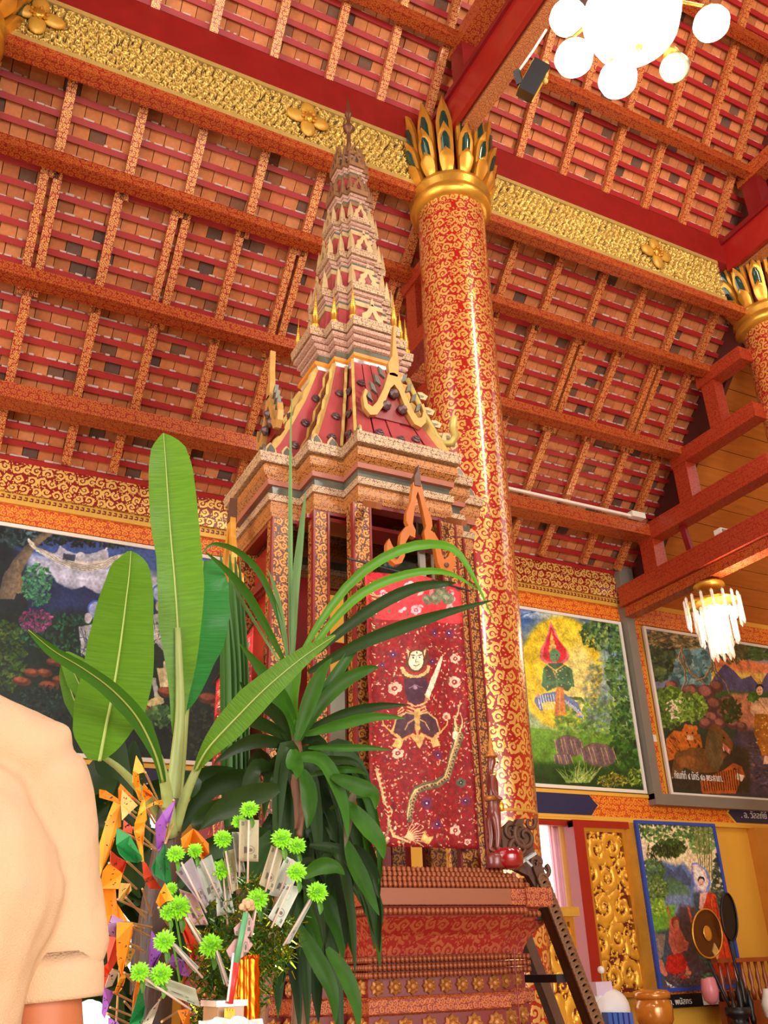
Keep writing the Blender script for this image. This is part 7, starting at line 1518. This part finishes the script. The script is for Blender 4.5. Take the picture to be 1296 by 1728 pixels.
for j in range(H_):
    for i in range(n): i2 = (i + 1) % n; mb.f.append((j * n + i, (j + 1) * n + i, (j + 1) * n + i2, j * n + i2))
mb.f.append(tuple(range(n))); mb.build('foil', mat('orange foil', (236, 104, 10), .14, .85, var=.2), oc, smooth=True); MB().box((a.x - s * .8, a.y - s * .8, .62), (a.x + s * .8, a.y + s * .8, b.z + .01)).build('foot', M['gold'], oc)
bxx = thing('offering_box', PXY(386, 1728, NY - .12), 'small cardboard box with clear lid and yellow ribbon at the bottom of the notes', 'box')
p0, p1 = PXY(366, 1735, NY - .10), PXY(412, 1690, NY - .10); MB().box((p0.x, NY - .10, p0.z), (p1.x, NY - .02, p1.z)).build('box_body', mat('kraft card', (176, 136, 96), .5, coat=.4), bxx); MB().box((p0.x - .004, NY - .105, p1.z - .006), (p1.x + .004, NY - .015, p1.z + .003)).build('lid', mat('clear film', (226, 214, 196), .1, coat=1), bxx)
for k in range(7): MB().tube([PXY(380 + k * 2.4, 1735, NY - .112), PXY(381 + k * 2.2, 1702 + (k % 2) * 4, NY - .118)], .0022, 6).build('ribbon', mat('yellow ribbon %d' % k, (226, 196, 60), .4), bxx, smooth=True)
cl = thing('white_cloth', PXY(390, 1728, 1.45), 'crumpled white cloth edge at the bottom below the foil tube', 'cloth'); mb = MB()
nx, nz = 40, 12
for j in range(nz + 1):
    for i in range(nx + 1):
        u, v = i / nx, j / nz; q = PXY(338 + 100 * u, 1722 - 5 * math.sin(u * 3) + 2.5 * math.sin(u * 17), 1.50); mb.v.append((q.x + .01 * math.sin(v * 9), 1.50 - .05 * v + .010 * math.sin(u * 23 + v * 5), q.z - v * .36))
for j in range(nz):
    for i in range(nx): b = j * (nx + 1) + i; mb.f.append((b, b + nx + 1, b + nx + 2, b + 1))
o = mb.build('cloth_sheet', mat('white cotton', (244, 242, 238), .8, bump=.3), cl, smooth=True); s_ = o.modifiers.new('t', 'SOLIDIFY'); s_.thickness = .003
sd = thing('offering_stand', (PXY(390, 1728, 1.66).x, 1.66, 0), 'low stand under the money tree, mostly below the view', 'stand')
MB().box((.25, 1.52, .58), (.95, 2.0, .62)).build('stand_top', TBM, sd)
for x in (.28, .92):
    for y in (1.55, 1.97): MB().box((x - .02, y - .02, 0), (x + .02, y + .02, .58)).build('leg', TBM, sd)
# ================================================================== PERSON at the left edge, seen from behind
PYc = 1.25
pr_ = thing('person', (-.1, PYc, 0), 'person in a cream short-sleeved T-shirt seen from behind at the left edge', 'person')
SKN = mat('warm tanned skin', (188, 112, 74), .5, var=.08, spec=.4); SH = mat('cream knitted cotton', (214, 180, 144), .88, var=.05, bump=.3, bscale=500)
def pv(x, y, dy=0): p = atY(x, y, PYc); return Vector((p.x, PYc + dy, p.z))
sR = pv(84, 1312, .02); eR = pv(100, 1700, .03) + Vector((0, 0, -.10)); wR = eR + Vector((.03, .06, -.21)); cxp = pv(-112, 1400).x; sLx = cxp - (sR.x - cxp)
def capsule_body(name, segs, voxel, m, parent, smooth_n=6):
    """segments of tapered ellipses joined and voxel-remeshed into one continuous surface"""
    mb = MB()
    for p, q, r0, r1, fy in segs:
        p, q = Vector(p), Vector(q); n = 8; t = (q - p); L_ = t.length; t.normalize(); u = Vector((1, 0, 0)) if abs(t.x) < .8 else Vector((0, 0, 1)); w = t.cross(u).normalized(); u = w.cross(t).normalized(); b = len(mb.v); K = 20
        rows = [(-1, .02), (-.8, .6), (-.45, .89), (0, 1)] + [(i / n, 1) for i in range(1, n)] + [(1, 1), (1.45, .89), (1.8, .6), (2, .02)]
        for s, k in rows:
            if s <= 0: c = p + t * (s * r0 * .8); r = r0 * k
            elif s >= 1: c = q + t * ((s - 1) * r1 * .8); r = r1 * k
            else: c = p + t * L_ * s; r = r0 + (r1 - r0) * s
            for j in range(K): a = 2 * PI * j / K; mb.v.append(tuple(c + (u * math.cos(a) + w * math.sin(a) * fy) * r))
        for i in range(len(rows) - 1):
            for j in range(K): j2 = (j + 1) % K; mb.f.append((b + i * K + j, b + i * K + j2, b + (i + 1) * K + j2, b + (i + 1) * K + j))
        mb.f.append(tuple(b + j for j in reversed(range(K)))); e = b + (len(rows) - 1) * K; mb.f.append(tuple(e + j for j in range(K)))
    o = mb.build(name, m, parent, smooth=True, uv=False); r = o.modifiers.new('rm', 'REMESH'); r.mode = 'VOXEL'; r.voxel_size = voxel; r.use_smooth_shade = True
    s = o.modifiers.new('sm', 'SMOOTH'); s.iterations = smooth_n; s.factor = .6
    return o
def V3(x, y, z): return Vector((x, y, z))
zs_ = sR.z; hip, chest, neck, head = V3(cxp, PYc, .84), V3(cxp, PYc, 1.14), V3(cxp - .04, PYc, zs_ + .09), V3(cxp - .10, PYc + .03, zs_ + .24)
sL = V3(sLx, PYc, zs_); eL = V3(sLx - .04, PYc, .99); wL = V3(sLx - .02, PYc + .1, .77)
segs = [(hip, chest, .105, .115, .6), (chest, V3(cxp, PYc, zs_ - .08), .115, .09, .55), (V3(cxp - .1, PYc, zs_ - .02), V3(cxp + .1, PYc, zs_ - .02), .032, .032, 1), (V3(cxp + .08, PYc, zs_ - .02), sR + V3(0, 0, -.05), .03, .036, 1), (V3(cxp - .08, PYc, zs_ - .02), sL + V3(0, 0, -.05), .03, .036, 1), (V3(cxp, PYc, zs_), neck + V3(-.01, 0, .06), .054, .046, 1), (head, head + V3(0, 0, .06), .07, .077, 1.12),
        (head + V3(0, .078, -.02), head + V3(0, .092, -.03), .013, .015, 1), (head + V3(-.076, .01, -.01), head + V3(-.079, 0, .02), .011, .013, 1), (head + V3(.076, .01, -.01), head + V3(.079, 0, .02), .011, .013, 1),
        (sR + V3(.0, 0, -.05), eR, .036, .049, 1), (eR, wR, .046, .026, 1), (sL + V3(0, 0, -.05), eL, .036, .04, 1), (eL, wL, .04, .026, 1)]
for (w_, e_) in ((wR, eR), (wL, eL)):
    d = (w_ - e_).normalized(); sd_ = V3(0, 1, 0); sd_ = (sd_ - d * sd_.dot(d)).normalized(); segs.append((w_, w_ + d * .075, .026, .033, .5))
    for k, (o_, l) in enumerate(((-.025, .058), (-.008, .068), (.009, .063), (.025, .048))): segs.append((w_ + d * .075 + sd_ * o_, w_ + d * (.075 + l) + sd_ * o_ * 1.15 + V3(.01, 0, 0), .0085, .007, 1))
    segs.append((w_ + d * .03 + sd_ * -.03, w_ + d * .085 + sd_ * -.058, .010, .008, 1))
for s in (-1, 1): segs += [(hip + V3(s * .075, 0, -.02), V3(cxp + s * .09, PYc, .44), .078, .05, 1), (V3(cxp + s * .09, PYc, .44), V3(cxp + s * .09, PYc - .01, .085), .05, .034, 1), (V3(cxp + s * .09, PYc - .02, .04), V3(cxp + s * .1, PYc + .14, .03), .036, .032, .8)]
body = capsule_body('body', segs, .0065, SKN, pr_, 4)
hem = pv(101, 1632, .03); sh0 = pv(82, 1308, .02)
ss = [(V3(cxp - .03, PYc - .02, .80), V3(cxp, PYc - .02, 1.10), .12, .158, .72), (V3(cxp, PYc - .02, 1.10), V3(cxp, PYc - .01, zs_ - .06), .158, .12, .66),
      (pv(-90, 1222, .0), pv(66, 1276, .01), .062, .056, 1.0), (V3(sLx + .03, PYc, zs_ + .005), V3(cxp, PYc, zs_ + .03), .055, .062, 1), (V3(cxp, PYc, zs_ + .02), V3(cxp, PYc, zs_ + .055), .074, .064, .95),
      (sh0, pv(96, 1470, .028), .058, .0565, 1), (pv(96, 1470, .028), hem + V3(0, 0, .018), .0565, .0585, 1), (sL + V3(.01, 0, 0), V3(sLx - .02, PYc, 1.06), .06, .066, 1)]
shirt = capsule_body('t_shirt', ss, .0055, SH, pr_, 3)
bo = shirt.modifiers.new('d', 'DISPLACE'); tx = bpy.data.textures.new('folds', 'CLOUDS'); tx.noise_scale = .085; tx.noise_depth = 1; bo.texture = tx; bo.strength = .012; bo.mid_level = .5; bo.texture_coords = 'GLOBAL'
b2 = shirt.modifiers.new('d2', 'DISPLACE'); t2 = bpy.data.textures.new('creases', 'MARBLE'); t2.noise_scale = .12; t2.turbulence = 9; b2.texture = t2; b2.strength = .006; b2.mid_level = .5; b2.texture_coords = 'GLOBAL'
MB().lathe(hem + V3(-.002, 0, -.034), [(.050, .0), (.0605, -.001), (.0615, .004), (.0605, .03), (.057, .05), (.05, .02)], 40, False, axis=(-.06, 0, 1)).build('sleeve_hem', SH, pr_, smooth=True)
MB().lathe(V3(cxp, PYc, zs_ + .06), [(.056, 0), (.068, .004), (.064, .02), (.054, .018)], 30, False).build('collar', SH, pr_, smooth=True)
MB().sph(head + V3(0, -.014, .05), .09, 18, 12, (.93, 1.08, 1.02)).build('hair', mat('dark short hair', (34, 26, 24), .6, bump=.6, bscale=90), pr_, smooth=True)
for s in (-1, 1): MB().sph(head + V3(s * .03, .082, .014), .010, 8, 6).build('eye', M['white'], pr_, smooth=True)
MB().sph(head + V3(0, .085, -.04), .011, 8, 6, (1.8, .6, .5)).build('mouth', mat('lips', (150, 70, 62), .5), pr_, smooth=True)
capsule_body('trousers', [(V3(cxp, PYc, .8), V3(cxp, PYc, .88), .145, .14, .7)] + [(V3(cxp + s * .075, PYc, .8), V3(cxp + s * .09, PYc, .12), .09, .068, 1) for s in (-1, 1)], .012, mat('dark blue trousers', (40, 44, 60), .8), pr_, 4)
